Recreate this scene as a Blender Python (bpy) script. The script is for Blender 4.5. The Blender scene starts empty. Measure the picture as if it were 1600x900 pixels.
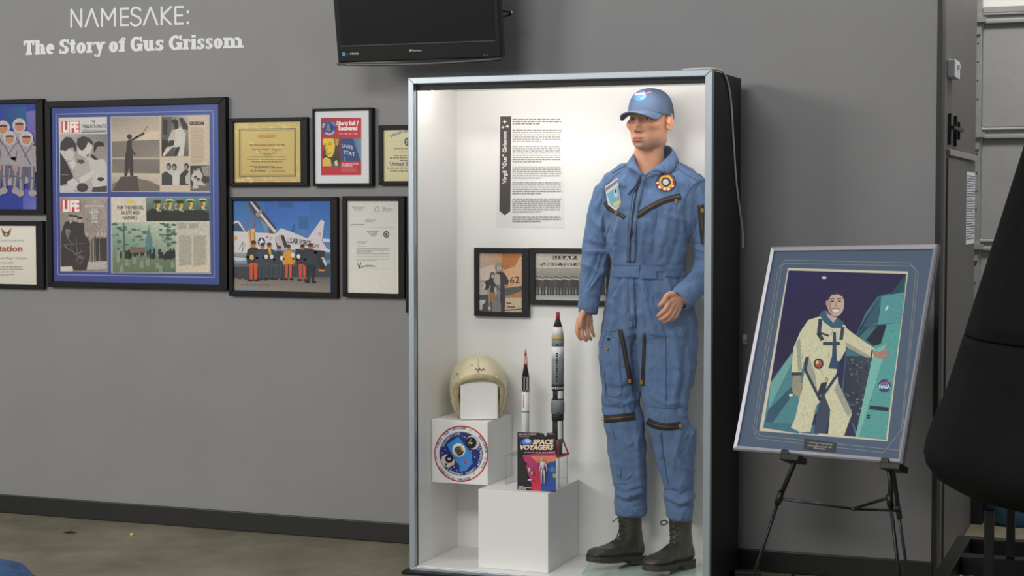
import bpy, bmesh, math, random
import numpy as np
from mathutils import Vector, Matrix
from mathutils.bvhtree import BVHTree
random.seed(7); rng = np.random.default_rng(7)
scene = bpy.context.scene
COL = scene.collection

# ------------------------------------------------------------------ camera
FPX = 2672.4                                   # focal length in pixels of a 1600 px wide frame
YAW, PITCH = math.radians(-20.88), math.radians(-2.806)
CAM = np.array([0.0, -6.6, 1.4461])
_cy, _sy, _cp, _sp = math.cos(YAW), math.sin(YAW), math.cos(PITCH), math.sin(PITCH)
FW = np.array([_sy*_cp, _cy*_cp, _sp]); RT = np.array([_cy, -_sy, 0.0]); UP = np.cross(RT, FW)
cam_data = bpy.data.cameras.new('camera'); cam_data.sensor_width = 36.0
cam_data.lens = 36.0*FPX/1600.0; cam_data.clip_start = 0.05; cam_data.clip_end = 200
cam = bpy.data.objects.new('camera', cam_data); COL.objects.link(cam)
cam.matrix_world = Matrix(((RT[0], UP[0], -FW[0], CAM[0]), (RT[1], UP[1], -FW[1], CAM[1]), (RT[2], UP[2], -FW[2], CAM[2]), (0, 0, 0, 1)))
scene.camera = cam

# ------------------------------------------------------------------ world, lights, exposure
world = bpy.data.worlds.new('world'); scene.world = world; world.use_nodes = True
bg = world.node_tree.nodes['Background']
bg.inputs['Color'].default_value = (0.93, 0.97, 1.0, 1); bg.inputs['Strength'].default_value = 0.42
def area(name, loc, target, sx, sy, power, col=(1, 0.96, 0.9)):
    d = bpy.data.lights.new(name, 'AREA'); d.shape = 'RECTANGLE'; d.size = sx; d.size_y = sy; d.energy = power; d.color = col
    o = bpy.data.objects.new(name, d); COL.objects.link(o); o.location = loc
    o.rotation_euler = (Vector(target)-Vector(loc)).to_track_quat('-Z', 'Y').to_euler()
    return o
area('ceiling_lamp', (-8.0, -8.0, 3.6), (-3.6, 0, 0.2), 3.0, 1.4, 280)
area('ceiling_lamp', (-2.6, -6.9, 4.6), (-2.4, 0, 0.2), 2.4, 1.0, 170)
area('ceiling_lamp', (0.15, 0.40, 4.6), (0.6, 2.06, 1.4), 1.6, 0.6, 125)
LED = 31.0                                     # emission of the tube inside the display case
scene.view_settings.view_transform = 'Standard'; scene.view_settings.look = 'None'
scene.view_settings.exposure = 0.0; scene.view_settings.gamma = 1.0; scene.view_settings.use_curve_mapping = False

# ------------------------------------------------------------------ pixel rays (only used to read real positions off known planes)
def rays(px, py):
    px = np.asarray(px, float); py = np.asarray(py, float)
    return FW + RT*((px-800)/FPX)[..., None] - UP*((py-450)/FPX)[..., None]
def at(px, py, Y=0.0):
    d = rays(px, py); t = (Y-CAM[1])/d[..., 1]; return CAM + t[..., None]*d if np.ndim(t) else CAM+t*d
def atz(px, py, Z):
    d = rays(px, py); return CAM + (Z-CAM[2])/d[2]*d
def atx(px, py, X):
    d = rays(px, py); return CAM + (X-CAM[0])/d[0]*d
def proj(P):
    v = np.asarray(P, float)-CAM; z = v@FW
    return np.stack([800+FPX*(v@RT)/z, 450-FPX*(v@UP)/z], -1)

# ------------------------------------------------------------------ materials
def lin(c):
    c = np.asarray(c, float)/255.0
    return np.where(c <= 0.04045, c/12.92, ((c+0.055)/1.055)**2.4)
MATS = {}
def mat(name, col, rough=0.55, metal=0.0, var=0.0, vscale=8.0, bump=0.0, bscale=60.0, spec=0.5, coat=0.0, stretch=None, emit=0.0):
    if name in MATS: return MATS[name]
    m = bpy.data.materials.new(name); m.use_nodes = True; nt = m.node_tree; b = nt.nodes['Principled BSDF']
    c = lin(col); b.inputs['Base Color'].default_value = (*c, 1); b.inputs['Roughness'].default_value = rough
    b.inputs['Metallic'].default_value = metal; b.inputs['Specular IOR Level'].default_value = spec; b.inputs['Coat Weight'].default_value = coat
    if emit: b.inputs['Emission Color'].default_value = (*c, 1); b.inputs['Emission Strength'].default_value = emit
    if var or bump:
        tc = nt.nodes.new('ShaderNodeTexCoord'); mp = nt.nodes.new('ShaderNodeMapping'); nt.links.new(tc.outputs['Object'], mp.inputs['Vector'])
        if stretch: mp.inputs['Scale'].default_value = stretch
    if var:
        n = nt.nodes.new('ShaderNodeTexNoise'); n.inputs['Scale'].default_value = vscale; n.inputs['Detail'].default_value = 6
        r = nt.nodes.new('ShaderNodeValToRGB'); nt.links.new(mp.outputs['Vector'], n.inputs['Vector']); nt.links.new(n.outputs['Fac'], r.inputs['Fac'])
        r.color_ramp.elements[0].position = 0.3; r.color_ramp.elements[1].position = 0.7
        r.color_ramp.elements[0].color = (*(c*(1-var)), 1); r.color_ramp.elements[1].color = (*np.minimum(c*(1+var), 1), 1)
        nt.links.new(r.outputs['Color'], b.inputs['Base Color'])
    if bump:
        n2 = nt.nodes.new('ShaderNodeTexNoise'); n2.inputs['Scale'].default_value = bscale; n2.inputs['Detail'].default_value = 5
        bp = nt.nodes.new('ShaderNodeBump'); bp.inputs['Strength'].default_value = bump; bp.inputs['Distance'].default_value = 0.01
        nt.links.new(mp.outputs['Vector'], n2.inputs['Vector']); nt.links.new(n2.outputs['Fac'], bp.inputs['Height']); nt.links.new(bp.outputs['Normal'], b.inputs['Normal'])
    MATS[name] = m; return m
def mat_print(name='printed_paper', rough=0.45, var=0.045, vscale=140.0, bump=0.0):
    if name in MATS: return MATS[name]
    m = bpy.data.materials.new(name); m.use_nodes = True; nt = m.node_tree; b = nt.nodes['Principled BSDF']
    a = nt.nodes.new('ShaderNodeAttribute'); a.attribute_name = 'Col'
    tc = nt.nodes.new('ShaderNodeTexCoord'); n = nt.nodes.new('ShaderNodeTexNoise'); n.inputs['Scale'].default_value = vscale; n.inputs['Detail'].default_value = 4
    mr = nt.nodes.new('ShaderNodeMapRange'); mr.inputs['From Min'].default_value = 0.3; mr.inputs['From Max'].default_value = 0.7
    mr.inputs['To Min'].default_value = -1; mr.inputs['To Max'].default_value = 1
    amp = nt.nodes.new('ShaderNodeMath'); amp.operation = 'MULTIPLY_ADD'; amp.inputs[1].default_value = 0.12; amp.inputs[2].default_value = var; nt.links.new(a.outputs['Alpha'], amp.inputs[0])
    one = nt.nodes.new('ShaderNodeMath'); one.operation = 'MULTIPLY_ADD'; one.inputs[2].default_value = 1.0; nt.links.new(mr.outputs['Result'], one.inputs[0]); nt.links.new(amp.outputs[0], one.inputs[1])
    mx = nt.nodes.new('ShaderNodeVectorMath'); mx.operation = 'SCALE'
    nt.links.new(tc.outputs['Object'], n.inputs['Vector']); nt.links.new(n.outputs['Fac'], mr.inputs['Value'])
    nt.links.new(a.outputs['Color'], mx.inputs[0]); nt.links.new(one.outputs[0], mx.inputs['Scale']); nt.links.new(mx.outputs['Vector'], b.inputs['Base Color'])
    b.inputs['Roughness'].default_value = rough; b.inputs['Specular IOR Level'].default_value = 0.3
    if bump:
        n2 = nt.nodes.new('ShaderNodeTexNoise'); n2.inputs['Scale'].default_value = 250; bp = nt.nodes.new('ShaderNodeBump'); bp.inputs['Strength'].default_value = bump; bp.inputs['Distance'].default_value = 0.004
        nt.links.new(tc.outputs['Object'], n2.inputs['Vector']); nt.links.new(n2.outputs['Fac'], bp.inputs['Height']); nt.links.new(bp.outputs['Normal'], b.inputs['Normal'])
    MATS[name] = m; return m
def mat_glass(name, ior=1.35, tint=(1, 1, 1), rough=0.0):
    if name in MATS: return MATS[name]
    m = bpy.data.materials.new(name); m.use_nodes = True; nt = m.node_tree; nt.nodes.remove(nt.nodes['Principled BSDF'])
    t = nt.nodes.new('ShaderNodeBsdfTransparent'); t.inputs['Color'].default_value = (*tint, 1)
    g = nt.nodes.new('ShaderNodeBsdfGlossy'); g.inputs['Roughness'].default_value = rough
    r0 = ((ior-1)/(ior+1))**2
    lw = nt.nodes.new('ShaderNodeLayerWeight'); pw = nt.nodes.new('ShaderNodeMath'); pw.operation = 'POWER'; pw.inputs[1].default_value = 5.0
    f = nt.nodes.new('ShaderNodeMath'); f.operation = 'MULTIPLY_ADD'; f.inputs[1].default_value = 1-r0; f.inputs[2].default_value = r0
    nt.links.new(lw.outputs['Facing'], pw.inputs[0]); nt.links.new(pw.outputs[0], f.inputs[0])
    mx = nt.nodes.new('ShaderNodeMixShader'); nt.links.new(f.outputs[0], mx.inputs['Fac']); nt.links.new(t.outputs['BSDF'], mx.inputs[1]); nt.links.new(g.outputs['BSDF'], mx.inputs[2])
    nt.links.new(mx.outputs['Shader'], nt.nodes['Material Output'].inputs['Surface'])
    MATS[name] = m; return m

# ------------------------------------------------------------------ mesh helpers
def org(o):
    v = Vector((0, 0, 0))
    while o is not None: v += o.location; o = o.parent
    return np.array(v)
def tag(o, label=None, cat=None, group=None, kind=None):
    if label: o['label'] = label
    if cat: o['category'] = cat
    if group: o['group'] = group
    if kind: o['kind'] = kind
    return o
def thing(name, loc, label, cat, group=None, kind=None):
    o = bpy.data.objects.new(name, None); COL.objects.link(o); o.location = [float(v) for v in loc]; o.empty_display_size = 0.05
    return tag(o, label, cat, group, kind)
def link(name, me, m, parent, smooth=False):
    if m is not None and len(me.materials) == 0: me.materials.append(m)
    o = bpy.data.objects.new(name, me); COL.objects.link(o)
    if parent is not None: o.parent = parent
    if smooth:
        for p in me.polygons: p.use_smooth = p.loop_total <= 4
    return o
class MB:
    """collects world-space shapes; build() links them as ONE mesh object"""
    def __init__(s): s.v = []; s.f = []; s.c = []
    def add(s, vs, fs, col=None):
        b = len(s.v); s.v += [tuple(map(float, p)) for p in vs]; s.f += [tuple(b+i for i in f) for f in fs]; s.c += [col]*len(fs); return s
    def box(s, x0, x1, y0, y1, z0, z1, col=None):
        return s.add([(x0,y0,z0),(x1,y0,z0),(x1,y1,z0),(x0,y1,z0),(x0,y0,z1),(x1,y0,z1),(x1,y1,z1),(x0,y1,z1)],
                     [(0,3,2,1),(4,5,6,7),(0,1,5,4),(1,2,6,5),(2,3,7,6),(3,0,4,7)], col)
    def obox(s, o, ex, ey, ez, col=None):
        o, ex, ey, ez = (np.array(a, float) for a in (o, ex, ey, ez))
        if np.dot(np.cross(ex, ey), ez) < 0: ex, ey = ey, ex
        P = [o, o+ex, o+ex+ey, o+ey, o+ez, o+ex+ez, o+ex+ey+ez, o+ey+ez]
        return s.add(P, [(0,3,2,1),(4,5,6,7),(0,1,5,4),(1,2,6,5),(2,3,7,6),(3,0,4,7)], col)
    def tube(s, pts, rad, n=8, cap=True, col=None, flat=None):
        pts = np.array(pts, float); m = len(pts); rad = np.broadcast_to(np.asarray(rad, float), (m,))
        T = np.gradient(pts, axis=0) if m > 2 else np.repeat((pts[1]-pts[0])[None], m, 0)
        T /= np.linalg.norm(T, axis=1)[:, None]+1e-12
        a = np.array([0, 0, 1.0]) if abs(T[0][2]) < 0.9 else np.array([1.0, 0, 0])
        N = np.cross(T[0], a); N /= np.linalg.norm(N); vs = []
        for i in range(m):
            N = N - T[i]*(N@T[i]); N /= np.linalg.norm(N); B = np.cross(T[i], N)
            for k in range(n):
                an = 2*math.pi*k/n; vs.append(pts[i]+rad[i]*(math.cos(an)*N+math.sin(an)*B*(flat or 1)))
        fs = [(i*n+k, i*n+(k+1) % n, (i+1)*n+(k+1) % n, (i+1)*n+k) for i in range(m-1) for k in range(n)]
        if cap: fs += [tuple(range(n))[::-1], tuple((m-1)*n+k for k in range(n))]
        return s.add(vs, fs, col)
    def rings(s, R, cap=True, col=None, closed=True):
        n = len(R[0]); vs = [p for r in R for p in r]; m = len(R); kk = n if closed else n-1
        fs = [(i*n+k, i*n+(k+1) % n, (i+1)*n+(k+1) % n, (i+1)*n+k) for i in range(m-1) for k in range(kk)]
        if cap: fs += [tuple(range(n))[::-1], tuple((m-1)*n+k for k in range(n))]
        return s.add(vs, fs, col)
    def lathe(s, prof, c, n=24, col=None, cap=True):
        R = [[(c[0]+r*math.cos(2*math.pi*k/n), c[1]+r*math.sin(2*math.pi*k/n), c[2]+z) for k in range(n)] for r, z in prof]
        return s.rings(R, cap, col)
    def prism(s, poly, d, col=None):
        d = np.array(d, float); poly = np.array(poly, float); n = len(poly)
        fs = [tuple(range(n))[::-1], tuple(range(n, 2*n))]+[(i, (i+1) % n, n+(i+1) % n, n+i) for i in range(n)]
        return s.add(list(poly)+list(poly+d), fs, col)
    def ball(s, c, r, n=12, m=8, col=None):
        r = np.broadcast_to(np.asarray(r, float), (3,)); c = np.array(c, float)
        R = [[c+r*np.array((math.sin(t)*math.cos(2*math.pi*k/n), math.sin(t)*math.sin(2*math.pi*k/n), -math.cos(t))) for k in range(n)] for t in np.linspace(0.05, math.pi-0.05, m)]
        return s.rings(R, True, col)
    def build(s, name, m, parent=None, smooth=False, bevel=0, tagargs=None, seg=2, fixn=True):
        V = np.array(s.v)
        if parent is None:
            loc = np.array([(V[:,0].min()+V[:,0].max())/2, (V[:,1].min()+V[:,1].max())/2, V[:,2].min()])
        else: loc = org(parent)
        me = bpy.data.meshes.new(name); me.from_pydata((V-loc).tolist(), [], s.f); me.update()
        if fixn:
            b = bmesh.new(); b.from_mesh(me); bmesh.ops.recalc_face_normals(b, faces=b.faces); b.to_mesh(me); b.free()
        if any(c is not None for c in s.c):
            ca = me.color_attributes.new('Col', 'FLOAT_COLOR', 'CORNER'); arr = []
            for p, c in zip(me.polygons, s.c):
                cc = (*lin(c if c is not None else (200, 200, 200)), 0.0)
                arr += list(cc)*p.loop_total
            ca.data.foreach_set('color', arr)
        o = link(name, me, m, parent, smooth)
        if parent is None: o.location = loc.tolist()
        if bevel:
            bv = o.modifiers.new('bevel', 'BEVEL'); bv.width = bevel; bv.segments = seg; bv.limit_method = 'ANGLE'; bv.angle_limit = math.radians(40)
        if tagargs: tag(o, *tagargs)
        return o
def bez(p, n=8):
    """smooth (Catmull-Rom) resample of a polyline"""
    p = np.array(p, float); out = []
    q = np.vstack([2*p[0]-p[1], p, 2*p[-1]-p[-2]])
    for i in range(1, len(q)-2):
        for t in np.linspace(0, 1, n, endpoint=False):
            a, b, c, d = q[i-1], q[i], q[i+1], q[i+2]
            out.append(0.5*(2*b+(c-a)*t+(2*a-5*b+4*c-d)*t*t+(3*b-a-3*c+d)*t**3))
    out.append(p[-1]); return np.array(out)

# ------------------------------------------------------------------ flat print (lettering, photographs): polygons with their own colours, stacked paper-thin
_TC = {}
def glyphs(s, bold=0.0):
    k = (s, bold)
    if k in _TC: return _TC[k]
    cu = bpy.data.curves.new('t', 'FONT'); cu.body = s; cu.size = 1.0; cu.offset = bold; cu.resolution_u = 2
    o = bpy.data.objects.new('t', cu); me = bpy.data.meshes.new_from_object(o)
    V = np.array([v.co[:2] for v in me.vertices]).reshape(-1, 2); Fc = [tuple(p.vertices) for p in me.polygons]
    bpy.data.meshes.remove(me); bpy.data.objects.remove(o); bpy.data.curves.remove(cu)
    _TC[k] = (V, Fc); return V, Fc
CAPH = None
def caph():
    global CAPH
    if CAPH is None: CAPH = glyphs('H')[0][:, 1].max()
    return CAPH
class Print:
    """drawing surface: coordinates in a local sheet grid (u right, v down), mapped on to a real plane in the scene"""
    def __init__(s, o, n, reg, zs, eps=2e-5):
        s.o, s.n = np.array(o, float), np.array(n, float); s.n /= np.linalg.norm(s.n)
        s.reg = reg; s.zs = zs; s.eps = eps; s.V = []; s.L = []; s.F = []; s.C = []; s.layer = 0; s.hold = False; s.ph = 0.0; s.A = []
    def raw(s, V, F, cols):
        b = len(s.V); s.V += [tuple(p) for p in V]; s.L += [s.layer]*len(V); s.F += [tuple(b+i for i in f) for f in F]; s.C += cols; s.A += [s.ph]*len(cols)
        s.layer += 0.2 if s.hold else 1
    def poly(s, P, col):
        cols = [[col]*len(P)] if not isinstance(col, list) else [col]
        s.raw(P, [tuple(range(len(P)))], cols)
    def rect(s, x0, y0, x1, y1, col): s.poly([(x0,y0),(x1,y0),(x1,y1),(x0,y1)], col)
    def grad(s, P, cols, n=6):
        """quad TL,TR,BR,BL with corner colours"""
        P = np.array(P, float); Cc = np.array(cols, float); V = []; K = []
        for j in range(n+1):
            for i in range(n+1):
                a, b = i/n, j/n; w = np.array([(1-a)*(1-b), a*(1-b), a*b, (1-a)*b]); V.append(w@P); K.append(w@Cc)
        F = [(j*(n+1)+i, j*(n+1)+i+1, (j+1)*(n+1)+i+1, (j+1)*(n+1)+i) for j in range(n) for i in range(n)]
        s.raw(V, F, [[K[i] for i in f] for f in F])
    def ell(s, cx, cy, rx, ry, col, rot=0.0, n=18, a0=0, a1=360):
        A = np.radians(np.linspace(a0, a1, n, endpoint=(a1-a0 != 360))); c, q = math.cos(math.radians(rot)), math.sin(math.radians(rot))
        s.poly([(cx+rx*math.cos(a)*c-ry*math.sin(a)*q, cy+rx*math.cos(a)*q+ry*math.sin(a)*c) for a in A], col)
    def ring(s, cx, cy, rx, ry, w, col, n=40, a0=0, a1=360):
        A = np.radians(np.linspace(a0, a1, n+1)); V = []
        for a in A: V += [(cx+rx*math.cos(a), cy+ry*math.sin(a)), (cx+(rx-w)*math.cos(a), cy+(ry-w)*math.sin(a))]
        F = [(2*i, 2*i+2, 2*i+3, 2*i+1) for i in range(n)]; s.raw(V, F, [[col]*4]*n)
    def line(s, P, w, col):
        P = np.array(P, float); V = []; F = []
        for i in range(len(P)-1):
            d = P[i+1]-P[i]; L = np.linalg.norm(d)+1e-9; d /= L; nn = np.array([-d[1], d[0]])*w/2; e = d*w*0.3
            b = len(V); V += [P[i]-e+nn, P[i+1]+e+nn, P[i+1]+e-nn, P[i]-e-nn]; F.append((b, b+1, b+2, b+3))
        s.raw(V, F, [[col]*4]*len(F))
    def text(s, t, x0, x1, y, h, col, bold=0.0, shear=0.0, slope=0.0, rot=0.0, align=None):
        V, F = glyphs(t, bold)
        if len(V) == 0: return
        sc = h/caph(); xmin, xmax = V[:, 0].min(), V[:, 0].max()
        sx = (x1-x0)/(xmax-xmin) if x1 is not None else sc
        X = (V[:, 0]-xmin)*sx+V[:, 1]*shear*sc; Yv = -V[:, 1]*sc+slope*X
        c, q = math.cos(math.radians(rot)), math.sin(math.radians(rot))
        s.raw(np.stack([x0+X*c-Yv*q, y+X*q+Yv*c], 1), F, [[col]*len(f) for f in F])
    def arc(s, t, cx, cy, rx, ry, a0, a1, h, col, inward=False, bold=0.02):
        """letters along an ellipse, angle 0 = right, growing clockwise on the sheet"""
        n = len(t); hold = s.hold; s.hold = True
        for i, ch in enumerate(t):
            if ch == ' ': continue
            a = math.radians(a0+(a1-a0)*(i+0.5)/n); V, F = glyphs(ch, bold)
            w = (V[:, 0].min()+V[:, 0].max())/2; sc = h/caph(); X = (V[:, 0]-w)*sc; Yv = -(V[:, 1])*sc
            ro = a+math.pi/2 if not inward else a-math.pi/2; c, q = math.cos(ro), math.sin(ro)
            s.raw(np.stack([cx+rx*math.cos(a)+X*c-Yv*q, cy+ry*math.sin(a)+X*q+Yv*c], 1), F, [[col]*len(f) for f in F])
        s.hold = hold; s.layer += 1
    def words(s, x0, x1, y, h, col, dens=0.82, slope=0.0):
        hold = s.hold; s.hold = True; x = x0
        while x < x1-h*0.5:
            w = min(h*random.uniform(1.2, 4.5), x1-x); yy = y+slope*(x-x0); s.poly([(x, yy-h), (x+w, yy-h+slope*w), (x+w, yy+slope*w), (x, yy)], col)
            x += w+h*random.uniform(0.5, 0.8)/dens
        s.hold = hold; s.layer += 1
    def para(s, x0, x1, y0, y1, n, h, col, ragged=0.15, slope=0.0):
        for i in range(n):
            y = y0+(y1-y0)*(i+0.8)/n; xe = x1 if i < n-1 else x0+(x1-x0)*0.6
            s.words(x0, xe-random.random()*ragged*(x1-x0), y, h, col, slope=slope); s.layer -= 1
        s.layer += 1
    def world(s):
        V = np.array(s.V); px = s.reg[0]+V[:, 0]*s.zs; py = s.reg[1]+V[:, 1]*s.zs
        d = rays(px, py); t = ((s.o-CAM)@s.n)/(d@s.n); W = CAM+t[:, None]*d
        sg = 1 if (CAM-s.o)@s.n > 0 else -1
        return W+(np.array(s.L)*s.eps)[:, None]*s.n*sg
    def build(s, name, parent, m=None, label=None):
        W = s.world(); loc = org(parent); me = bpy.data.meshes.new(name); me.from_pydata((W-loc).tolist(), [], s.F); me.update()
        ca = me.color_attributes.new('Col', 'FLOAT_COLOR', 'CORNER'); arr = []
        for cs, al in zip(s.C, s.A):
            for c in cs: arr += [*lin(c), al]
        ca.data.foreach_set('color', arr)
        o = link(name, me, m or mat_print(), parent)
        if label: o['label'] = label
        return o
# ================================================================== the setting
M_wall = mat('grey_wall_paint', (134, 134, 136), 0.6, var=0.035, vscale=3.0, bump=0.05, bscale=120)
M_base = mat('black_vinyl', (17, 17, 18), 0.45, bump=0.04, bscale=30)
M_black = mat('black_paint', (20, 20, 22), 0.5, bump=0.05, bscale=80)
def mat_floor():
    m = mat('concrete_floor', (150, 142, 120), 0.42)
    nt = m.node_tree; b = nt.nodes['Principled BSDF']
    tc = nt.nodes.new('ShaderNodeTexCoord'); n1 = nt.nodes.new('ShaderNodeTexNoise'); n1.inputs['Scale'].default_value = 2.6; n1.inputs['Detail'].default_value = 9; n1.inputs['Roughness'].default_value = 0.62
    r = nt.nodes.new('ShaderNodeValToRGB'); e = r.color_ramp.elements
    e[0].position = 0.28; e[0].color = (*lin((96, 90, 72)), 1); e[1].position = 0.74; e[1].color = (*lin((148, 142, 120)), 1)
    x = e.new(0.5); x.color = (*lin((124, 118, 98)), 1)
    nt.links.new(tc.outputs['Object'], n1.inputs['Vector']); nt.links.new(n1.outputs['Fac'], r.inputs['Fac']); nt.links.new(r.outputs['Color'], b.inputs['Base Color'])
    n2 = nt.nodes.new('ShaderNodeTexNoise'); n2.inputs['Scale'].default_value = 35; n2.inputs['Detail'].default_value = 4
    bp = nt.nodes.new('ShaderNodeBump'); bp.inputs['Strength'].default_value = 0.08; bp.inputs['Distance'].default_value = 0.01
    nt.links.new(tc.outputs['Object'], n2.inputs['Vector']); nt.links.new(n2.outputs['Fac'], bp.inputs['Height']); nt.links.new(bp.outputs['Normal'], b.inputs['Normal'])
    return m
def struct(mb, name, m, label, parent=None, **k):
    o = mb.build(name, m, parent, **k)
    if parent is None: tag(o, label, name.split('_')[0], None, 'structure')
    return o
WX = -0.797                                           # corner where the partition turns back
struct(MB().box(-9, 4, -9, 6, -0.05, 0), 'floor', mat_floor(), 'mottled tan concrete floor in front of the grey wall')
struct(MB().box(-9, WX, 0, 0.12, 0, 3.6), 'wall_back', M_wall, 'grey painted partition wall carrying the frames and lettering')
struct(MB().box(-9, WX-0.004, -0.012, 0, 0, 0.086), 'baseboard_back', M_base, 'black baseboard along the foot of the grey wall', bevel=0.004)
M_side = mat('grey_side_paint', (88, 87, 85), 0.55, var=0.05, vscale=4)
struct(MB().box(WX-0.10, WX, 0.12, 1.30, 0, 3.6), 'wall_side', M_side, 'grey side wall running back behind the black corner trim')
struct(MB().box(WX-0.004, WX+0.006, -0.006, 0.10, 0, 3.6).box(WX-0.012, WX+0.006, -0.008, 0.0, 0, 3.6), 'trim_1', M_black, 'black corner trim at the end of the grey wall')
# faces of the side wall: flush door leaf, seam strip, casing
sd = thing('door_2', (WX, 0.6, 0), 'flush grey door in the side wall with a notice on it', 'door', None, 'structure')
ya, yb = atx(1477, 400, WX)[1], atx(1503, 400, WX)[1]; yc = atx(1519.5, 400, WX)[1]; zt = atx(1490, 249, WX)[2]
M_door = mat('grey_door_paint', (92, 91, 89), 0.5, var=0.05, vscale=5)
MB().box(WX, WX+0.008, ya, yb, 0.02, zt).build('door_leaf', M_door, sd, bevel=0.002)
MB().box(WX, WX+0.004, yb+0.02, yc, 0.02, zt).build('side_panel', M_door, sd, bevel=0.001)
MB().box(WX, WX+0.014, ya, yc, zt+0.01, zt+0.035).build('head_strip', mat('pale_grey_strip', (140, 138, 133), 0.5), sd, bevel=0.002)
# garage door beyond
GY = 2.06
gz = lambda py: at(1560, py, GY)[2]
g = thing('door_1', (0.6, GY, 0), 'pale grey sectional garage door behind the black capsule', 'door', None, 'structure')
M_gar = mat('garage_door_paint', (152, 152, 152), 0.5, var=0.05, vscale=6, bump=0.1, bscale=25)
M_gst = mat('garage_steel', (158, 160, 158), 0.4, metal=0.3, var=0.08, vscale=20)
gx0 = at(1534, 200, GY)[0]; gx1 = 3.2
seams = [gz(20), gz(200), gz(375)]; step = seams[1]-seams[2]
zs = [0.02]+[s for s in (seams[2]-2*step, seams[2]-step) if s > 0.1]+seams[::-1]
for a, b in zip(zs[:-1], zs[1:]):
    mb = MB().box(gx0, gx1, GY, GY+0.045, a+0.004, b-0.004)
    mb.build('panel', M_gar, g, bevel=0.004)
    MB().box(gx0, gx1, GY-0.022, GY-0.0005, b-0.052, b-0.032).build('rail', M_gar, g, bevel=0.004)
    MB().box(gx0, gx1, GY-0.012, GY-0.0005, b-0.010, b-0.001).build('lip', M_gar, g, bevel=0.002)
MB().box(gx0, gx1, GY, GY+0.045, zs[-1]+0.004, zs[-1]+0.03).build('top_rail', M_gar, g)
sx0, sx1 = at(1516, 200, GY)[0], at(1533, 200, GY)[0]
MB().box(sx0, sx1, GY-0.01, GY+0.03, 0, 3.2).build('stile', M_gst, g, bevel=0.002)
mb = MB()
for k in range(64):
    xx = sx0+(0.35 if k % 2 else 0.65)*(sx1-sx0); zz = 0.25+k*0.045
    mb.ball((xx, GY-0.011, zz), (0.0045, 0.003, 0.0045), 8, 5)
o = mb.build('perforations', mat('dark_hole', (60, 60, 60), 0.7), g); o['kind'] = 'stuff'
for s in seams:
    h = MB(); h.prism([(sx0+0.012, GY-0.014, s+0.10), (sx1-0.006, GY-0.014, s+0.06), (sx1+0.004, GY-0.014, s-0.02), (sx1-0.006, GY-0.014, s-0.10), (sx0+0.006, GY-0.014, s-0.11), (sx0+0.006, GY-0.014, s+0.08)], (0, -0.006, 0))
    h.box(sx0+0.003, sx1+0.02, GY-0.035, GY-0.015, s-0.045, s-0.02)
    h.build('hinge', M_gst, g)
zt2 = zs[-1]+0.03
struct(MB().box(WX-0.1, gx0-0.11, GY+0.001, GY+0.12, 0, 3.6).box(gx0-0.11, 4, GY+0.06, GY+0.12, zt2, 3.6), 'wall_garage', mat('white_wall', (225, 225, 222), 0.6), 'white wall strip above and beside the garage door')
# things fixed on the side wall
def on_side(px0, px1, py0, py1, d, name, m, label, cat):
    a = atx(px0, (py0+py1)/2, WX)[1]; b = atx(px1, (py0+py1)/2, WX)[1]; pm = (px0+px1)/2
    z1 = atx(pm, py0, WX)[2]; z0 = atx(pm, py1, WX)[2]; return a, b, z0, z1
a, b, z0, z1 = on_side(1480, 1488, 95, 123, 0, 0, 0, 0, 0)
t = thing('light_switch', (WX, (a+b)/2, z0), 'small white switch box high on the grey side wall', 'switch')
MB().box(WX, WX+0.03, a, b, z0, z1).build('box', mat('white_plastic', (205, 206, 210), 0.4), t, bevel=0.003)
MB().box(WX+0.03, WX+0.04, (a+b)/2-0.01, (a+b)/2+0.01, z0+0.035, z0+0.055).build('toggle', MATS['white_plastic'], t, bevel=0.002)
a, b, z0, z1 = on_side(1481, 1496, 180, 228, 0, 0, 0, 0, 0)
t = thing('door_latch', (WX, (a+b)/2, z0), 'black metal bar latch on the grey side wall above the door', 'latch')
MB().box(WX, WX+0.012, a, a+0.03, z0, z1).build('plate', M_black, t)
MB().box(WX, WX+0.012, (a+b)/2+0.03, (a+b)/2+0.06, z0, z1).build('plate', M_black, t)
MB().box(WX, WX+0.012, b-0.02, b, z0+0.03, z1-0.02).build('plate', M_black, t)
MB().box(WX+0.012, WX+0.026, a-0.01, b, (z0+z1)/2, (z0+z1)/2+0.012).build('bar', M_black, t)
a, b, z0, z1 = on_side(1508, 1521, 269, 381, 0, 0, 0, 0, 0)
t = thing('notice_sheet', (WX+0.005, (a+b)/2, z0), 'white printed notice sheet on the grey side wall by the garage door', 'notice')
MB().box(WX+0.0045, WX+0.0055, a, b, z0, z1).build('paper', mat('notice_paper', (222, 224, 230), 0.6), t)
mb = MB()
for k in range(26):
    z = z1-0.015-k*(z1-z0-0.03)/26; mb.box(WX+0.0057, WX+0.0059, a+0.01, b-0.01-(0.06 if k % 5 == 4 else 0), z-0.005, z)
mb.build('text_lines', mat('print_grey', (110, 110, 118), 0.7), t)
MB().box(WX-0.02, WX+0.05, 1.31, 1.37, 0, 0.75).build('floor_post', M_black, None, bevel=0.004, tagargs=('short black post at the far end of the grey side wall', 'post'))
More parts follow.
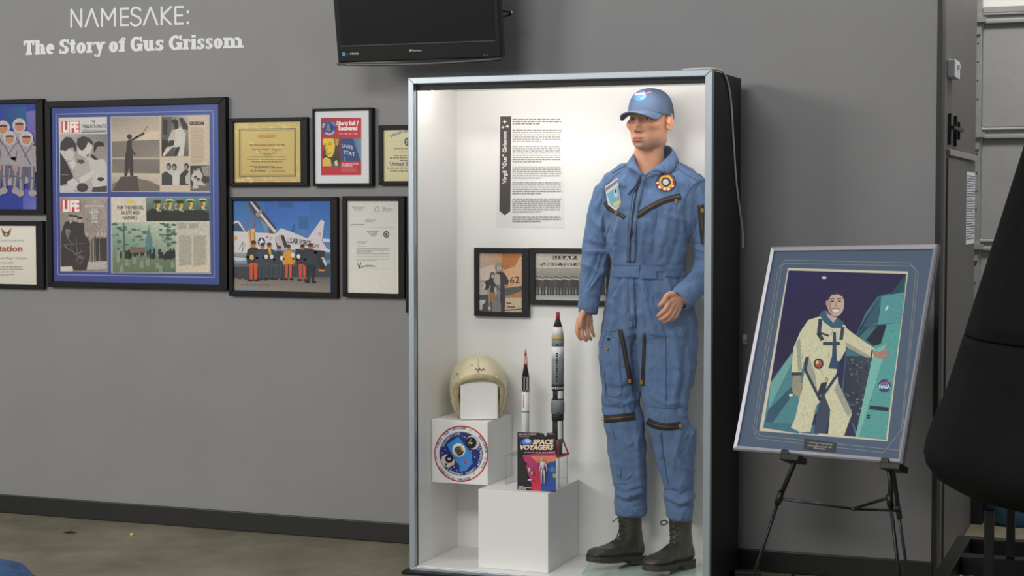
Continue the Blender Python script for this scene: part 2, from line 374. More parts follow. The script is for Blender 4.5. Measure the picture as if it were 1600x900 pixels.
# ================================================================== framed pictures
M_moul = mat('black_frame', (11, 10, 11), 0.5, spec=0.25, bump=0.03, bscale=90)
M_glz = mat_glass('picture_glazing', 1.22)
NY = (0, -1, 0)
def frame(L, R, T, B, iL, iR, iT, iB, label, reg, zs, back=0.0, depth=0.024, moul=None, group=None, name='picture_frame', paper=(230, 226, 214), rec=0.010, photo=0.0):
    """L..B outer edges, iL..iB sight edges, read at mid-edge; hangs on the plane y=back"""
    yf = back-depth; mx, my = (L+R)/2, (T+B)/2
    X0, X1 = at(L, my, yf)[0], at(R, my, yf)[0]; Z1, Z0 = at(mx, T, yf)[2], at(mx, B, yf)[2]
    x0, x1 = at(iL, my, yf)[0], at(iR, my, yf)[0]; z1, z0 = at(mx, iT, yf)[2], at(mx, iB, yf)[2]
    t = thing(name, ((X0+X1)/2, back, Z0), label, 'picture', group)
    mb = MB(); yb = back-0.0005; yi = yf+rec
    O = [(X0, Z0), (X1, Z0), (X1, Z1), (X0, Z1)]; I = [(x0, z0), (x1, z0), (x1, z1), (x0, z1)]
    for k in range(4):
        k2 = (k+1) % 4; a, b, c, d = O[k], O[k2], I[k2], I[k]
        V = [(a[0], yb, a[1]), (b[0], yb, b[1]), (b[0], yf, b[1]), (a[0], yf, a[1]), (d[0], yf, d[1]), (c[0], yf, c[1]), (c[0], yb, c[1]), (d[0], yb, d[1])]
        MB().add(V, [(0, 1, 2, 3), (3, 2, 5, 4), (4, 5, 6, 7), (7, 6, 1, 0), (0, 3, 4, 7), (1, 6, 5, 2)]).build('rail', moul or M_moul, t, bevel=0.0018)
    MB().box(x0+0.0005, x1-0.0005, yi, yb-0.002, z0+0.0005, z1-0.0005, paper).build('backing', mat_print(), t)
    MB().box(x0+0.0005, x1-0.0005, yi-0.0065, yi-0.0055, z0+0.0005, z1-0.0005).build('glazing', M_glz, t)
    p = Print((0, yi-0.0004, 0), NY, reg, zs)
    p.root = t; p.ph = photo; return p
def man(p, cx, top, h, hair, skin, coat, legs, shoes=(25, 25, 28), w=1.0, arms=True):
    """a small standing figure of a printed photograph"""
    u = h/8.0
    for q in (-1, 1):
        p.poly([(cx+q*0.05*u, top+4.0*u), (cx+q*1.0*u*w, top+4.0*u), (cx+q*0.85*u*w, top+7.6*u), (cx+q*0.2*u, top+7.6*u)], legs)
        p.ell(cx+q*0.65*u, top+7.75*u, 0.5*u, 0.25*u, shoes)
    p.poly([(cx-0.5*u, top+1.25*u), (cx+0.5*u, top+1.25*u), (cx+1.15*u*w, top+1.6*u), (cx+1.0*u*w, top+4.3*u), (cx-1.0*u*w, top+4.3*u), (cx-1.15*u*w, top+1.6*u)], coat)
    if arms:
        for q in (-1, 1): p.line([(cx+q*1.1*u*w, top+1.9*u), (cx+q*1.45*u*w, top+3.2*u), (cx+q*1.2*u*w, top+4.3*u)], 0.6*u, coat)
    p.ell(cx, top+0.6*u, 0.48*u, 0.62*u, skin); p.ell(cx, top+0.28*u, 0.5*u, 0.36*u, hair)
def astro(p, cx, top, h, S=(158, 150, 152), D=(96, 92, 118), face=(186, 130, 100)):
    u = h/8.0
    for q in (-1, 1):
        p.poly([(cx+q*0.05*u, top+3.9*u), (cx+q*1.15*u, top+3.9*u), (cx+q*0.95*u, top+7.2*u), (cx+q*0.35*u, top+7.2*u)], D)
        p.line([(cx+q*0.7*u, top+4.2*u), (cx+q*0.75*u, top+5.6*u), (cx+q*0.6*u, top+7.0*u)], 0.22*u, S)
        p.ell(cx+q*0.75*u, top+7.45*u, 0.5*u, 0.42*u, S)
    p.poly([(cx-0.6*u, top+1.4*u), (cx+0.6*u, top+1.4*u), (cx+1.3*u, top+1.8*u), (cx+1.15*u, top+4.2*u), (cx-1.15*u, top+4.2*u), (cx-1.3*u, top+1.8*u)], S)
    for q in (-1, 1):
        p.line([(cx+q*1.2*u, top+2.0*u), (cx+q*1.6*u, top+3.2*u), (cx+q*1.35*u, top+4.5*u)], 0.62*u, S)
        p.line([(cx+q*1.15*u, top+2.3*u), (cx+q*1.3*u, top+3.6*u)], 0.12*u, D); p.ell(cx+q*1.3*u, top+4.6*u, 0.28*u, 0.32*u, face)
    p.line([(cx-0.7*u, top+1.6*u), (cx+0.5*u, top+3.9*u)], 0.16*u, D); p.line([(cx+0.7*u, top+1.6*u), (cx-0.3*u, top+3.0*u)], 0.12*u, D)
    p.ell(cx, top+0.75*u, 0.85*u, 0.9*u, (186, 182, 186)); p.ell(cx, top+0.9*u, 0.55*u, 0.6*u, face); p.line([(cx-0.45*u, top+0.55*u), (cx+0.45*u, top+0.55*u)], 0.2*u, (70, 45, 40))

# ---- spacesuited crew photograph, cut by the left edge of the picture
S1 = 75/221
p = frame(-150, 67.5, 157, 334.5, -140, 56, 163.5, 327, 'black framed group portrait of silver suited astronauts before blue, at far left', (0, 150), S1, paper=(30, 50, 120), photo=0.8)
p.grad([(-410, 38), (166, 38), (166, 527), (-410, 527)], [(16, 60, 120), (32, 58, 150), (38, 52, 150), (22, 52, 130)])
p.grad([(20, 60), (120, 45), (120, 140), (20, 150)], [(22, 74, 128), (20, 90, 140), (28, 80, 140), (24, 66, 130)])
p.grad([(120, 72), (166, 66), (166, 200), (128, 210)], [(104, 106, 170), (110, 104, 170), (108, 84, 160), (90, 84, 160)])
p.grad([(100, 210), (166, 200), (166, 420), (100, 420)], [(60, 60, 150), (104, 58, 130), (70, 34, 88), (52, 44, 130)])
p.rect(60, 372, 166, 382, (96, 44, 80)); p.grad([(106, 430), (166, 425), (166, 524), (106, 524)], [(80, 84, 176), (84, 84, 176), (112, 110, 180), (90, 94, 180)])
for cx, tp in ((-300, 120), (-210, 118), (-120, 122), (-60, 120), (15, 118), (90, 108)): astro(p, cx, tp, 300, (164, 156, 158))
for cx, tp, hh in ((-255, 175, 290), (-160, 168, 290), (-90, 175, 290), (-28, 178, 285), (47, 166, 290), (124, 168, 300)): astro(p, cx, tp, hh)
p.build('print', p.root)
# ---- citation certificate under it
p = frame(-150, 67.5, 345, 449.5, -140, 56, 352, 443, 'black framed cream citation with a winged crest, lowest at far left', (0, 150), S1, paper=(226, 221, 208))
p.grad([(-410, 597), (166, 597), (166, 862), (-410, 862)], [(224, 220, 208), (226, 222, 210), (214, 208, 194), (218, 212, 198)])
for q in (-1, 1): p.poly([(29, 648), (29+q*8, 640), (29+q*13, 622), (29+q*24, 604), (29+q*20, 628), (29+q*12, 646)], (150, 110, 60)); p.poly([(29+q*4, 640), (29+q*10, 622), (29+q*18, 610), (29+q*12, 634)], (56, 66, 104))
p.ell(29, 637, 9, 12, (54, 66, 104)); p.ell(29, 637, 5, 7, (208, 190, 150))
p.text('AIR FORCE ASSOCIATION', -62, 110, 670, 8, (98, 100, 120)); p.text('Citation', -48, 103, 716, 28, (156, 72, 44), bold=0.03)
p.text('to Lieutenant Virgil I Grissom', -66, 124, 752, 10, (80, 70, 84), shear=0.25); p.text('SPACE PIONEER', -40, 64, 771, 6.5, (90, 84, 88))
for i, (a, b) in enumerate(((-80, 100), (-80, 112), (-70, 70), (-60, 68))): p.words(a, b, 790+i*11.5, 4, (140, 132, 124), slope=-0.01)
p.text('19 February 1962', 4, 40, 830, 4, (120, 112, 108))
p.build('print', p.root)

# ---- the large magazine spread frame
S2 = 360/1012
p = frame(71.5, 353.5, 155, 451, 80, 341.5, 165, 442.5, 'large black frame with four magazine pages on a royal blue mat', (0, 140), S2, paper=(52, 66, 128), depth=0.03)
BL, WHT = (66, 84, 150), (186, 188, 196)
p.grad([(222, 80), (962, 62), (966, 858), (232, 842)], [(52, 70, 140), (74, 92, 158), (60, 78, 142), (66, 72, 140)])
fr = [(246, 108), (936, 93), (941, 825), (254, 812), (246, 108)]; p.line(fr, 3.2, (150, 158, 190))
for q in ([(258, 126), (469, 121), (471, 452), (264, 452)], [(487, 121), (918, 112), (921, 450), (491, 447)], [(264, 474), (473, 472), (475, 799), (268, 798)], [(488, 474), (921, 472), (925, 807), (491, 804)]):
    c = np.mean(q, 0); p.poly([tuple(c+(np.array(v)-c)*1.012) for v in q], (176, 182, 200))
p.ph = 1.0
zz = lambda f, pts: [f(x, y) for x, y in pts]
# page 1: cover with three men at a table (sub-crop coordinates)
a1 = lambda x, y: ((85+x*0.15)/S2, (170-140+y*0.15)/S2)
p.poly(zz(a1, [(48, 92), (546, 86), (550, 866), (58, 868)]), (206, 202, 198))
p.grad(zz(a1, [(56, 262), (546, 262), (550, 866), (60, 868)]), [(182, 178, 174), (120, 116, 112), (196, 190, 186), (150, 146, 142)])
p.poly(zz(a1, [(75, 128), (262, 125), (264, 250), (76, 252)]), (206, 62, 40))
x, y = a1(88, 240); x2, y2 = a1(255, 142); p.text('LIFE', x, x2, y, y-y2, (238, 232, 228), bold=0.05, slope=-0.01)
for s_, xa, xb, yb_, h_ in (('THE', 388, 426, 150, 34), ('THREE ASTRONAUTS', 284, 536, 200, 34)):
    x, y = a1(xa, yb_); x2, y2 = a1(xb, yb_-h_); p.text(s_, x, x2, y, y-y2, (62, 60, 60), bold=0.025, slope=-0.012)
p.poly(zz(a1, [(284, 238), (536, 233), (536, 243), (284, 248)]), (96, 94, 92)); x, y = a1(284, 224); x2, _ = a1(536, 220); p.words(x, x2, y, 2.6, (110, 108, 108))
p.poly(zz(a1, [(60, 455), (130, 560), (190, 690), (200, 730), (130, 780), (60, 800)]), (52, 48, 48))
p.poly(zz(a1, [(340, 500), (420, 520), (520, 530), (548, 600), (548, 860), (430, 860), (360, 700), (330, 600)]), (196, 192, 188))
p.poly(zz(a1, [(225, 560), (300, 530), (360, 540), (380, 640), (400, 740), (300, 800), (200, 690)]), (176, 172, 168))
p.poly(zz(a1, [(235, 360), (300, 340), (390, 340), (396, 410), (368, 480), (356, 520), (300, 500), (250, 470)]), (204, 196, 190))
p.poly(zz(a1, [(232, 372), (240, 310), (300, 285), (360, 300), (408, 350), (400, 380), (350, 345), (330, 400), (290, 440), (262, 420)]), (60, 56, 54))
p.poly(zz(a1, [(60, 440), (120, 420), (190, 430), (212, 470), (196, 520), (160, 545), (110, 520), (70, 460)]), (200, 192, 186))
p.poly(zz(a1, [(60, 430), (66, 350), (120, 292), (180, 300), (228, 370), (232, 420), (216, 450), (196, 400), (150, 410), (120, 440), (66, 432)]), (58, 54, 52))
p.poly(zz(a1, [(410, 420), (430, 390), (520, 392), (520, 470), (490, 520), (460, 530), (420, 480)]), (150, 142, 136))
p.poly(zz(a1, [(408, 430), (414, 360), (460, 336), (510, 352), (524, 390), (450, 394), (430, 430), (420, 470)]), (44, 42, 42))
p.poly(zz(a1, [(385, 470), (420, 490), (460, 530), (420, 535), (380, 500)]), (50, 48, 48)); p.poly(zz(a1, [(240, 530), (300, 530), (320, 560), (280, 575), (240, 560)]), (82, 78, 76))
p.poly(zz(a1, [(150, 560), (210, 520), (224, 590), (190, 640)]), (206, 200, 196)); p.poly(zz(a1, [(130, 760), (200, 720), (260, 780), (230, 850), (150, 810)]), (202, 196, 190))
p.poly(zz(a1, [(260, 720), (400, 640), (420, 680), (330, 760), (270, 780)]), (206, 200, 194))
x, y = a1(292, 820); p.ell(x, y, 25, 20, (62, 58, 56)); x, y = a1(484, 740); p.ell(x, y, 25, 34, (198, 194, 190)); p.ell(x, y-3, 15, 9, (50, 48, 48))
p.poly(zz(a1, [(400, 820), (548, 800), (548, 866), (390, 866)]), (70, 66, 66)); x, y = a1(320, 470); p.poly(zz(a1, [(330, 480), (366, 470), (350, 512)]), (110, 100, 96))
x, y = a1(75, 690); x2, _ = a1(150, 690); p.words(x, x2, y, 3, (150, 146, 144)); p.poly(zz(a1, [(62, 806), (190, 800), (210, 868), (62, 868)]), (196, 192, 188))
# page 2: silhouette with a telescope over a lake, small photographs
s2 = 165/1142
a2 = lambda x, y: ((170+x*s2)/S2, (175-140+y*s2)/S2)
p.poly(zz(a2, [(22, 58), (1086, 36), (1094, 862), (34, 864)]), (206, 188, 166))
p.grad(zz(a2, [(22, 58), (550, 48), (552, 320), (34, 330)]), [(150, 138, 126), (182, 168, 150), (206, 190, 168), (196, 182, 164)])
p.poly(zz(a2, [(420, 215), (550, 195), (552, 320), (300, 310)]), (212, 196, 172))
p.grad(zz(a2, [(34, 318), (550, 300), (552, 490), (36, 494)]), [(124, 116, 108), (132, 122, 112), (150, 140, 128), (122, 114, 106)])
p.poly(zz(a2, [(36, 494), (552, 486), (552, 516), (36, 514)]), (182, 168, 150))
p.grad(zz(a2, [(36, 512), (552, 514), (552, 664), (36, 660)]), [(120, 112, 104), (132, 122, 112), (120, 112, 102), (132, 122, 112)])
p.grad(zz(a2, [(36, 660), (552, 664), (552, 810), (36, 860)]), [(200, 188, 168), (206, 192, 170), (190, 176, 156), (140, 130, 118)])
p.poly(zz(a2, [(36, 780), (110, 740), (320, 720), (440, 745), (552, 800), (552, 858), (40, 860)]), (120, 110, 100))
p.poly(zz(a2, [(40, 858), (130, 700), (310, 690), (330, 856)]), (84, 74, 68))
DK = (58, 50, 48)
p.poly(zz(a2, [(168, 698), (182, 440), (262, 430), (268, 696), (232, 690), (222, 580), (200, 692)]), DK)
p.poly(zz(a2, [(190, 440), (194, 330), (214, 300), (250, 306), (252, 400), (264, 440)]), DK); x, y = a2(225, 268); p.ell(x, y, 10.5, 12, DK)
p.line(zz(a2, [(240, 310), (300, 275), (370, 235)]), 9, DK); p.line(zz(a2, [(360, 245), (400, 180), (425, 150)]), 2.4, DK); p.line(zz(a2, [(240, 390), (285, 465)]), 7, DK); x, y = a2(376, 240); p.ell(x, y, 4, 5, DK)
p.grad(zz(a2, [(570, 50), (860, 42), (864, 478), (572, 482)]), [(90, 86, 82), (190, 184, 174), (100, 94, 88), (70, 66, 62)])
p.poly(zz(a2, [(570, 60), (680, 56), (690, 150), (640, 260), (572, 290)]), (96, 90, 86)); p.poly(zz(a2, [(590, 70), (640, 90), (630, 250), (590, 240)]), (50, 46, 46))
p.poly(zz(a2, [(572, 300), (660, 310), (650, 400), (572, 470)]), (46, 44, 44)); p.poly(zz(a2, [(760, 70), (800, 60), (856, 150), (856, 200), (800, 180)]), (60, 56, 54))
p.poly(zz(a2, [(700, 200), (780, 160), (830, 230), (824, 330), (810, 476), (730, 480), (760, 380), (690, 380), (600, 480), (580, 470), (620, 390), (700, 340)]), (206, 200, 190))
p.poly(zz(a2, [(690, 190), (720, 200), (716, 300), (650, 340), (640, 300)]), (190, 184, 176)); p.poly(zz(a2, [(710, 440), (740, 380), (776, 374), (740, 478), (712, 478)]), (50, 46, 46))
p.poly(zz(a2, [(678, 120), (684, 86), (720, 74), (752, 100), (750, 180), (720, 190), (690, 160)]), (44, 40, 38)); p.poly(zz(a2, [(678, 120), (700, 118), (716, 180), (696, 196), (680, 160)]), (120, 110, 102)); p.poly(zz(a2, [(650, 310), (712, 306), (706, 360), (650, 380)]), (54, 50, 48))
p.poly(zz(a2, [(572, 530), (864, 530), (866, 790), (574, 792)]), (198, 192, 182)); p.poly(zz(a2, [(574, 670), (620, 640), (690, 690), (690, 790), (574, 790)]), (64, 62, 62))
p.poly(zz(a2, [(690, 680), (740, 640), (776, 680), (760, 788), (690, 788)]), (206, 202, 194))
for cx, cy in ((650, 590), (710, 596), (840, 590)):
    x, y = a2(cx, cy); p.ell(x, y, 11, 16, (60, 56, 54)); p.ell(x-2, y+4, 7, 10, (150, 140, 132))
p.poly(zz(a2, [(770, 680), (830, 620), (866, 640), (866, 790), (766, 790)]), (58, 56, 54)); p.poly(zz(a2, [(828, 700), (866, 650), (866, 780), (836, 780)]), (190, 184, 176))
x, y = a2(874, 140); x2, y2 = a2(1030, 106); p.text('GRISSOM', x, x2, y, y-y2, (60, 54, 50), bold=0.04)
x0_, y0_ = a2(892, 165); x1_, y1_ = a2(1030, 550); p.para(x0_, x1_, y0_, y1_, 30, 1.4, (176, 164, 146), 0.05)
p.poly(zz(a2, [(884, 580), (1088, 576), (1092, 850), (886, 852)]), (62, 60, 58)); p.poly(zz(a2, [(1000, 590), (1088, 580), (1090, 700), (1030, 690)]), (150, 146, 138))
p.poly(zz(a2, [(890, 800), (1090, 760), (1092, 850), (886, 852)]), (110, 106, 100))
p.poly(zz(a2, [(896, 690), (930, 640), (990, 630), (1020, 690), (1000, 740), (1060, 800), (960, 790), (980, 820), (910, 830), (920, 760), (896, 730)]), (196, 190, 180)); 
for cx, cy in ((932, 628), (972, 612), (940, 710), (972, 735)):
    x, y = a2(cx, cy); p.ell(x, y, 7, 9, (160, 150, 140)); p.ell(x, y-4, 7, 5, (62, 58, 54))
# page 3: cover with horses; page 4: salute and farewell
s3 = 250/1600
a3 = lambda x, y: ((85+x*s3)/S2, (300-140+y*s3)/S2)
p.grad(zz(a3, [(62, 54), (530, 52), (536, 792), (64, 794)]), [(150, 140, 132), (170, 158, 148), (150, 140, 132), (120, 112, 106)])
for k in range(110):
    xx, yy = random.uniform(75, 520), random.uniform(62, 420); a = random.uniform(-1, 1); L = random.uniform(20, 60)
    if xx < 300 and yy > 190: continue
    p.hold = True; p.line(zz(a3, [(xx, yy), (min(xx+L*a, 525), yy+L)]), 1.5, random.choice([(116, 106, 100), (186, 176, 166), (98, 90, 84)]))
p.hold = False; p.layer += 1
p.poly(zz(a3, [(70, 420), (110, 300), (150, 290), (220, 300), (300, 310), (305, 420), (360, 500), (360, 640), (320, 784), (200, 784), (180, 740), (72, 740)]), (56, 50, 48))
for cx, cy in ((170, 258), (214, 262), (258, 282)):
    x, y = a3(cx, cy); p.ell(x, y, 9, 12, (176, 160, 148)); p.ell(x, y-9, 12, 5, (46, 42, 40))
p.poly(zz(a3, [(155, 290), (180, 290), (165, 320)]), (206, 198, 190)); p.poly(zz(a3, [(110, 380), (140, 365), (170, 385), (140, 470), (120, 430)]), (120, 112, 106))
for k in range(16): p.line(zz(a3, [(random.uniform(90, 340), random.uniform(430, 700)), (random.uniform(90, 340), random.uniform(450, 760))]), 1.6, random.choice([(104, 96, 90), (84, 76, 72), (140, 132, 126)]))
p.poly(zz(a3, [(370, 480), (420, 440), (415, 740), (378, 745)]), (88, 80, 74)); p.line(zz(a3, [(392, 470), (396, 740)]), 5, (160, 150, 142))
for xx in (330, 440, 480, 515): p.poly(zz(a3, [(xx-22, 470), (xx+14, 450), (xx+14, 690), (xx-18, 690)]), (60, 54, 50)); x, y = a3(xx, 425); p.ell(x, y, 7, 10, (180, 166, 156))
p.poly(zz(a3, [(340, 700), (534, 690), (536, 770), (330, 780)]), (182, 174, 168)); p.poly(zz(a3, [(66, 748), (186, 744), (190, 792), (66, 793)]), (206, 200, 194))
p.poly(zz(a3, [(76, 82), (262, 78), (266, 196), (80, 200)]), (206, 56, 44)); x, y = a3(88, 192); x2, y2 = a3(256, 92); p.text('LIFE', x, x2, y, y-y2, (240, 234, 230), bold=0.05, slope=-0.01)
for s_, xa, xb, yb_ in (('THE', 390, 420, 110), ("NATION'S HOMAGE", 312, 500, 152), ('TO THE', 372, 430, 188), ('HEROES', 360, 452, 212), ('GRISSOM', 375, 440, 246), ('WHITE', 378, 440, 276), ('CHAFFEE', 376, 440, 308)):
    x, y = a3(xa, yb_); x2, y2 = a3(xb, yb_-20); p.text(s_, x, x2, y, y-y2, (226, 220, 214), bold=0.03)
p.poly(zz(a3, [(575, 54), (1556, 50), (1562, 806), (584, 802)]), (210, 202, 186))
p.grad(zz(a3, [(1218, 300), (1556, 298), (1560, 806), (1222, 804)]), [(190, 190, 176), (196, 192, 178), (216, 202, 176), (206, 196, 176)])
p.poly(zz(a3, [(735, 80), (795, 78), (795, 116), (735, 118)]), (220, 196, 96))
for s_, xa, xb, yb_ in (('FOR THE HEROES,', 634, 900, 172), ('SALUTE AND', 672, 858, 224), ('FAREWELL', 688, 838, 275)):
    x, y = a3(xa, yb_); x2, y2 = a3(xb, yb_-34); p.text(s_, x, x2, y, y-y2, (74, 72, 66), bold=0.035)
p.grad(zz(a3, [(920, 54), (1556, 50), (1556, 292), (926, 294)]), [(120, 146, 128), (96, 140, 128), (60, 66, 54), (62, 60, 50)])
p.poly(zz(a3, [(926, 200), (980, 165), (1060, 180), (1160, 190), (1250, 185), (1390, 180), (1500, 185), (1556, 210), (1556, 292), (926, 294)]), (40, 40, 38))
for cx, cy, cp in ((1036, 130, (52, 54, 46)), (1156, 118, (196, 196, 160)), (1262, 130, (48, 52, 46)), (1364, 116, (200, 198, 160)), (1490, 112, (200, 200, 166))):
    x, y = a3(cx, cy); p.ell(x, y, 13, 20, (196, 176, 92)); p.ell(x-6, y+2, 6, 14, (120, 104, 60)); p.ell(x, y-15, 18, 7, cp); p.ell(x, y-10, 16, 3.5, (34, 34, 32))
    p.poly([(x-6, y+17), (x+10, y+15), (x+2, y+30)], (202, 196, 170)); x, y = a3(cx+28, cy+60); p.ell(x, y, 5, 3, (200, 176, 60))
p.line(zz(a3, [(1120, 170), (1085, 130), (1120, 118)]), 6, (176, 170, 140)); p.line(zz(a3, [(1230, 170), (1200, 150), (1228, 120)]), 6, (176, 170, 140))
p.grad(zz(a3, [(584, 304), (1214, 302), (1218, 800), (588, 802)]), [(150, 176, 158), (206, 206, 184), (100, 124, 104), (88, 110, 92)])
for k in range(60):
    xx = random.choice([random.uniform(590, 920), random.uniform(1070, 1210)]); yy = random.uniform(312, 560); x, y = a3(xx, yy)
    p.hold = True; p.ell(x, y, random.uniform(6, 16), random.uniform(3, 7), random.choice([(92, 124, 108), (110, 142, 124), (74, 104, 90)]), n=9)
p.hold = False; p.layer += 1
p.line(zz(a3, [(700, 310), (705, 600)]), 6, (84, 92, 76)); p.line(zz(a3, [(1140, 320), (1145, 560)]), 5, (74, 86, 72))
p.poly(zz(a3, [(910, 580), (918, 480), (940, 400), (950, 320), (962, 400), (985, 480), (990, 580)]), (84, 130, 132)); p.rect(*a3(900, 550), *a3(1010, 600), (86, 128, 128))
p.grad(zz(a3, [(588, 640), (1216, 640), (1218, 800), (588, 802)]), [(116, 132, 108), (110, 122, 100), (96, 110, 84), (104, 120, 92)])
for k in range(34):
    xx = random.uniform(660, 1210); x, y = a3(xx, random.uniform(590, 650)); p.hold = True; p.ell(x, y, 5, 16, random.choice([(40, 44, 38), (52, 54, 46), (34, 36, 32)]), n=9)
p.hold = False; p.layer += 1
p.poly(zz(a3, [(760, 580), (800, 550), (900, 555), (930, 600), (770, 610)]), (120, 100, 84)); p.poly(zz(a3, [(1090, 640), (1130, 590), (1214, 585), (1216, 660), (1100, 680)]), (36, 38, 34))
p.poly(zz(a3, [(628, 700), (636, 570), (655, 570), (664, 700)]), (140, 156, 130)); x, y = a3(646, 566); p.ell(x, y, 4, 6, (50, 52, 44))
for xx, yy in ((680, 760), (730, 700), (805, 680), (880, 720), (940, 700), (1040, 730), (1070, 760), (1190, 720)): p.poly(zz(a3, [(xx-18, yy+40), (xx-18, yy-20), (xx, yy-32), (xx+18, yy-20), (xx+18, yy+40)]), (130, 150, 128))
for xa, xb in ((1240, 1330), (1352, 1450)): q = a3(xa, 312), a3(xb, 366); p.para(q[0][0], q[1][0], q[0][1], q[1][1], 7, 1.3, (158, 158, 148), 0.05)
for xa, xb in ((1252, 1380), (1395, 1525)): q = a3(xa, 430), a3(xb, 735); p.para(q[0][0], q[1][0], q[0][1], q[1][1], 34, 1.3, (158, 158, 148), 0.05)
p.build('print', p.root)

S3 = 320/823
# ---- gold certificate
p = frame(358, 480, 184, 291, 364.5, 469, 190, 285, 'black framed gold parchment certificate beside the blue mat frame', (340, 150), S3, paper=(214, 188, 116))
p.grad([(62, 104), (332, 101), (331, 347), (61, 346)], [(216, 196, 128), (204, 182, 112), (206, 180, 108), (198, 172, 100)])
for k in range(60): p.hold = True; p.ell(random.uniform(68, 326), random.choice([random.uniform(106, 130), random.uniform(326, 344), random.uniform(106, 344)]), 9, 6, random.choice([(214, 194, 124), (206, 182, 112), (220, 202, 140)]), n=8)
p.hold = False; p.layer += 1
p.line([(88, 133), (314, 131), (313, 322), (88, 324), (88, 133)], 3, (58, 62, 78)); p.line([(93, 138), (309, 136), (308, 317), (93, 319), (93, 138)], 1.2, (80, 80, 84))
for yy, a, b in ((158, 165, 232), (163, 158, 238), (168, 166, 230)): p.words(a, b, yy, 3, (176, 104, 60))
p.text('1959 Extraordinary High For One Man', 128, 270, 200, 6.5, (160, 72, 40), bold=0.03); p.text('Captain Virgil I. Grissom', 136, 258, 218, 7.5, (56, 50, 44), shear=0.25)
for q in (-1, 1):
    for k in range(5): p.line([(200, 250-k*3), (200+q*(18+k*6), 236-k*4), (200+q*(26+k*4), 222-k*3)], 1.5, (190, 166, 104))
p.words(186, 212, 234, 3.5, (168, 90, 56))
for yy, a, b in ((246, 126, 272), (256, 118, 276), (266, 138, 262)): p.words(a, b, yy, 3, (126, 110, 76))
p.words(130, 230, 284, 3, (126, 110, 76)); p.words(150, 262, 291, 4, (60, 54, 46)); p.text('Ed W Wilson', 132, 192, 304, 7, (52, 46, 42), shear=0.4); p.text('J Mitchell', 206, 268, 304, 6, (130, 114, 80), shear=0.4)
p.build('print', p.root)
# ---- red poster with white mat
S6 = 160/1108
p = frame(488, 581.5, 169, 291, 490.3, 576, 172.5, 286.5, 'thin black frame with a red space capsule poster on wide white mat', (485, 165), S6, paper=(218, 220, 224), depth=0.03)
p.poly([(112, 132), (550, 132), (550, 752), (114, 754)], (190, 40, 56)); p.grad([(112, 132), (550, 132), (550, 350), (113, 352)], [(150, 30, 60), (190, 42, 62), (206, 44, 60), (176, 40, 60)])
p.ell(204, 242, 72, 80, (38, 66, 150), n=28); p.poly([(170, 272), (176, 215), (184, 176), (200, 176), (212, 215), (226, 270), (200, 282)], (120, 122, 116)); p.poly([(208, 200), (244, 240), (232, 272), (222, 262)], (28, 32, 48)); p.ell(192, 192, 10, 12, (60, 60, 66))
p.arc('THE', 204, 242, 56, 62, 180, 222, 20, (232, 234, 240)); p.arc('LOST', 204, 242, 54, 62, 292, 345, 20, (150, 170, 220)); p.arc('SPACECRAFT', 204, 242, 70, 78, 134, 24, 18, (232, 234, 240), inward=True)
p.text('Liberty Bell 7', 284, 524, 212, 44, (248, 232, 228), bold=0.05); p.text('Recovered', 304, 508, 266, 44, (248, 232, 228), bold=0.05); p.text('Oct. 7, 2000 - Jan. 7, 2001', 310, 506, 310, 15, (244, 196, 190), bold=0.02)
p.grad([(330, 356), (550, 356), (550, 602), (330, 602)], [(34, 70, 128), (120, 150, 172), (120, 140, 160), (26, 60, 112)])
p.poly([(330, 356), (460, 356), (546, 602), (330, 602)], (38, 72, 124)); p.text('UNITE', 342, 462, 450, 36, (196, 206, 220), bold=0.02, slope=0.2); p.text('STAT', 358, 484, 520, 36, (206, 214, 226), bold=0.02, slope=0.22); p.line([(370, 560), (374, 600)], 6, (150, 170, 190))
p.grad([(132, 354), (326, 354), (326, 656), (132, 656)], [(90, 50, 26), (110, 70, 40), (40, 40, 30), (60, 50, 36)])
p.poly([(140, 356), (250, 356), (268, 430), (258, 500), (236, 552), (204, 562), (170, 530), (146, 480), (134, 420)], (232, 196, 62)); p.poly([(134, 420), (160, 440), (176, 520), (160, 510), (140, 470)], (120, 84, 36))
p.poly([(262, 360), (310, 360), (300, 430), (276, 430)], (206, 150, 60)); p.ell(206, 516, 26, 9, (120, 60, 40), rot=-22); p.ell(208, 513, 18, 4, (240, 232, 190), rot=-22)
for cx, cy in ((158, 432), (210, 418)): p.ell(cx, cy, 15, 6, (84, 56, 24)); p.line([(cx-16, cy-16), (cx+16, cy-18)], 5, (110, 74, 26))
p.poly([(178, 440), (196, 480), (178, 496)], (206, 160, 48)); p.poly([(132, 580), (170, 556), (220, 580), (230, 656), (132, 656)], (214, 186, 76)); p.poly([(230, 620), (280, 600), (320, 620), (326, 656), (240, 656)], (60, 96, 60)); p.poly([(262, 600), (290, 590), (296, 650), (268, 652)], (214, 214, 196))
for i, w_ in enumerate(('The Children\'s Museum', 'of Indianapolis')): p.text(w_, 336, (522, 456)[i], 636+i*21, 14, (246, 224, 218), bold=0.03)
for i in range(4): p.words(338, (498, 505, 490, 512)[i], 678+i*14.5, 7, (222, 120, 126))
p.build('print', p.root)
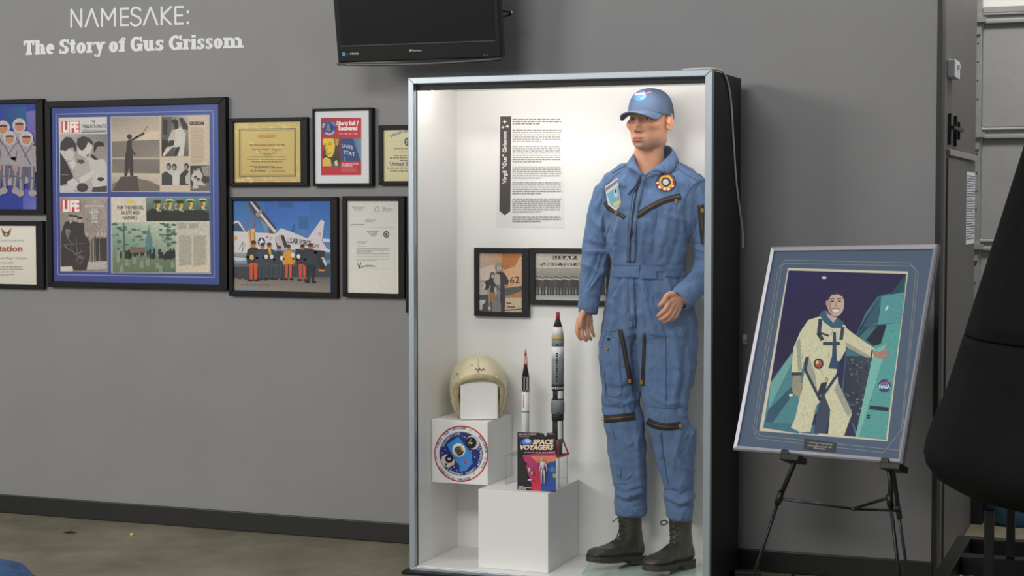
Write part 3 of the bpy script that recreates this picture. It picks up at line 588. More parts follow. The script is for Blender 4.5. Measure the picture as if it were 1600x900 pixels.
# ---- honorary certificate partly hidden by the display case
p = frame(591, 700, 195, 289, 598, 693, 202, 283, 'black framed cream discharge certificate partly hidden behind the display case', (485, 165), S6, paper=(222, 214, 170))
p.grad([(784, 262), (1440, 262), (1440, 812), (780, 812)], [(222, 214, 172), (222, 214, 176), (210, 202, 160), (214, 206, 164)])
p.arc('Honorable Discharge', 1130, 640, 420, 360, 234, 306, 40, (120, 124, 168)); p.ell(1056, 393, 40, 46, (48, 56, 112), n=24); p.ell(1056, 393, 26, 30, (206, 196, 150)); p.ell(1056, 396, 13, 24, (86, 110, 84))
p.line([(900, 430), (940, 380), (980, 400)], 4, (206, 196, 160)); p.line([(985, 370), (985, 440)], 4, (200, 190, 156)); p.words(908, 1400, 470, 9, (110, 106, 90)); p.text('Captain Virgil', 960, 1180, 505, 16, (150, 142, 116), shear=0.3)
for yy, a, c in ((548, 910, 0), (572, 860, 1), (600, 968, 1), (684, 826, 0), (712, 862, 1), (748, 1056, 1)): p.words(a, 1400, yy, 11, (150, 142, 118) if not c else (118, 112, 98))
p.text('United States Air Force', 862, 1400, 650, 40, (96, 96, 128), bold=0.02)
p.build('print', p.root)
# ---- jet photograph
S5 = 175/984
p = frame(357, 527, 308, 464, 363.5, 516, 313.5, 455.5, 'black framed colour photograph of pilots standing before a white jet', (355, 305), S5, paper=(70, 120, 190), photo=0.8)
p.grad([(46, 46), (908, 58), (902, 858), (40, 828)], [(44, 104, 172), (40, 96, 176), (120, 160, 200), (150, 168, 186)])
p.grad([(40, 600), (904, 600), (902, 858), (40, 828)], [(104, 100, 96), (60, 64, 70), (146, 134, 122), (150, 138, 128)])
p.poly([(40, 630), (904, 620), (904, 720), (560, 720), (200, 760), (40, 690)], (58, 60, 66)); p.poly([(40, 690), (160, 700), (120, 740), (40, 720)], (60, 58, 58))
p.grad([(330, 60), (720, 60), (720, 290), (330, 290)], [(50, 92, 170), (52, 104, 184), (60, 120, 196), (60, 110, 186)]); p.rect(628, 185, 715, 295, (46, 100, 156)); p.rect(446, 60, 574, 105, (36, 86, 150))
p.poly([(40, 345), (160, 325), (430, 335), (470, 290), (560, 320), (700, 380), (904, 480), (904, 500), (600, 480), (400, 480), (200, 560), (40, 555)], (212, 206, 206))
p.poly([(704, 385), (826, 214), (854, 232), (832, 400), (866, 450), (866, 490), (700, 430)], (214, 200, 208)); p.poly([(838, 380), (904, 386), (904, 412), (840, 408)], (206, 208, 212))
p.poly([(44, 240), (88, 222), (110, 236), (166, 330), (44, 344)], (210, 210, 212)); p.poly([(52, 256), (92, 240), (150, 320), (46, 316)], (62, 82, 110))
p.poly([(140, 92), (160, 86), (430, 300), (420, 338), (400, 338)], (96, 96, 104)); p.poly([(196, 60), (214, 52), (432, 310), (418, 338)], (206, 202, 202)); p.poly([(212, 52), (250, 56), (432, 290), (424, 306)], (58, 44, 50)); p.poly([(176, 56), (206, 64), (280, 170), (236, 170)], (50, 66, 90)); p.poly([(250, 160), (300, 118), (306, 150), (262, 200)], (150, 140, 140)); p.poly([(290, 210), (352, 262), (362, 320), (330, 320)], (104, 140, 176)); p.poly([(370, 300), (420, 330), (372, 338)], (110, 30, 36))
p.line([(180, 170), (168, 300)], 5, (170, 70, 60)); p.line([(246, 180), (232, 330)], 6, (150, 50, 44)); p.poly([(176, 310), (240, 290), (262, 450), (200, 460)], (214, 178, 112)); p.line([(200, 300), (214, 450)], 8, (170, 104, 50)); p.line([(236, 330), (246, 440)], 6, (150, 90, 46))
p.ell(76, 378, 14, 18, (214, 160, 40)); p.ell(302, 412, 34, 40, (40, 50, 90)); p.poly([(302, 378), (312, 404), (334, 406), (316, 420), (322, 444), (302, 430), (282, 444), (288, 420), (270, 406), (292, 404)], (236, 236, 240)); p.rect(340, 420, 358, 436, (200, 200, 210))
p.poly([(456, 352), (496, 350), (530, 440), (510, 474), (500, 470)], (52, 48, 52)); p.poly([(418, 368), (446, 444), (452, 480), (440, 470)], (60, 56, 56)); p.poly([(430, 360), (470, 356), (506, 470), (460, 470)], (186, 180, 178))
p.text('U.S.AIR FORCE', 524, 735, 416, 46, (48, 48, 62), bold=0.03, slope=0.16); p.text('FC-193', 738, 808, 458, 34, (56, 54, 66), bold=0.02, slope=0.12); p.text('2345', 798, 826, 346, 22, (90, 80, 90), slope=0.3); p.poly([(342, 360), (362, 360), (352, 382)], (170, 50, 50)); p.para(372, 400, 362, 396, 4, 4, (150, 146, 146))
p.poly([(600, 470), (860, 488), (860, 560), (780, 640), (600, 600)], (40, 42, 48)); p.poly([(828, 545), (846, 545), (878, 610), (862, 622)], (206, 204, 204)); p.ell(834, 620, 22, 36, (34, 34, 38)); p.poly([(800, 650), (866, 656), (850, 670), (806, 668)], (210, 130, 50)); p.ell(880, 540, 30, 30, (70, 100, 104))
p.grad([(40, 500), (190, 510), (190, 560), (40, 560)], [(150, 160, 166), (150, 156, 160), (120, 128, 132), (120, 130, 136)]); p.poly([(40, 545), (180, 552), (170, 572), (80, 580)], (196, 198, 200))
p.line([(100, 480), (140, 410), (130, 500), (160, 430)], 3, (70, 70, 74)); p.line([(560, 330), (590, 255), (578, 320), (604, 300)], 3, (60, 70, 110))
OR, NVY, SK = (206, 84, 40), (52, 66, 78), (170, 110, 86)
for cx, tp, h_, coat, legs in ((232, 400, 360, (54, 46, 44), OR), (310, 420, 330, NVY, NVY), (370, 418, 325, (56, 60, 66), (54, 68, 78)), (456, 444, 300, (52, 54, 62), (60, 70, 82)), (540, 436, 310, (214, 150, 40), OR), (662, 434, 320, (48, 46, 50), OR), (734, 424, 350, (48, 52, 60), (30, 32, 40))):
    man(p, cx, tp, h_, (56, 40, 32), SK, coat, legs, w=0.8)
p.poly([(360, 460), (384, 460), (390, 520), (372, 520)], (220, 170, 60)); p.line([(690, 480), (780, 500), (790, 610)], 34, (46, 50, 58))
for cx, cy in ((393, 540), (480, 552), (344, 540), (580, 524), (628, 538)): p.ell(cx, cy, 15, 20, (222, 220, 222))
p.ell(218, 545, 18, 24, (210, 176, 130)); p.words(120, 380, 790, 8, (116, 108, 102), slope=0.01)
p.build('print', p.root)
# ---- typed letter
p = frame(534.5, 632, 306.5, 465, 541.5, 622, 313.5, 458.5, 'black framed typed letter on pale paper beside the jet photograph', (340, 150), S3, paper=(222, 220, 212), depth=0.028)
p.grad([(521, 418), (722, 421), (714, 795), (513, 788)], [(214, 212, 206), (206, 204, 200), (220, 218, 206), (224, 222, 212)]); p.line([(526, 524), (712, 530)], 1.2, (170, 168, 164)); p.line([(520, 692), (700, 697)], 1.2, (190, 188, 180)); p.line([(527, 440), (520, 692)], 1.0, (196, 194, 188))
for yy, a, b in ((448, 540, 594), (454, 546, 586), (460, 550, 580), (500, 592, 634), (506, 596, 630), (517, 534, 592)): p.words(a, b, yy, 2.6, (140, 138, 136))
p.ring(640, 455, 10, 11, 2, (130, 128, 128), 20); p.words(664, 704, 456, 3, (140, 138, 138)); p.words(660, 700, 464, 2.5, (150, 148, 146)); p.rect(662, 446, 672, 452, (170, 170, 170))
for yy, a, b in ((546, 600, 648), (552, 606, 644), (558, 612, 640), (564, 618, 636)): p.words(a, b, yy, 2.8, (120, 118, 118))
p.ell(678, 556, 12, 14, (66, 66, 74)); p.ell(678, 556, 8, 9, (196, 194, 190)); p.ell(678, 556, 5, 6, (76, 76, 84))
for yy, a, b in ((586, 560, 604), (592, 560, 596), (604, 560, 598), (614, 558, 690), (621, 558, 686), (628, 558, 620), (634, 560, 690), (640, 558, 692), (647, 558, 690), (656, 558, 688), (662, 558, 640), (686, 584, 640)): p.words(a, b, yy, 2.2, (146, 144, 140))
p.line([(560, 668), (568, 690), (576, 668), (570, 692), (600, 680), (628, 682)], 1.8, (56, 56, 62))
p.build('print', p.root)
# ---- two more frames mostly hidden by the display case
p = frame(637.6, 735, 305.5, 380, 644, 728, 312, 374, 'black frame mostly hidden behind the display case, next to the typed letter', (340, 150), S3); p.rect(780, 420, 1000, 570, (220, 214, 200)); p.para(800, 980, 430, 560, 10, 3, (130, 128, 124)); p.build('print', p.root)
p = frame(633.5, 735, 396, 490, 638, 728, 402, 484, 'black frame with white mat, lowest of those hidden by the display case', (340, 150), S3); p.rect(765, 648, 1000, 860, (214, 214, 212)); p.rect(800, 690, 980, 820, (120, 110, 100)); p.build('print', p.root)

# ================================================================== wall lettering
M_vin = mat('white_vinyl', (226, 227, 230), 0.5)
t = thing('wall_lettering', (at(200, 45)[0], 0, at(200, 45)[2]), 'thin white capitals spelling NAMESAKE on the grey wall', 'lettering')
M_vp = mat_print('vinyl_print', 0.5, 0.0); T0, B0 = 60, 170; VW = (226, 227, 230)
Scur = bez([(880, 78), (866, 64), (848, 60), (830, 66), (822, 84), (830, 102), (850, 112), (870, 122), (880, 142), (872, 162), (850, 172), (830, 166), (818, 152)], 3)
Es = lambda x: [[(x+48, T0+3), (x, T0+3), (x, B0-3), (x+48, B0-3)], [(x, 115), (x+44, 115)]]
for L in ([[(446, B0), (446, T0), (508, B0), (508, T0)]], [[(534, B0), (574, T0), (612, B0)]], [[(638, B0), (638, T0), (678, 130), (718, T0), (718, B0)]], Es(756), [Scur],
          [[(898, B0), (942, T0), (984, B0)]], [[(1010, B0), (1010, T0)], [(1070, T0), (1014, 114), (1070, B0)]], Es(1096), None):
    p = Print((0, -0.0012, 0), NY, (0, 0), 0.25, eps=1.5e-5)
    if L is None:
        p.ell(1174, 95-0.028*734, 9, 10, VW); p.build('dot', t, M_vp); p = Print((0, -0.0012, 0), NY, (0, 0), 0.25, eps=1.5e-5); p.ell(1174, 163-0.028*734, 9, 10, VW)
    else:
        for pts in L:
            pts = np.array(pts, float); pts[:, 1] -= 0.028*(pts[:, 0]-440)
            for i in range(len(pts)-1): p.line(pts[i:i+2], 13, VW)
    p.build('letter', t, M_vp)
t = thing('wall_lettering', (at(200, 85)[0], 0, at(200, 85)[2]), 'bold white slab serif title line under the thin capitals', 'lettering')
def G(ch, x0, x1):
    """slab serif glyphs; unit grid: width 0..1, height 0 (baseline) .. 1 (cap height), x-height 0.74"""
    W = x1-x0; H = 90.0; st = 26.0/W; se = 0.16; by = 344-0.0335*((x0+x1)/2-147)
    def q(x, y): return (x0+x*W, by-y*H-0.0335*(x-0.5)*W)
    def r(a, b, c, d): p.poly([q(a, b), q(c, b), q(c, d), q(a, d)], VW)
    def o(cx, cy, rx, ry, a0, a1, tx, ty, n=20):
        A = np.radians(np.linspace(a0, a1, n+1)); V = []
        for a in A: V += [q(cx+rx*math.cos(a), cy+ry*math.sin(a)), q(cx+(rx-tx)*math.cos(a), cy+(ry-ty)*math.sin(a))]
        F = [(2*i, 2*i+2, 2*i+3, 2*i+1) for i in range(n)]; p.raw(V, F, [[VW]*4]*n)
    X = 0.74; c = st
    if ch == 'T': r(0, .82, 1, 1); r(.5-c/2, 0, .5+c/2, 1); r(.22, 0, .78, se); r(0, .66, .2, .9); r(.8, .66, 1, .9)
    if ch == 'h': r(.06, 0, .06+c, 1); r(-.02, .86, .2, 1); r(-.02, 0, .52, se); o(.58, .4, .36, .34, 0, 130, c, .2); r(.94-c, 0, .94, .42); r(.58, 0, 1.02, se)
    if ch == 'e': o(.5, .36, .5, .38, 0, 318, c, .16); r(.1, .3, .98, .44)
    if ch == 'S': o(.5, .73, .48, .28, 30, 270, c, .17); o(.5, .27, .48, .29, -150, 90, c, .17); r(.78, .7, .98, 1); r(.02, 0, .22, .32)
    if ch == 't': r(.2, .1, .2+c, .96); r(0, .6, .95, .75); o(.62, .2, .42, .2, 180, 340, c, .15)
    if ch == 'o': o(.5, .36, .5, .38, 0, 360, c, .16, 28)
    if ch == 'r': r(.14, 0, .14+c, X); r(0, 0, .75, se); r(0, X-.15, .3, X); o(.72, .5, .3, .25, 10, 150, c*.8, .2)
    if ch == 'y': p.poly([q(.08, X), q(.08+c*1.1, X), q(.66, .0), q(.5, -.12)], VW); p.poly([q(.92, X), q(.92-c*.8, X), q(.3, -.3), q(.5, -.3)], VW); r(-.02, X-.15, .48, X); r(.6, X-.15, 1.04, X); o(.22, -.12, .24, .18, 180, 340, c*.8, .16)
    if ch == 'f': r(.24, 0, .24+c, .8); r(.02, 0, .85, se); r(0, .6, .9, .75); o(.66, .74, .42, .26, 20, 180, c, .17)
    if ch == 'G': o(.5, .5, .5, .52, 45, 330, c, .18, 26); r(1-c, 0.02, 1, .5); r(.55, .36, 1.04, .52); r(.8, .66, .98, 1)
    if ch == 'u': r(.08, .3, .08+c, X); r(-.02, X-.15, .3, X); o(.45, .34, .37, .36, 180, 310, c, .18); r(.9-c, 0, .9, X); r(.55, X-.15, .8, X); r(.9-c, 0, 1.02, se)
    if ch == 's': o(.5, .54, .46, .22, 20, 270, c, .14); o(.5, .2, .48, .22, -160, 90, c, .14); r(.78, .5, .96, X); r(.04, 0, .22, .24)
    if ch == 'i': r(.5-c/2, 0, .5+c/2, X); r(.02, 0, .98, se); r(.05, X-.15, .5, X); r(.5-c/2, .82, .5+c/2, 1)
    if ch == 'm':
        r(.05, 0, .05+c, X); r(-.01, X-.15, .2, X); r(-.01, 0, .28, se)
        for k in (0, 1): o(.31+k*.32, .4, .22, .34, 0, 130, c, .2); r(.53+k*.32-c, 0, .53+k*.32, .42); r(.45+k*.32-c, 0, .61+k*.32, se)
for ch, a, b in (('T',147,215),('h',218,285),('e',288,341),('S',371,431),('t',433,476),('o',478,537),('r',539,590),('y',590,656),('o',681,738),('f',741,786),('G',815,890),('u',895,965),('s',971,1024),('G',1055,1138),('r',1142,1192),('i',1194,1228),('s',1231,1279),('s',1283,1331),('o',1335,1391),('m',1395,1534)):
    p = Print((0, -0.0012, 0), NY, (0, 0), 0.25, eps=1.5e-5); G(ch, a, b); p.build('letter', t, M_vp)
# ================================================================== display case
CX0, CX1, CYF, CYB, CZ1 = -2.745, -1.538, -0.53, -0.085, 1.934
IX0, IX1, IYB, FZ = -2.719, -1.560, -0.105, 0.030        # inner faces, floor height
M_cab = mat('black_laminate', (15, 15, 17), 0.5, spec=0.3, bump=0.04, bscale=60)
M_white = mat('white_laminate', (236, 235, 233), 0.5, spec=0.25, var=0.015, vscale=4)
M_alu = mat('brushed_aluminium', (168, 178, 186), 0.38, metal=0.75, bump=0.05, bscale=200, stretch=(1, 1, 0.1))
cs = thing('display_case', ((CX0+CX1)/2, CYF, 0), 'tall black display case with silver front frame and lit white interior', 'display case')
MB().box(CX0-0.022, CX1+0.004, CYF-0.03, CYB, 0.0, 0.013).build('base_plate', M_cab, cs, bevel=0.002)
sr = MB().box(IX1+0.002, CX1, CYF+0.022, CYB, 0.013, CZ1-0.004).build('side_panel', M_cab, cs, bevel=0.001)
sl = MB().box(CX0, IX0-0.002, CYF+0.022, CYB, 0.013, CZ1-0.004).build('side_panel', M_cab, cs, bevel=0.001)
MB().box(IX0-0.002, IX1+0.002, IYB+0.002, CYB, 0.013, CZ1-0.004).build('back_panel', M_cab, cs)
MB().box(IX0-0.002, IX1+0.002, CYF+0.022, IYB+0.002, CZ1-0.022, CZ1-0.004).build('top_panel', M_cab, cs)
MB().box(IX1, IX1+0.002, CYF+0.03, IYB, FZ, CZ1-0.022).build('side_lining', M_white, cs)
MB().box(IX0-0.002, IX0, CYF+0.03, IYB, FZ, CZ1-0.022).build('side_lining', M_white, cs)
MB().box(IX0, IX1, IYB, IYB+0.002, FZ, CZ1-0.022).build('back_lining', M_white, cs)
MB().box(IX0, IX1, CYF+0.03, IYB, CZ1-0.026, CZ1-0.022).build('ceiling_lining', M_white, cs)
MB().box(IX0, IX1, CYF+0.006, IYB, 0.013, FZ).build('case_floor', M_white, cs, bevel=0.001)
# front frame: four mitred aluminium rails
wr, wt, wb = 0.024, 0.024, 0.014
O = [(CX0, 0.013), (CX1, 0.013), (CX1, CZ1), (CX0, CZ1)]; I = [(CX0+wr, 0.013+wb), (CX1-0.027, 0.013+wb), (CX1-0.027, CZ1-wt), (CX0+wr, CZ1-wt)]
for k in range(4):
    k2 = (k+1) % 4; a, b, c, d = O[k], O[k2], I[k2], I[k]; y0, y1 = CYF+0.022, CYF-0.004
    V = [(a[0], y0, a[1]), (b[0], y0, b[1]), (b[0], y1, b[1]), (a[0], y1, a[1]), (d[0], y1, d[1]), (c[0], y1, c[1]), (c[0], y0, c[1]), (d[0], y0, d[1])]
    MB().add(V, [(0, 1, 2, 3), (3, 2, 5, 4), (4, 5, 6, 7), (7, 6, 1, 0), (0, 3, 4, 7), (1, 6, 5, 2)]).build('front_rail', M_alu, cs, bevel=0.002)
zv = at(900, 135.5, CYF+0.03)[2]
MB().box(IX0, IX1, CYF+0.024, CYF+0.032, zv, CZ1-0.026).build('valance', M_cab, cs)
MB().box(CX0+wr-0.004, CX1-0.023, CYF+0.010, CYF+0.015, 0.024, CZ1-wt+0.004).build('glass_pane', mat_glass('case_glass', 1.33, (0.99, 0.995, 0.992)), cs)
MB().tube([(IX0+0.03, CYF+0.056, CZ1-0.0365), (IX1-0.03, CYF+0.056, CZ1-0.0365)], 0.010, 12).build('light_tube', mat('lit_tube', (255, 250, 244), 0.5, emit=LED), cs, True)
for xx in (IX0+0.03, IX1-0.05): MB().box(xx, xx+0.02, CYF+0.042, CYF+0.070, CZ1-0.048, CZ1-0.0262).build('lamp_holder', M_white, cs)
# glass sheet lying on the case floor under the boots
gm = mat('green_glass_edge', (150, 186, 174), 0.1, spec=0.6)
gq = [atz(1016, 900, FZ), atz(1102, 886.5, FZ)]
t = thing('glass_sheet', (-1.8, -0.3, FZ), 'greenish glass sheet lying on the case floor under the boots', 'glass')
gpoly = [(-2.055, -0.46, FZ+0.0004), (-1.70, -0.490, FZ+0.0004), (IX1-0.008, -0.40, FZ+0.0004), (IX1-0.008, -0.15, FZ+0.0004), (-2.10, -0.20, FZ+0.0004)]
MB().prism([(x, y, z+0.0003) for x, y, z in gpoly], (0, 0, 0.005)).build('sheet', mat('pale_green_glass', (198, 218, 206), 0.08, spec=0.6), t)
for a, b in zip(gpoly, gpoly[1:]+gpoly[:1]): MB().tube([(a[0], a[1], a[2]+0.003), (b[0], b[1], b[2]+0.003)], 0.0028, 6).build('edge', gm, t)
# cord down the right side, cable clip
c = [(-1.66, -0.50, CZ1+0.004), (-1.60, -0.515, CZ1+0.004), (CX1-0.01, -0.46, CZ1+0.006), (CX1+0.004, -0.37, CZ1-0.006)]
for px, py, y in ((1141, 150, -0.32), (1146, 220, -0.27), (1150, 280, -0.22), (1156, 330, -0.16), (1160, 360, -0.13), (1160.5, 376, -0.11)):
    q = at(px, py, y); c.append((CX1+0.004, atx(px, py, CX1+0.004)[1], atx(px, py, CX1+0.004)[2]))
c.append((CX1+0.004, -0.06, c[-1][2]-0.03))
MB().tube(bez(c, 6), 0.0038, 8).build('power_cord', mat('white_cord', (206, 204, 198), 0.5), cs, True)['label'] = 'thin white cord hanging down the black side'
q = at(1162.5, 530, -0.01); t = thing('cable_clip', (q[0], 0, q[2]-0.02), 'small white plug clip on the wall between case and easel', 'clip')
MB().box(q[0]-0.006, q[0]+0.010, -0.012, -0.0002, q[2]-0.02, q[2]+0.02).build('plate', mat('white_plastic2', (220, 218, 212), 0.4), t, bevel=0.003)
MB().prism([(q[0]-0.004, -0.013, q[2]+0.012), (q[0]+0.012, -0.013, q[2]), (q[0]-0.004, -0.013, q[2]-0.008)], (0, -0.008, 0)).build('hook', MATS['white_plastic2'], t)

# ---- plinth boxes
B2 = (-2.479, -2.190, -0.470, -0.1065, FZ+0.0006, 0.338)
MB().box(*B2).build('plinth_box', M_white, None, bevel=0.0015, tagargs=('larger white plinth box standing on the case floor', 'plinth', 'white plinth boxes'))
B1 = (IX0+0.002, -2.476, -0.378, -0.1065, 0.3385, 0.590)
MB().box(*B1).build('plinth_box', M_white, None, bevel=0.0015, tagargs=('smaller white box carrying the helmet, fixed to the case wall with a round emblem', 'plinth', 'white plinth boxes'))

# ---- information sheet on the back
S = 280/900; yb = IYB-0.0004
t = thing('information_sheet', (at(828, 350, yb)[0], yb, at(828, 355, yb)[2]), 'white text sheet with dark vertical title banner on the case back', 'sheet')
p = Print((0, yb-0.0006, 0), NY, (630, 100), S)
p.grad([(476, 252), (808, 256), (806, 824), (468, 818)], [(238, 236, 234), (238, 236, 234), (226, 225, 224), (224, 223, 222)])
p.poly([(487, 263), (543, 262), (538, 740), (510, 760), (483, 738)], (72, 66, 62))
p.text('Virgil "Gus" Grissom', 519, 519+262, 601, 20, (236, 234, 230), bold=0.018, rot=-90)
for cx, cy, r_ in ((510, 290, 12), (501, 318, 10), (523, 313, 12)): p.poly([(cx, cy-r_), (cx+r_*.25, cy-r_*.25), (cx+r_, cy), (cx+r_*.25, cy+r_*.25), (cx, cy+r_), (cx-r_*.25, cy+r_*.25), (cx-r_, cy), (cx-r_*.25, cy-r_*.25)], (236, 234, 230))
for y0, y1, n in ((272, 306, 3), (326, 394, 6), (408, 496, 8), (511, 577, 6), (590, 656, 6), (672, 747, 7), (763, 795, 3)): p.para(549, 795, y0, y1, n, 5.2 if n == 3 else 4.6, (116, 114, 114) if n == 3 else (140, 138, 138), 0.03)
p.build('print', t)

# ---- two photographs inside the case
S8 = 180/1350
p = frame(740.5, 826, 387.5, 495, 748, 815, 395.5, 487.5, 'black framed sepia photograph of a pilot numbered 62 in the display case', (735, 380), S8, back=IYB, depth=0.022, photo=0.7)
p.grad([(96, 112), (604, 114), (600, 808), (100, 806)], [(214, 190, 172), (206, 140, 84), (196, 130, 76), (150, 140, 132)])
p.poly([(370, 114), (596, 116), (590, 150), (520, 270), (400, 320), (370, 250)], (196, 122, 62)); p.poly([(580, 170), (602, 150), (602, 500), (440, 520), (380, 320), (520, 270)], (224, 176, 138)); p.poly([(96, 300), (300, 250), (280, 420), (100, 440)], (222, 206, 196))
p.text('62', 462, 576, 474, 78, (52, 46, 44), bold=0.01, slope=-0.06)
p.poly([(400, 530), (602, 500), (600, 570), (420, 620)], (92, 92, 92)); p.poly([(490, 600), (602, 560), (602, 632), (490, 640)], (196, 124, 66)); p.poly([(410, 640), (600, 640), (600, 806), (410, 806)], (214, 190, 160)); p.poly([(424, 690), (480, 700), (470, 712), (420, 706)], (70, 54, 44)); p.poly([(430, 740), (530, 740), (520, 756), (430, 754)], (90, 66, 50)); p.poly([(410, 780), (600, 764), (600, 776), (410, 792)], (80, 66, 56))
p.poly([(98, 600), (210, 600), (220, 806), (98, 806)], (84, 82, 80)); p.poly([(98, 664), (180, 664), (172, 700), (140, 720), (138, 780), (98, 780)], (214, 210, 206)); p.poly([(98, 460), (190, 460), (200, 600), (98, 608)], (198, 192, 188)); p.rect(206, 744, 244, 778, (206, 200, 196))
p.poly([(286, 350), (360, 330), (400, 350), (452, 440), (440, 490), (400, 480), (410, 620), (400, 806), (240, 806), (230, 560), (240, 500), (150, 470), (220, 420), (236, 360)], (66, 62, 62))
p.poly([(290, 350), (345, 370), (352, 480), (300, 490), (270, 440)], (198, 184, 174)); p.poly([(300, 490), (352, 480), (360, 806), (250, 806), (250, 690), (290, 620)], (140, 138, 138)); p.poly([(234, 570), (290, 580), (300, 680), (240, 690)], (170, 128, 76)); p.poly([(290, 500), (310, 580), (290, 620), (280, 540)], (206, 202, 198))
p.ell(335, 280, 46, 54, (116, 110, 108)); p.ell(336, 292, 30, 36, (206, 190, 180)); p.ell(340, 250, 40, 22, (160, 152, 150)); p.line([(316, 288), (352, 286)], 6, (90, 76, 70)); p.line([(326, 312), (348, 310)], 5, (110, 80, 76))
p.ell(258, 372, 28, 36, (84, 80, 80)); p.ell(262, 388, 18, 24, (196, 186, 180)); p.ell(180, 500, 44, 48, (52, 50, 52)); p.ell(160, 500, 20, 40, (206, 204, 202)); p.line([(300, 500), (360, 560), (350, 700)], 9, (52, 50, 50)); p.line([(250, 480), (330, 700)], 5, (88, 86, 86))
p.build('print', p.root)
p = frame(827.5, 955, 388, 477.5, 835.5, 947, 396, 469.5, 'black framed group photograph of a row of men in the display case', (735, 380), S8, back=IYB, depth=0.022, photo=0.7)
p.grad([(748, 120), (1590, 124), (1590, 676), (750, 674)], [(196, 186, 174), (190, 182, 172), (206, 204, 200), (210, 208, 204)]); p.grad([(748, 290), (1590, 290), (1590, 420), (750, 420)], [(168, 162, 154), (166, 160, 152), (140, 136, 130), (140, 136, 130)])
p.rect(966, 148, 1244, 192, (60, 58, 56)); p.text('U.S.A.F.', 976, 1232, 188, 34, (222, 216, 208), bold=0.03); p.rect(804, 228, 1540, 262, (70, 66, 62)); p.text('FLIGHT TEST SCHOOL', 812, 1530, 258, 26, (222, 216, 208), bold=0.02)
p.grad([(748, 590), (1590, 590), (1590, 676), (750, 674)], [(150, 148, 144), (150, 148, 144), (206, 206, 204), (206, 206, 204)])
for k in range(23): man(p, 782+k*35, 388+(k % 3)*7, 218-(k % 3)*6, (84, 78, 74), (206, 196, 188), random.choice([(70, 66, 64), (60, 56, 54), (80, 76, 72)]), (62, 58, 56), (44, 42, 40), w=0.92, arms=False)
p.build('print', p.root)

# ---- round emblem on the smaller box
ye = B1[2]; Se = 100/857
t = thing('round_emblem', (at(721, 752, ye)[0], ye, at(721, 752, ye)[2]), 'round blue county astronauts emblem sticker on the smaller white box', 'emblem')
p = Print((0, ye-0.0006, 0), NY, (670, 655), Se); E0 = (435, 463)
p.ell(*E0, 362, 378, (206, 40, 44), n=64); p.ell(*E0, 346, 361, (226, 226, 230), n=64); p.ell(432, 463, 296, 300, (206, 196, 130), n=64); p.ell(432, 463, 288, 292, (34, 48, 118), n=64)
NV = (48, 60, 108)
p.arc('VIRGIL "GUS" GRISSOM', *E0, 318, 330, 193, 279, 34, NV); p.arc('KEN D. BOWERSOX', *E0, 348, 360, 34, -44, 32, NV, inward=True)
p.arc('CHARLES D. WALKER', *E0, 348, 362, 151, 68, 32, NV, inward=True); p.arc('CELEBRATING', 432, 463, 250, 256, 200, 268, 32, (190, 204, 236)); p.arc('LAWRENCE COUNTY ASTRONAUTS', 432, 463, 282, 288, 133, -27, 30, (206, 216, 240), inward=True)
p.poly([(240, 340), (395, 232), (585, 480), (575, 520), (590, 590), (540, 640), (500, 690), (410, 700), (412, 620), (360, 560)], (64, 134, 206)); p.ell(486, 580, 18, 22, (206, 40, 56))
p.ell(402, 412, 84, 92, (224, 226, 230), rot=-28, n=30); p.ell(404, 426, 62, 66, (40, 42, 52), rot=-28, n=26); p.ell(400, 420, 44, 44, (96, 92, 92), n=20); p.ell(398, 425, 26, 30, (70, 64, 62)); p.line([(345, 440), (380, 490)], 24, (232, 184, 40)); p.line([(430, 360), (462, 420)], 22, (232, 184, 40))
p.ell(590, 310, 88, 98, (196, 190, 196), rot=-24, n=30); p.ell(566, 316, 74, 78, (22, 24, 34), n=26); p.line([(530, 330), (566, 268)], 10, (226, 200, 40)); p.ell(570, 320, 16, 12, (206, 206, 206))
p.poly([(166, 560), (178, 500), (230, 470), (300, 490), (350, 560), (330, 610), (270, 648), (200, 630)], (214, 200, 200)); p.ell(274, 530, 54, 56, (18, 20, 28), rot=20); p.poly([(246, 520), (300, 512), (290, 545), (262, 552)], (196, 198, 206)); p.ell(232, 604, 16, 16, (40, 60, 50)); p.poly([(290, 580), (350, 550), (340, 610), (290, 630)], (226, 170, 160))
for cx, cy in ((222, 404), (180, 452), (452, 228), (482, 240), (569, 432), (618, 505), (660, 402), (338, 640), (296, 660), (376, 684)): p.poly([(cx, cy-11), (cx+4, cy-3), (cx+11, cy), (cx+4, cy+4), (cx, cy+11), (cx-4, cy+4), (cx-11, cy), (cx-4, cy-3)], (206, 214, 240))
for cx, cy in ((557, 142), (608, 722), (107, 520)): p.poly([(cx-18, cy+20), (cx, cy-26), (cx+6, cy+2), (cx+18, cy+20), (cx, cy+12)], (214, 180, 70) if cx > 200 else (150, 160, 170))
p.build('print', t)

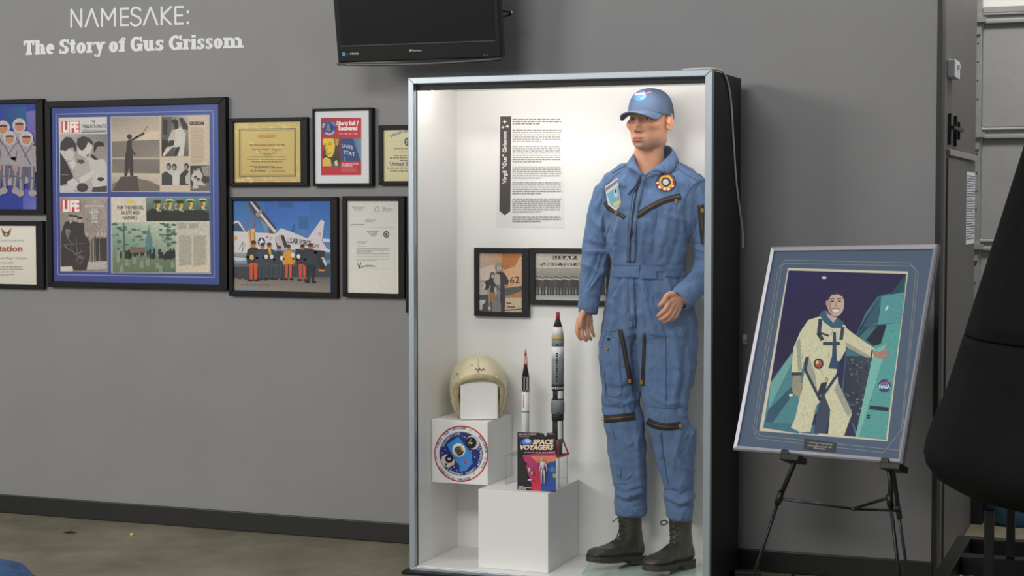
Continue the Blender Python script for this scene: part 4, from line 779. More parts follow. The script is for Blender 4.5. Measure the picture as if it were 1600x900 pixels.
# ---- acrylic riser, rockets, toy pack
RZ = None
yr0, yr1 = -0.335, -0.235
M_acr = mat_glass('clear_acrylic', 1.45, (0.97, 0.98, 0.98)); M_acre = mat('acrylic_edge', (150, 158, 156), 0.15)
xr0, xr1 = at(790, 730, yr0)[0], B2[1]-0.004
z_t = at(850, 714, yr0)[2]
t = thing('acrylic_riser', ((xr0+xr1)/2, (yr0+yr1)/2, B2[5]), 'clear acrylic riser standing on the larger white plinth box', 'riser')
MB().box(xr0, xr1, yr0, yr1, z_t-0.004, z_t).build('top', M_acr, t)
for xx in (xr0, xr1-0.004): MB().box(xx, xx+0.004, yr0, yr1, B2[5]+0.0002, z_t-0.004).build('leg', M_acr, t)
for a, b in (((xr0, yr0, z_t), (xr1, yr0, z_t)), ((xr0, yr0, B2[5]), (xr0, yr0, z_t)), ((xr1, yr0, B2[5]), (xr1, yr0, z_t)), ((xr1, yr1, B2[5]+.002), (xr1, yr1, z_t)), ((xr0, yr1, z_t), (xr1, yr1, z_t))): MB().tube([a, b], 0.0012, 5).build('edge', M_acre, t)
W8, K8, R8, G8, Y8 = (226, 226, 226), (24, 24, 27), (196, 40, 44), (128, 132, 138), (206, 162, 50)
M_toy = mat_print('model_paint', 0.6, 0.0)
def band(t, name, x, y, prof, col, n=24):
    return MB().lathe(prof, (x, y, 0), n, col).build(name, M_toy, t, True)
def wrap(t, name, x, y, r, z0, z1, a0, a1, col, dr=0.0006, seg=6):
    """curved panel wrapped round a cylinder; angle 0 faces the viewer, positive to the right"""
    R = []
    for k in range(seg+1):
        a = YAW*-0.72 - math.pi/2 + math.radians(a0+(a1-a0)*k/seg); R.append([(x+(r+d)*math.cos(a), y+(r+d)*math.sin(a), z) for z in (z0, z1) for d in ((0, dr) if z == z0 else (dr, 0))])
    return MB().rings([list(q) for q in R], True, col).build(name, M_toy, t)
# slim white and red rocket
rx = at(821.5, 640, -0.27); ry = -0.272; s1 = FPX/((np.array((rx[0], ry, 0.8))-CAM)@FW)
zof = lambda py, x=rx[0], y=ry: at(proj((x, y, 0.7))[0], py, y)[2]
t = thing('model_rocket', (rx[0], ry, z_t), 'slim white model rocket with red escape tower behind the toy pack', 'model rocket')
z = {k: zof(k) for k in (545, 556, 570, 588, 600, 612, 643, 700)}; r1 = 5.8/s1
band(t, 'body', rx[0], ry, [(r1, z_t), (r1, z[643]), (r1, z[612])], W8); band(t, 'nozzle', rx[0], ry, [(r1*0.8, z_t), (r1*1.01, z_t+0.01)], K8)
band(t, 'ring', rx[0], ry, [(r1*1.03, z[643]-0.002), (r1*1.03, z[643]+0.001)], K8)
band(t, 'capsule', rx[0], ry, [(r1*1.0, z[588]), (r1*0.4, z[570]+0.002), (r1*0.35, z[570]+0.004)], K8)
for k in range(8): wrap(t, 'stripe', rx[0], ry, r1, z[612]+0.006, z[588]-0.004, k*45-11, k*45+11, K8)
for k in range(8): wrap(t, 'check', rx[0], ry, r1, z[612]-0.001, z[612]+0.006, k*45+11, k*45+34, K8); wrap(t, 'check', rx[0], ry, r1, z[588]-0.004, z[588], k*45+11, k*45+34, K8)
tw = MB()
for k in range(3):
    a = k*2.1+0.4; tw.tube([(rx[0]+0.007*math.cos(a), ry+0.007*math.sin(a), z[570]), (rx[0]+0.004*math.cos(a), ry+0.004*math.sin(a), z[556])], 0.0013, 5)
for k in range(5):
    zz_ = z[570]+(z[556]-z[570])*k/4; rr = 0.007-0.003*k/4; tw.tube([(rx[0]+rr*math.cos(a), ry+rr*math.sin(a), zz_+0.002*(i % 2)) for i, a in enumerate(np.linspace(0, 6.28, 7))], 0.0009, 5)
tw.build('escape_tower', mat('toy_red', (196, 44, 46), 0.4), t)
band(t, 'tower_motor', rx[0], ry, [(0.0048, z[556]), (0.0048, z[545]-0.018), (0.0022, z[545]-0.010), (0.0008, z[545])], R8, 12)
for zt_, txt in ((z[643]+0.002, 'UNITED'), (z[700], 'STATES')):
    for i, ch in enumerate(txt): wrap(t, 'letter', rx[0], ry, r1, zt_+0.058-i*0.009, zt_+0.064-i*0.009, -38, -18, R8, 0.0005, 2)
# two-stage grey and black rocket
rx = at(871.5, 600, -0.27); ry = -0.285; s1 = FPX/((np.array((rx[0], ry, 0.8))-CAM)@FW); r2 = 9.6/s1
rx[0] = at(871.5, 600, ry)[0]; zof = lambda py: at(871.5, py, ry)[2]
t = thing('model_rocket', (rx[0], ry, z_t), 'taller grey, white and black two stage model rocket on a red stand', 'model rocket')
def bz(name, p0, p1, k0, k1, col): return band(t, name, rx[0], ry, [(r2*k0, zof(p0)), (r2*k1, zof(p1))], col)
bz('nose_tip', 498, 487.5, 0.32, 0.3, (150, 40, 50)); bz('nose_cone', 510, 498, 0.72, 0.32, K8); bz('nose_ring', 510.6, 509.6, 0.74, 0.74, R8); bz('shroud', 526, 510.6, 1.0, 0.72, W8); bz('gold_band', 530, 526, 1.02, 1.02, Y8); bz('grey_band', 541, 530, 1.0, 1.0, G8)
bz('white_band', 560, 541, 1.0, 1.0, W8); bz('upper_stage', 600, 560, 1.0, 1.0, (134, 138, 144)); bz('vent_band', 609, 600, 1.02, 1.02, K8); bz('black_section', 624, 609, 0.98, 0.98, K8); bz('lower_collar', 646, 624, 1.06, 1.06, (128, 132, 140)); bz('black_collar', 656, 646, 1.0, 1.0, K8); bz('lower_stage', 686, 656, 0.92, 0.92, K8); bz('engine_section', 703, 686, 0.72, 0.9, (90, 90, 94))
MB().lathe([(r2*0.5, zof(709)), (r2*0.62, zof(703))], (rx[0], ry, 0), 16, (70, 70, 74)).build('nozzle', M_toy, t, True)
wrap(t, 'white_panel', rx[0], ry, r2*0.98, zof(622), zof(610), 5, 60, W8); wrap(t, 'white_panel', rx[0], ry, r2*0.98, zof(622), zof(610), -80, -50, W8); wrap(t, 'white_panel', rx[0], ry, r2*0.92, zof(685), zof(657), 5, 55, W8); wrap(t, 'white_panel', rx[0], ry, r2*0.92, zof(685), zof(657), -90, -62, W8)
for k in range(9): wrap(t, 'vent', rx[0], ry, r2*1.02, zof(607.5), zof(604), -80+k*20, -70+k*20, W8, 0.0005, 2); wrap(t, 'rib', rx[0], ry, r2*1.06, zof(644), zof(628), -80+k*20, -76+k*20, (108, 112, 120), 0.001, 2)
for k in range(6): wrap(t, 'rib', rx[0], ry, r2, zof(599), zof(561), -75+k*30, -73+k*30, (112, 116, 122), 0.0006, 2)
for i in range(12): wrap(t, 'letter', rx[0], ry, r2, zof(553+i*3.9), zof(550.5+i*3.9), -12, 4, K8, 0.0007, 2)
wrap(t, 'port', rx[0], ry, r2, zof(539), zof(536.5), -8, 8, K8, 0.0007, 2); wrap(t, 'port', rx[0], ry, r2*1.06, zof(645), zof(643), -5, 20, K8, 0.0007, 2)
M_tr = mat('toy_red', (196, 44, 46), 0.4)
for a in (0.9, 3.0, 5.1):
    c_, s_ = math.cos(a), math.sin(a)
    m_ = MB().tube([(rx[0]+0.05*c_, ry+0.05*s_, z_t+0.004), (rx[0]+r2*0.95*c_, ry+r2*0.95*s_, zof(687))], 0.0032, 6).tube([(rx[0]+0.018*c_, ry+0.018*s_, z_t+0.004), (rx[0]+r2*0.8*c_, ry+r2*0.8*s_, zof(690))], 0.0028, 6).tube([(rx[0]+0.008*c_, ry+0.008*s_, z_t+0.004), (rx[0]+0.052*c_, ry+0.052*s_, z_t+0.004)], 0.004, 6)
    m_.build('stand_leg', M_tr, t)
rs = MB(); R = [[(rx[0]+rr*math.cos(b), ry+rr*math.sin(b), zz_) for b in np.linspace(0, 2*math.pi, 20, endpoint=False)] for rr, zz_ in ((0.030, z_t+0.0003), (0.034, z_t+0.0003), (0.034, z_t+0.006), (0.030, z_t+0.006))]
rs.rings(R+[R[0]], False).build('stand_ring', M_tr, t)
# carded toy
yt = -0.425; Sd = 140/1145; q = at(839, 767, yt)
zb = B2[5]; t = thing('toy_pack', (q[0], yt, zb), 'carded space toy pack with blister leaning before the acrylic riser', 'toy pack')
xa, xb = at(808.3, 720, yt)[0], at(868.5, 720, yt)[0]; zt_ = at(839, 676.5, yt)[2]
MB().prism([(xa, yt, zb+0.0005), (xb, yt, zb+0.0005), (xb, yt, zt_-0.001), (xb-0.028, yt, zt_), (xb-0.030, yt, zt_-0.010), (xb-0.048, yt, zt_-0.010), (xb-0.048, yt, zt_-0.004), (xb-0.054, yt, zt_), (xa, yt, zt_)], (0, 0.002, 0)).build('card', mat('card_black', (24, 22, 26), 0.4), t)
p = Print((0, yt-0.0004, 0), NY, (780, 665), Sd)
p.poly([(234, 90), (520, 90), (520, 150), (600, 160), (610, 92), (720, 92), (724, 832), (236, 832)], (28, 26, 32))
p.line([(244, 122), (486, 122)], 4, (190, 40, 70)); p.words(246, 470, 116, 14, (206, 200, 206)); p.words(246, 392, 144, 10, (150, 140, 150)); p.words(628, 716, 112, 10, (206, 120, 140))
p.grad([(300, 380), (724, 322), (724, 832), (440, 832)], [(206, 60, 120), (176, 36, 130), (60, 70, 170), (206, 50, 90)]); p.poly([(400, 390), (724, 382), (724, 470), (600, 500), (480, 470)], (230, 140, 100)); p.poly([(560, 520), (640, 470), (724, 450), (724, 832), (530, 832)], (44, 80, 160)); p.poly([(440, 560), (540, 540), (530, 832), (420, 832)], (206, 50, 80)); p.ell(705, 640, 22, 30, (170, 180, 70)); p.poly([(600, 560), (680, 520), (724, 560), (700, 600)], (70, 130, 190))
p.ell(346, 222, 76, 56, (40, 70, 190), n=26); p.ell(350, 205, 62, 40, (100, 130, 220), n=22); p.ell(366, 196, 40, 26, (190, 206, 240), n=18); p.poly([(270, 240), (424, 240), (424, 282), (270, 282)], (28, 26, 32))
for dx, c_ in ((5, (150, 60, 40)), (0, (240, 226, 200))): p.text('SPACE', 426+dx, 686+dx, 236+dx*0.6, 56, c_, bold=0.05, shear=0.2); p.text('VOYAGERS', 254+dx, 684+dx, 306+dx*0.6, 56, c_, bold=0.05, shear=0.2)
p.text('Authentic Scale Space Pack', 318, 706, 348, 12, (240, 210, 220), bold=0.02); p.words(440, 700, 374, 8, (90, 40, 60))
for i in range(4): p.words(246, (310, 385, 350, 330)[i], 782+i*16, 9, (226, 220, 222))
p.ell(400, 792, 15, 16, (226, 110, 130)); p.build('print', t)
def zbox(x0, y0, x1, y1, d0, d1):
    a = at(780+x0*Sd, 665+y1*Sd, yt); b = at(780+x1*Sd, 665+y0*Sd, yt); return a[0], b[0], yt-d1, yt-d0, a[2], b[2]
M_bl = mat_glass('blister_plastic', 1.3)
MB().box(*zbox(262, 410, 466, 716, 0.004, 0.022)).build('blister', M_bl, t, bevel=0.006); MB().box(*zbox(474, 402, 672, 742, 0.004, 0.022)).build('blister', M_bl, t, bevel=0.006)
M_tw = mat('toy_white', (206, 206, 214), 0.35); M_tk = mat('toy_black', (30, 30, 36), 0.2)
def zp(x, y, d): a = at(780+x*Sd, 665+y*Sd, yt); return (a[0], yt-d, a[2])
f = MB(); f.ball(zp(560, 422, 0.012), (0.0042, 0.004, 0.005)); f.tube([zp(572, 452, 0.012), zp(572, 510, 0.012), zp(574, 565, 0.012)], [0.006, 0.0065, 0.0045], 10)
for q_ in (-1, 1): f.tube([zp(572+q_*22, 465, 0.012), zp(578+q_*40, 520, 0.012), zp(578+q_*44, 580, 0.012)], [0.0026, 0.0024, 0.002], 8); f.tube([zp(572+q_*14, 560, 0.012), zp(572+q_*20, 640, 0.012), zp(572+q_*18, 715, 0.012)], [0.0034, 0.003, 0.0026], 8); f.ball(zp(572+q_*18, 726, 0.013), (0.003, 0.004, 0.002), 8, 6)
f.build('figure', M_tw, t, True)
f = MB(); f.ball(zp(332, 474, 0.012), (0.0075, 0.007, 0.0052)); f.build('toy_helmet', M_tk, t, True)
f = MB(); f.ball(zp(400, 560, 0.011), (0.005, 0.006, 0.009)); f.ball(zp(432, 600, 0.011), (0.004, 0.005, 0.008)); f.tube([zp(380, 690, 0.01), zp(430, 690, 0.01)], 0.003, 8); f.build('toy_backpack', M_tw, t, True)

# ---- flight helmet with a white block inside
hz = B1[5]; hc = at(745, 648, -0.245); HX, HY = hc[0]+0.004, -0.238
t = thing('flight_helmet', (HX, HY, hz), 'scuffed cream flight helmet over a white block on the smaller box', 'helmet')
M_helm = mat('cream_shell', (214, 204, 172), 0.4, var=0.10, vscale=18, bump=0.03, bscale=40)
ha = 0.42                                               # turn of the helmet about z: front towards the viewer
fd = np.array([math.sin(ha), -math.cos(ha), 0]); rd = np.array([math.cos(ha), math.sin(ha), 0]); zd = np.array([0, 0, 1.0]); H0 = np.array([HX, HY, hz])
def hp(a, v):
    """a: angle from the front, v: 0 bottom .. 1 crown"""
    h = 0.243*v; w = 0.113*math.sqrt(max(1-abs((v-0.44)/0.56)**2.5, 0)) if v > 0.44 else 0.113*(1-0.26*((0.44-v)/0.44)**2)
    d = w*1.12; e = 2.3
    ca, sa = math.cos(a), math.sin(a); k = (abs(ca)**e+abs(sa)**e)**(-1/e)
    return H0+rd*(w*k*sa)+fd*(d*k*ca)+zd*(h+0.004)
def opening(v): return 0.88 if v < 0.46 else 0.88*math.sqrt(max(1-((v-0.46)/0.24)**2, 0))
n, m_ = 56, 26; V = []; Fh = []
vs_ = np.concatenate([np.linspace(0, 0.9, 20), np.array([0.93, 0.955, 0.975, 0.99, 0.997, 1.0])])
for v in vs_:
    op = opening(v) if v < 0.70 else 0.0
    for k in range(n): a = op+(2*math.pi-2*op)*k/(n-1); V.append(hp(a, v))
for i in range(len(vs_)-1):
    for k in range(n-1): Fh.append((i*n+k, i*n+k+1, (i+1)*n+k+1, (i+1)*n+k))
sh = MB().add(V, Fh).build('shell', M_helm, t, True, fixn=True); sm = sh.modifiers.new('thickness', 'SOLIDIFY'); sm.thickness = 0.006; sm.offset = 0
arch = [hp(-opening(v), v) for v in np.linspace(0.0, 0.6995, 30)]+[hp(opening(v), v) for v in np.linspace(0.6995, 0.0, 30)]
arch = np.array(arch)+fd*0.004
MB().tube(arch, np.where(arch[:, 2] > hz+0.10, 0.0125, 0.0095), 10).build('padded_rim', mat('tan_padding', (176, 162, 128), 0.7, var=0.15, vscale=30, bump=0.3, bscale=60), t, True)
wb_ = 0.075
MB().obox(H0-rd*wb_+fd*(-0.02)+zd*0.002, rd*2*wb_, fd*0.129, zd*0.170).build('insert_block', M_white, t, bevel=0.006, seg=3)
M_scr = mat('dark_scuff', (70, 60, 48), 0.7)
for a, v, l_ in ((-0.9, 0.72, .008), (-1.3, 0.40, .004), (-1.35, 0.30, .005), (-1.28, 0.57, .005), (1.25, 0.35, .005), (1.3, 0.45, .006), (-0.35, 0.86, .007), (-1.1, 0.5, .003)):
    c_ = hp(a, v); nn = c_-(H0+zd*0.1); nn /= np.linalg.norm(nn); MB().ball(c_+nn*0.002, (l_*0.6, 0.002, l_*0.6), 8, 5).build('scuff', M_scr, t)
pts = [hp(-0.18+0.42*k/24, 0.80+0.014*math.sin(k*1.9)+0.010*math.sin(k*0.7)) for k in range(25)]; pts = [q_+(q_-H0-zd*0.09)/np.linalg.norm(q_-H0-zd*0.09)*0.0036 for q_ in pts]
MB().tube(pts, 0.0012, 5).build('signature', M_scr, t)
c_ = hp(-1.75, 0.55); MB().ball(c_, (0.006, 0.014, 0.022), 12, 8).build('ear_snap', mat('snap_grey', (150, 142, 116), 0.5), t, True)
# ================================================================== television on its wall arm
tvd = math.radians(9.5); TB = at(656, 96, -0.26); TX0, TX1 = at(528, 94, -0.26)[0], at(784, 94, -0.26)[0]
tu = np.array([0, -math.sin(tvd), math.cos(tvd)]); tn = np.array([0, -math.cos(tvd), -math.sin(tvd)]); txx = np.array([1.0, 0, 0])
TO = np.array([TX0, -0.26, TB[2]+0.004]); TWd = TX1-TX0; TH = 0.44
t = thing('television', ((TX0+TX1)/2, -0.26, TO[2]), 'black flat television on a wall arm above the display case', 'television')
M_tv = mat('tv_plastic', (20, 20, 22), 0.3, spec=0.4); M_scn = mat('tv_screen', (12, 11, 13), 0.25, spec=0.4)
def tp(u, v, d=0): return TO+txx*u+tu*v+tn*d
MB().obox(tp(0, 0, -0.045), txx*TWd, tu*TH, tn*0.045).build('housing', M_tv, t, bevel=0.006)
MB().obox(tp(0.04, 0.03, -0.085), txx*(TWd-0.08), tu*(TH-0.06), tn*0.045).build('rear_bulge', M_tv, t, bevel=0.01)
MB().obox(tp(0.024, 0.072, 0), txx*(TWd-0.048), tu*(TH-0.10), tn*0.002).build('screen', M_scn, t)
MB().obox(tp(0.022, 0.066, 0), txx*(TWd-0.044), tu*0.004, tn*0.004).build('screen_lip', mat('tv_lip', (70, 72, 78), 0.3), t)
ch = [tp(u, -0.004-0.010*math.sin(math.pi*u/TWd), 0.004) for u in np.linspace(0.0, TWd, 14)]
MB().tube(ch, 0.006, 8).build('chin_trim', mat('tv_trim', (78, 80, 84), 0.3), t, True)
def tvp(name, f):
    p = Print(tp(0, 0, 0.0006), tn, (500, 0), 340/1600); f(p); p.build(name, t)
tvp('energy_sticker', lambda p: p.poly([(163, 385), (184, 384), (184, 410), (165, 411)], (70, 160, 206)))
tvp('logo', lambda p: (p.text('Emerson', 676, 746, 377, 13, (170, 170, 172), bold=0.03)))
tvp('logo_mark', lambda p: p.rect(656, 364, 672, 378, (176, 176, 178)))
tvp('format_label', lambda p: p.text('HDMI', 222, 285, 400, 11, (190, 190, 192), bold=0.04)); tvp('format_label', lambda p: p.text('Digital', 190, 213, 402, 8, (150, 150, 152)))
tvp('indicator', lambda p: p.rect(1206, 402, 1213, 413, (120, 120, 122))); tvp('indicator', lambda p: p.rect(1224, 402, 1231, 412, (120, 120, 122)))
arm = MB(); cxm = (TX0+TX1)/2+0.05; zc = TO[2]+0.25
MB().box(cxm-0.08, cxm+0.08, -0.018, -0.0005, zc-0.1, zc+0.1).build('wall_plate', M_tv, t, bevel=0.003)
MB().tube([(cxm, -0.018, zc), (cxm+0.06, -0.12, zc), (cxm, -0.20, zc-0.01), (cxm, -0.235, zc-0.01)], 0.018, 8).build('arm', M_tv, t)
cb = [at(775, 16, -0.22), at(786, 17, -0.21), at(799, 20, -0.19), at(795, 23.5, -0.17), at(784, 26, -0.19), at(772, 28, -0.21)]
MB().tube(bez(cb, 6), 0.0042, 8).build('cable', M_tv, t, True)
MB().ball(at(799, 19.5, -0.19), (0.006, 0.006, 0.005), 8, 6).build('cable_tip', mat('cable_tip_white', (206, 206, 206), 0.4), t)

# ================================================================== easel with the framed portrait
EX = np.array([0.9208, -0.3900, 0.0]); EX /= np.linalg.norm(EX)
EYd = np.array([-0.079, -0.334, -0.939]); EYd -= EX*(EYd@EX); EYd /= np.linalg.norm(EYd)
EN = np.cross(EX, EYd); EN = EN if EN[1] < 0 else -EN
ETL = at(1204, 385, -0.42); d = rays(1464, 389); dd = rays(1151, 704)
def onp(px, py, o=ETL, n=EN): d = rays(px, py); return CAM+((o-CAM)@n)/(d@n)*d
def uv(P): return (P-ETL)@EX, (P-ETL)@EYd
PW = np.mean([uv(onp(1464, 389))[0], uv(onp(1415, 735))[0]-uv(onp(1151, 704))[0]]); PH = np.mean([uv(onp(1151, 704))[1], uv(onp(1415, 735))[1]])
# in-plane square-up: rotate the sheet so that its left edge follows the picture
u_, v_ = uv(onp(1151, 704)); rot = math.atan2(-u_, v_)*0.5+math.atan2(uv(onp(1464, 389))[1], uv(onp(1464, 389))[0])*0.5
EX, EYd = EX*math.cos(rot)+EYd*math.sin(rot), EYd*math.cos(rot)-EX*math.sin(rot)
def ep(u, v, d=0): return ETL+EX*u+EYd*v+EN*d
t = thing('framed_portrait', ep(PW/2, PH), 'silver framed colour portrait of a man in a white flight suit resting on the easel', 'picture')
M_sil = mat('silver_moulding', (176, 176, 186), 0.5, metal=0.7)
wf = 0.016; O = [(0, 0), (PW, 0), (PW, PH), (0, PH)]; I = [(wf, wf), (PW-wf, wf), (PW-wf, PH-wf), (wf, PH-wf)]
for k in range(4):
    k2 = (k+1) % 4; a, b, c, e = O[k], O[k2], I[k2], I[k]; m1 = [((a[i]*2+e[i])/3) for i in (0, 1)]; m2 = [((b[i]*2+c[i])/3) for i in (0, 1)]
    V = [ep(*a, -0.022), ep(*b, -0.022), ep(*b, -0.004), ep(*a, -0.004), ep(*m1, 0.002), ep(*m2, 0.002), ep(*c, -0.003), ep(*e, -0.003), ep(*c, -0.022), ep(*e, -0.022)]
    MB().add(V, [(0, 1, 2, 3), (3, 2, 5, 4), (4, 5, 6, 7), (7, 6, 8, 9), (9, 8, 1, 0), (0, 3, 4, 7, 9), (1, 8, 6, 5, 2)]).build('rail', M_sil, t)
MB().obox(ep(wf-0.002, wf-0.002, -0.018), EX*(PW-2*wf+0.004), EYd*(PH-2*wf+0.004), EN*0.006).build('mat_board', mat('slate_blue_mat', (74, 92, 116), 0.7), t)
MB().obox(ep(wf-0.001, wf-0.001, -0.0075), EX*(PW-2*wf+0.002), EYd*(PH-2*wf+0.002), EN*0.001).build('glazing', M_glz, t)
Sp = 240/771
p = Print(ep(0, 0, -0.0115), EN, (1185, 410), Sp)
S7 = 340/805
f7 = lambda pts: [((1140+x*S7-1185)/Sp, (370+y*S7-410)/Sp) for x, y in pts]
CRM = (206, 200, 178)
p.line(f7([(206, 86), (664, 96), (698, 136), (640, 706), (570, 798), (100, 746), (88, 708), (180, 116), (206, 86)]), 2.2, (150, 152, 142)); p.line(f7([(204, 98), (676, 108), (690, 118), (628, 790), (112, 736), (96, 712), (192, 110), (204, 98)]), 2.2, (150, 152, 142))
p.poly([(148, 28), (752, 46), (648, 898), (4, 846)], CRM)
p.poly([(152, 40), (744, 58), (640, 890), (24, 830)], (34, 26, 76))
p.ph = 0.7
p.grad([(152, 40), (744, 58), (700, 420), (90, 500)], [(38, 28, 86), (28, 22, 66), (30, 22, 66), (22, 16, 54)])
p.ell(330, 77, 12, 6, (226, 214, 206))
p.poly([(62, 600), (170, 450), (360, 640), (340, 700), (200, 860), (24, 830)], (72, 132, 140)); p.poly([(62, 610), (168, 455), (180, 480), (50, 740)], (110, 164, 160)); p.poly([(24, 830), (50, 740), (170, 620), (190, 640), (60, 820)], (44, 84, 104)); p.poly([(30, 800), (320, 820), (300, 866), (24, 832)], (58, 112, 128))
p.poly([(488, 370), (540, 250), (600, 170), (680, 150), (736, 146), (740, 60), (640, 888), (490, 876), (420, 640), (440, 440)], (60, 112, 124)); p.poly([(600, 310), (620, 170), (736, 148), (718, 300)], (84, 150, 156)); p.poly([(580, 410), (640, 310), (716, 304), (640, 888), (500, 876)], (84, 158, 156)); p.poly([(540, 390), (600, 316), (644, 314), (614, 410), (580, 420)], (20, 22, 48))
p.grad([(440, 470), (600, 470), (500, 860), (420, 700)], [(40, 52, 72), (60, 72, 88), (36, 42, 62), (30, 34, 56)]); p.poly([(496, 370), (524, 300), (610, 170), (600, 300), (500, 345)], (50, 88, 112)); p.line([(500, 330), (604, 316)], 3, (30, 50, 76))
for k in range(60): p.hold = True; p.ell(random.uniform(436, 570), random.uniform(480, 800), 8, 5, random.choice([(74, 92, 104), (28, 32, 52), (96, 116, 124)]), n=7)
p.hold = False; p.layer += 1
p.poly([(580, 440), (640, 410), (630, 470), (505, 876), (488, 876)], (120, 186, 176)); p.poly([(560, 718), (656, 728), (652, 748), (556, 738)], (22, 36, 58)); p.line([(640, 240), (650, 220)], 8, (196, 230, 220))
p.ell(633, 620, 32, 34, (44, 70, 130), n=24); p.text('NASA', 606, 662, 632, 18, (226, 230, 226), bold=0.04); p.line([(610, 606), (678, 598)], 3.5, (190, 90, 90)); p.ring(633, 620, 24, 14, 2, (150, 180, 200), 20, 200, 340)
SU, SD = (206, 204, 172), (158, 162, 146)
p.poly([(430, 320), (480, 360), (580, 430), (590, 470), (560, 478), (440, 420)], SU); p.poly([(440, 400), (560, 470), (548, 480), (436, 424)], SD)
p.poly([(572, 440), (610, 450), (640, 432), (654, 448), (648, 476), (618, 486), (580, 474)], (170, 130, 120)); p.line([(572, 440), (566, 474)], 8, (50, 60, 80))
p.poly([(310, 270), (250, 290), (210, 350), (176, 430), (166, 560), (214, 556), (240, 470), (230, 560), (216, 640), (186, 780), (164, 830), (210, 852), (262, 850), (290, 720), (330, 680), (360, 760), (350, 866), (430, 872), (470, 760), (400, 600), (396, 520), (440, 440), (440, 320), (400, 290)], SU)
p.poly([(330, 660), (362, 740), (340, 860), (280, 856), (300, 720)], (50, 66, 86)); p.poly([(250, 460), (240, 540), (300, 680), (286, 560)], SD); p.poly([(400, 600), (470, 750), (452, 780), (380, 640)], SD); p.poly([(190, 400), (210, 380), (220, 540), (200, 550)], SD)
for k in range(20): x = random.uniform(190, 400); y = random.uniform(330, 800); p.hold = True; p.line([(x, y), (x+random.uniform(-14, 14), y+random.uniform(10, 34))], 4, random.choice([SD, (222, 218, 190), (176, 178, 156)])) if 210 < x < 400 and (y < 600 or x < 260) else None
p.hold = False; p.layer += 1
p.line([(312, 290), (304, 360), (320, 386)], 20, (44, 58, 74)); p.line([(424, 330), (416, 384)], 18, (52, 66, 80)); p.line([(300, 350), (352, 368)], 10, (40, 50, 66)); p.line([(330, 408), (404, 408)], 18, (50, 64, 78)); p.poly([(376, 350), (390, 350), (396, 536), (352, 532), (370, 470)], (38, 70, 104)); p.line([(246, 480), (236, 540), (310, 690), (400, 560), (402, 500)], 14, (44, 58, 84)); p.poly([(316, 604), (346, 600), (336, 650), (304, 676), (300, 650)], (32, 40, 60)); p.ring(343, 588, 8, 10, 3, (60, 70, 84), 14)
p.ell(303, 509, 25, 27, (44, 44, 52), n=20); p.ell(303, 509, 17, 19, (170, 80, 66)); p.ell(296, 502, 8, 9, (206, 190, 150))
p.poly([(166, 552), (220, 552), (218, 566), (168, 568)], (60, 50, 70)); p.poly([(176, 568), (212, 568), (224, 630), (206, 680), (174, 660), (168, 620)], (150, 146, 124)); p.ell(164, 668, 10, 8, (206, 220, 206))
p.poly([(306, 262), (330, 240), (400, 280), (430, 300), (420, 330), (370, 330), (330, 300)], (48, 92, 122)); p.poly([(340, 240), (350, 260), (396, 280), (376, 304), (346, 270)], (190, 170, 160))
p.ell(389, 208, 43, 64, (196, 172, 160), n=24); p.poly([(345, 202), (348, 168), (368, 147), (395, 139), (420, 147), (432, 172), (431, 192), (422, 172), (400, 160), (370, 164), (355, 182), (351, 206)], (52, 36, 62)); p.poly([(352, 215), (362, 190), (366, 230), (380, 262), (362, 250)], (168, 132, 124)); p.ell(346, 204, 7, 16, (176, 140, 130)); 
for x in (372, 408): p.ell(x, 196, 9, 4, (60, 40, 56)); p.line([(x-12, 184), (x+10, 182)], 4, (70, 46, 60))
p.poly([(390, 196), (400, 222), (384, 224)], (170, 136, 126)); p.ell(388, 240, 18, 8, (226, 216, 206)); p.line([(370, 234), (390, 232), (408, 236)], 4, (130, 84, 84)); p.poly([(346, 220), (360, 250), (376, 272), (352, 250)], (150, 112, 108))
p.build('print', t)
q4 = [onp(*((1140+x*S7, 370+y*S7)), o=ep(0, 0, -0.0105)) for x, y in ((277, 746), (395, 762), (390, 798), (274, 786))]
MB().prism([q4[0], q4[1], q4[2], q4[3]], EN*0.0012).build('plaque', mat('plaque_black', (14, 14, 16), 0.35), t)
pp = Print(q4[0]+EN*0.0016, EN, (1140, 370), S7)
pp.text('Lt. Col. Virgil I. "GUS" Grissom', 290, 380, 763, 6, (206, 206, 200), slope=0.09); pp.text('March 3, 1926 - January 27, 1967', 289, 378, 774, 6, (206, 206, 200), slope=0.09); pp.text('Mitchell, Indiana', 312, 355, 784, 6, (206, 206, 200), slope=0.09)
pp.build('plaque_text', t)
# the easel itself
M_eas = mat('easel_black', (20, 20, 22), 0.4, spec=0.4); M_easm = mat('easel_grey', (64, 64, 68), 0.35, metal=0.4)
def leg_pts(pts): return [np.array(q) for q in pts]
Pl = onp(1232, 716) + EN*0.0; Pr = onp(1388, 736)
t = thing('easel', (ep(PW/2, PH)[0], ep(PW/2, PH)[1]+0.2, 0), 'black metal tripod easel carrying the silver framed portrait', 'easel')
apex = ep(PW*0.52, 0.06, -0.045); vp_ = lambda px, py, Y: at(px, py, Y)
fl = atz(1170, 915, 0.0)
A1 = at(1236, 722, Pl[1]-0.012+0.03); A2 = at(1224, 780, A1[1]+0.005); A3 = at(1178, 900, A1[1]+0.01)
dirl = (A3-A1)/(A3-A1)[2]; foot = A1+dirl*(0-A1[2])
topL = A1-dirl*0.0+(-(dirl))*(-0.0); up_l = A1+(apex-A1)*1.0
def fr(A, B, py):
    a, b = 0.0, 1.0
    for _ in range(30):
        m = (a+b)/2; a, b = (m, b) if proj(A+(B-A)*m)[1] < py else (a, m)
    return a
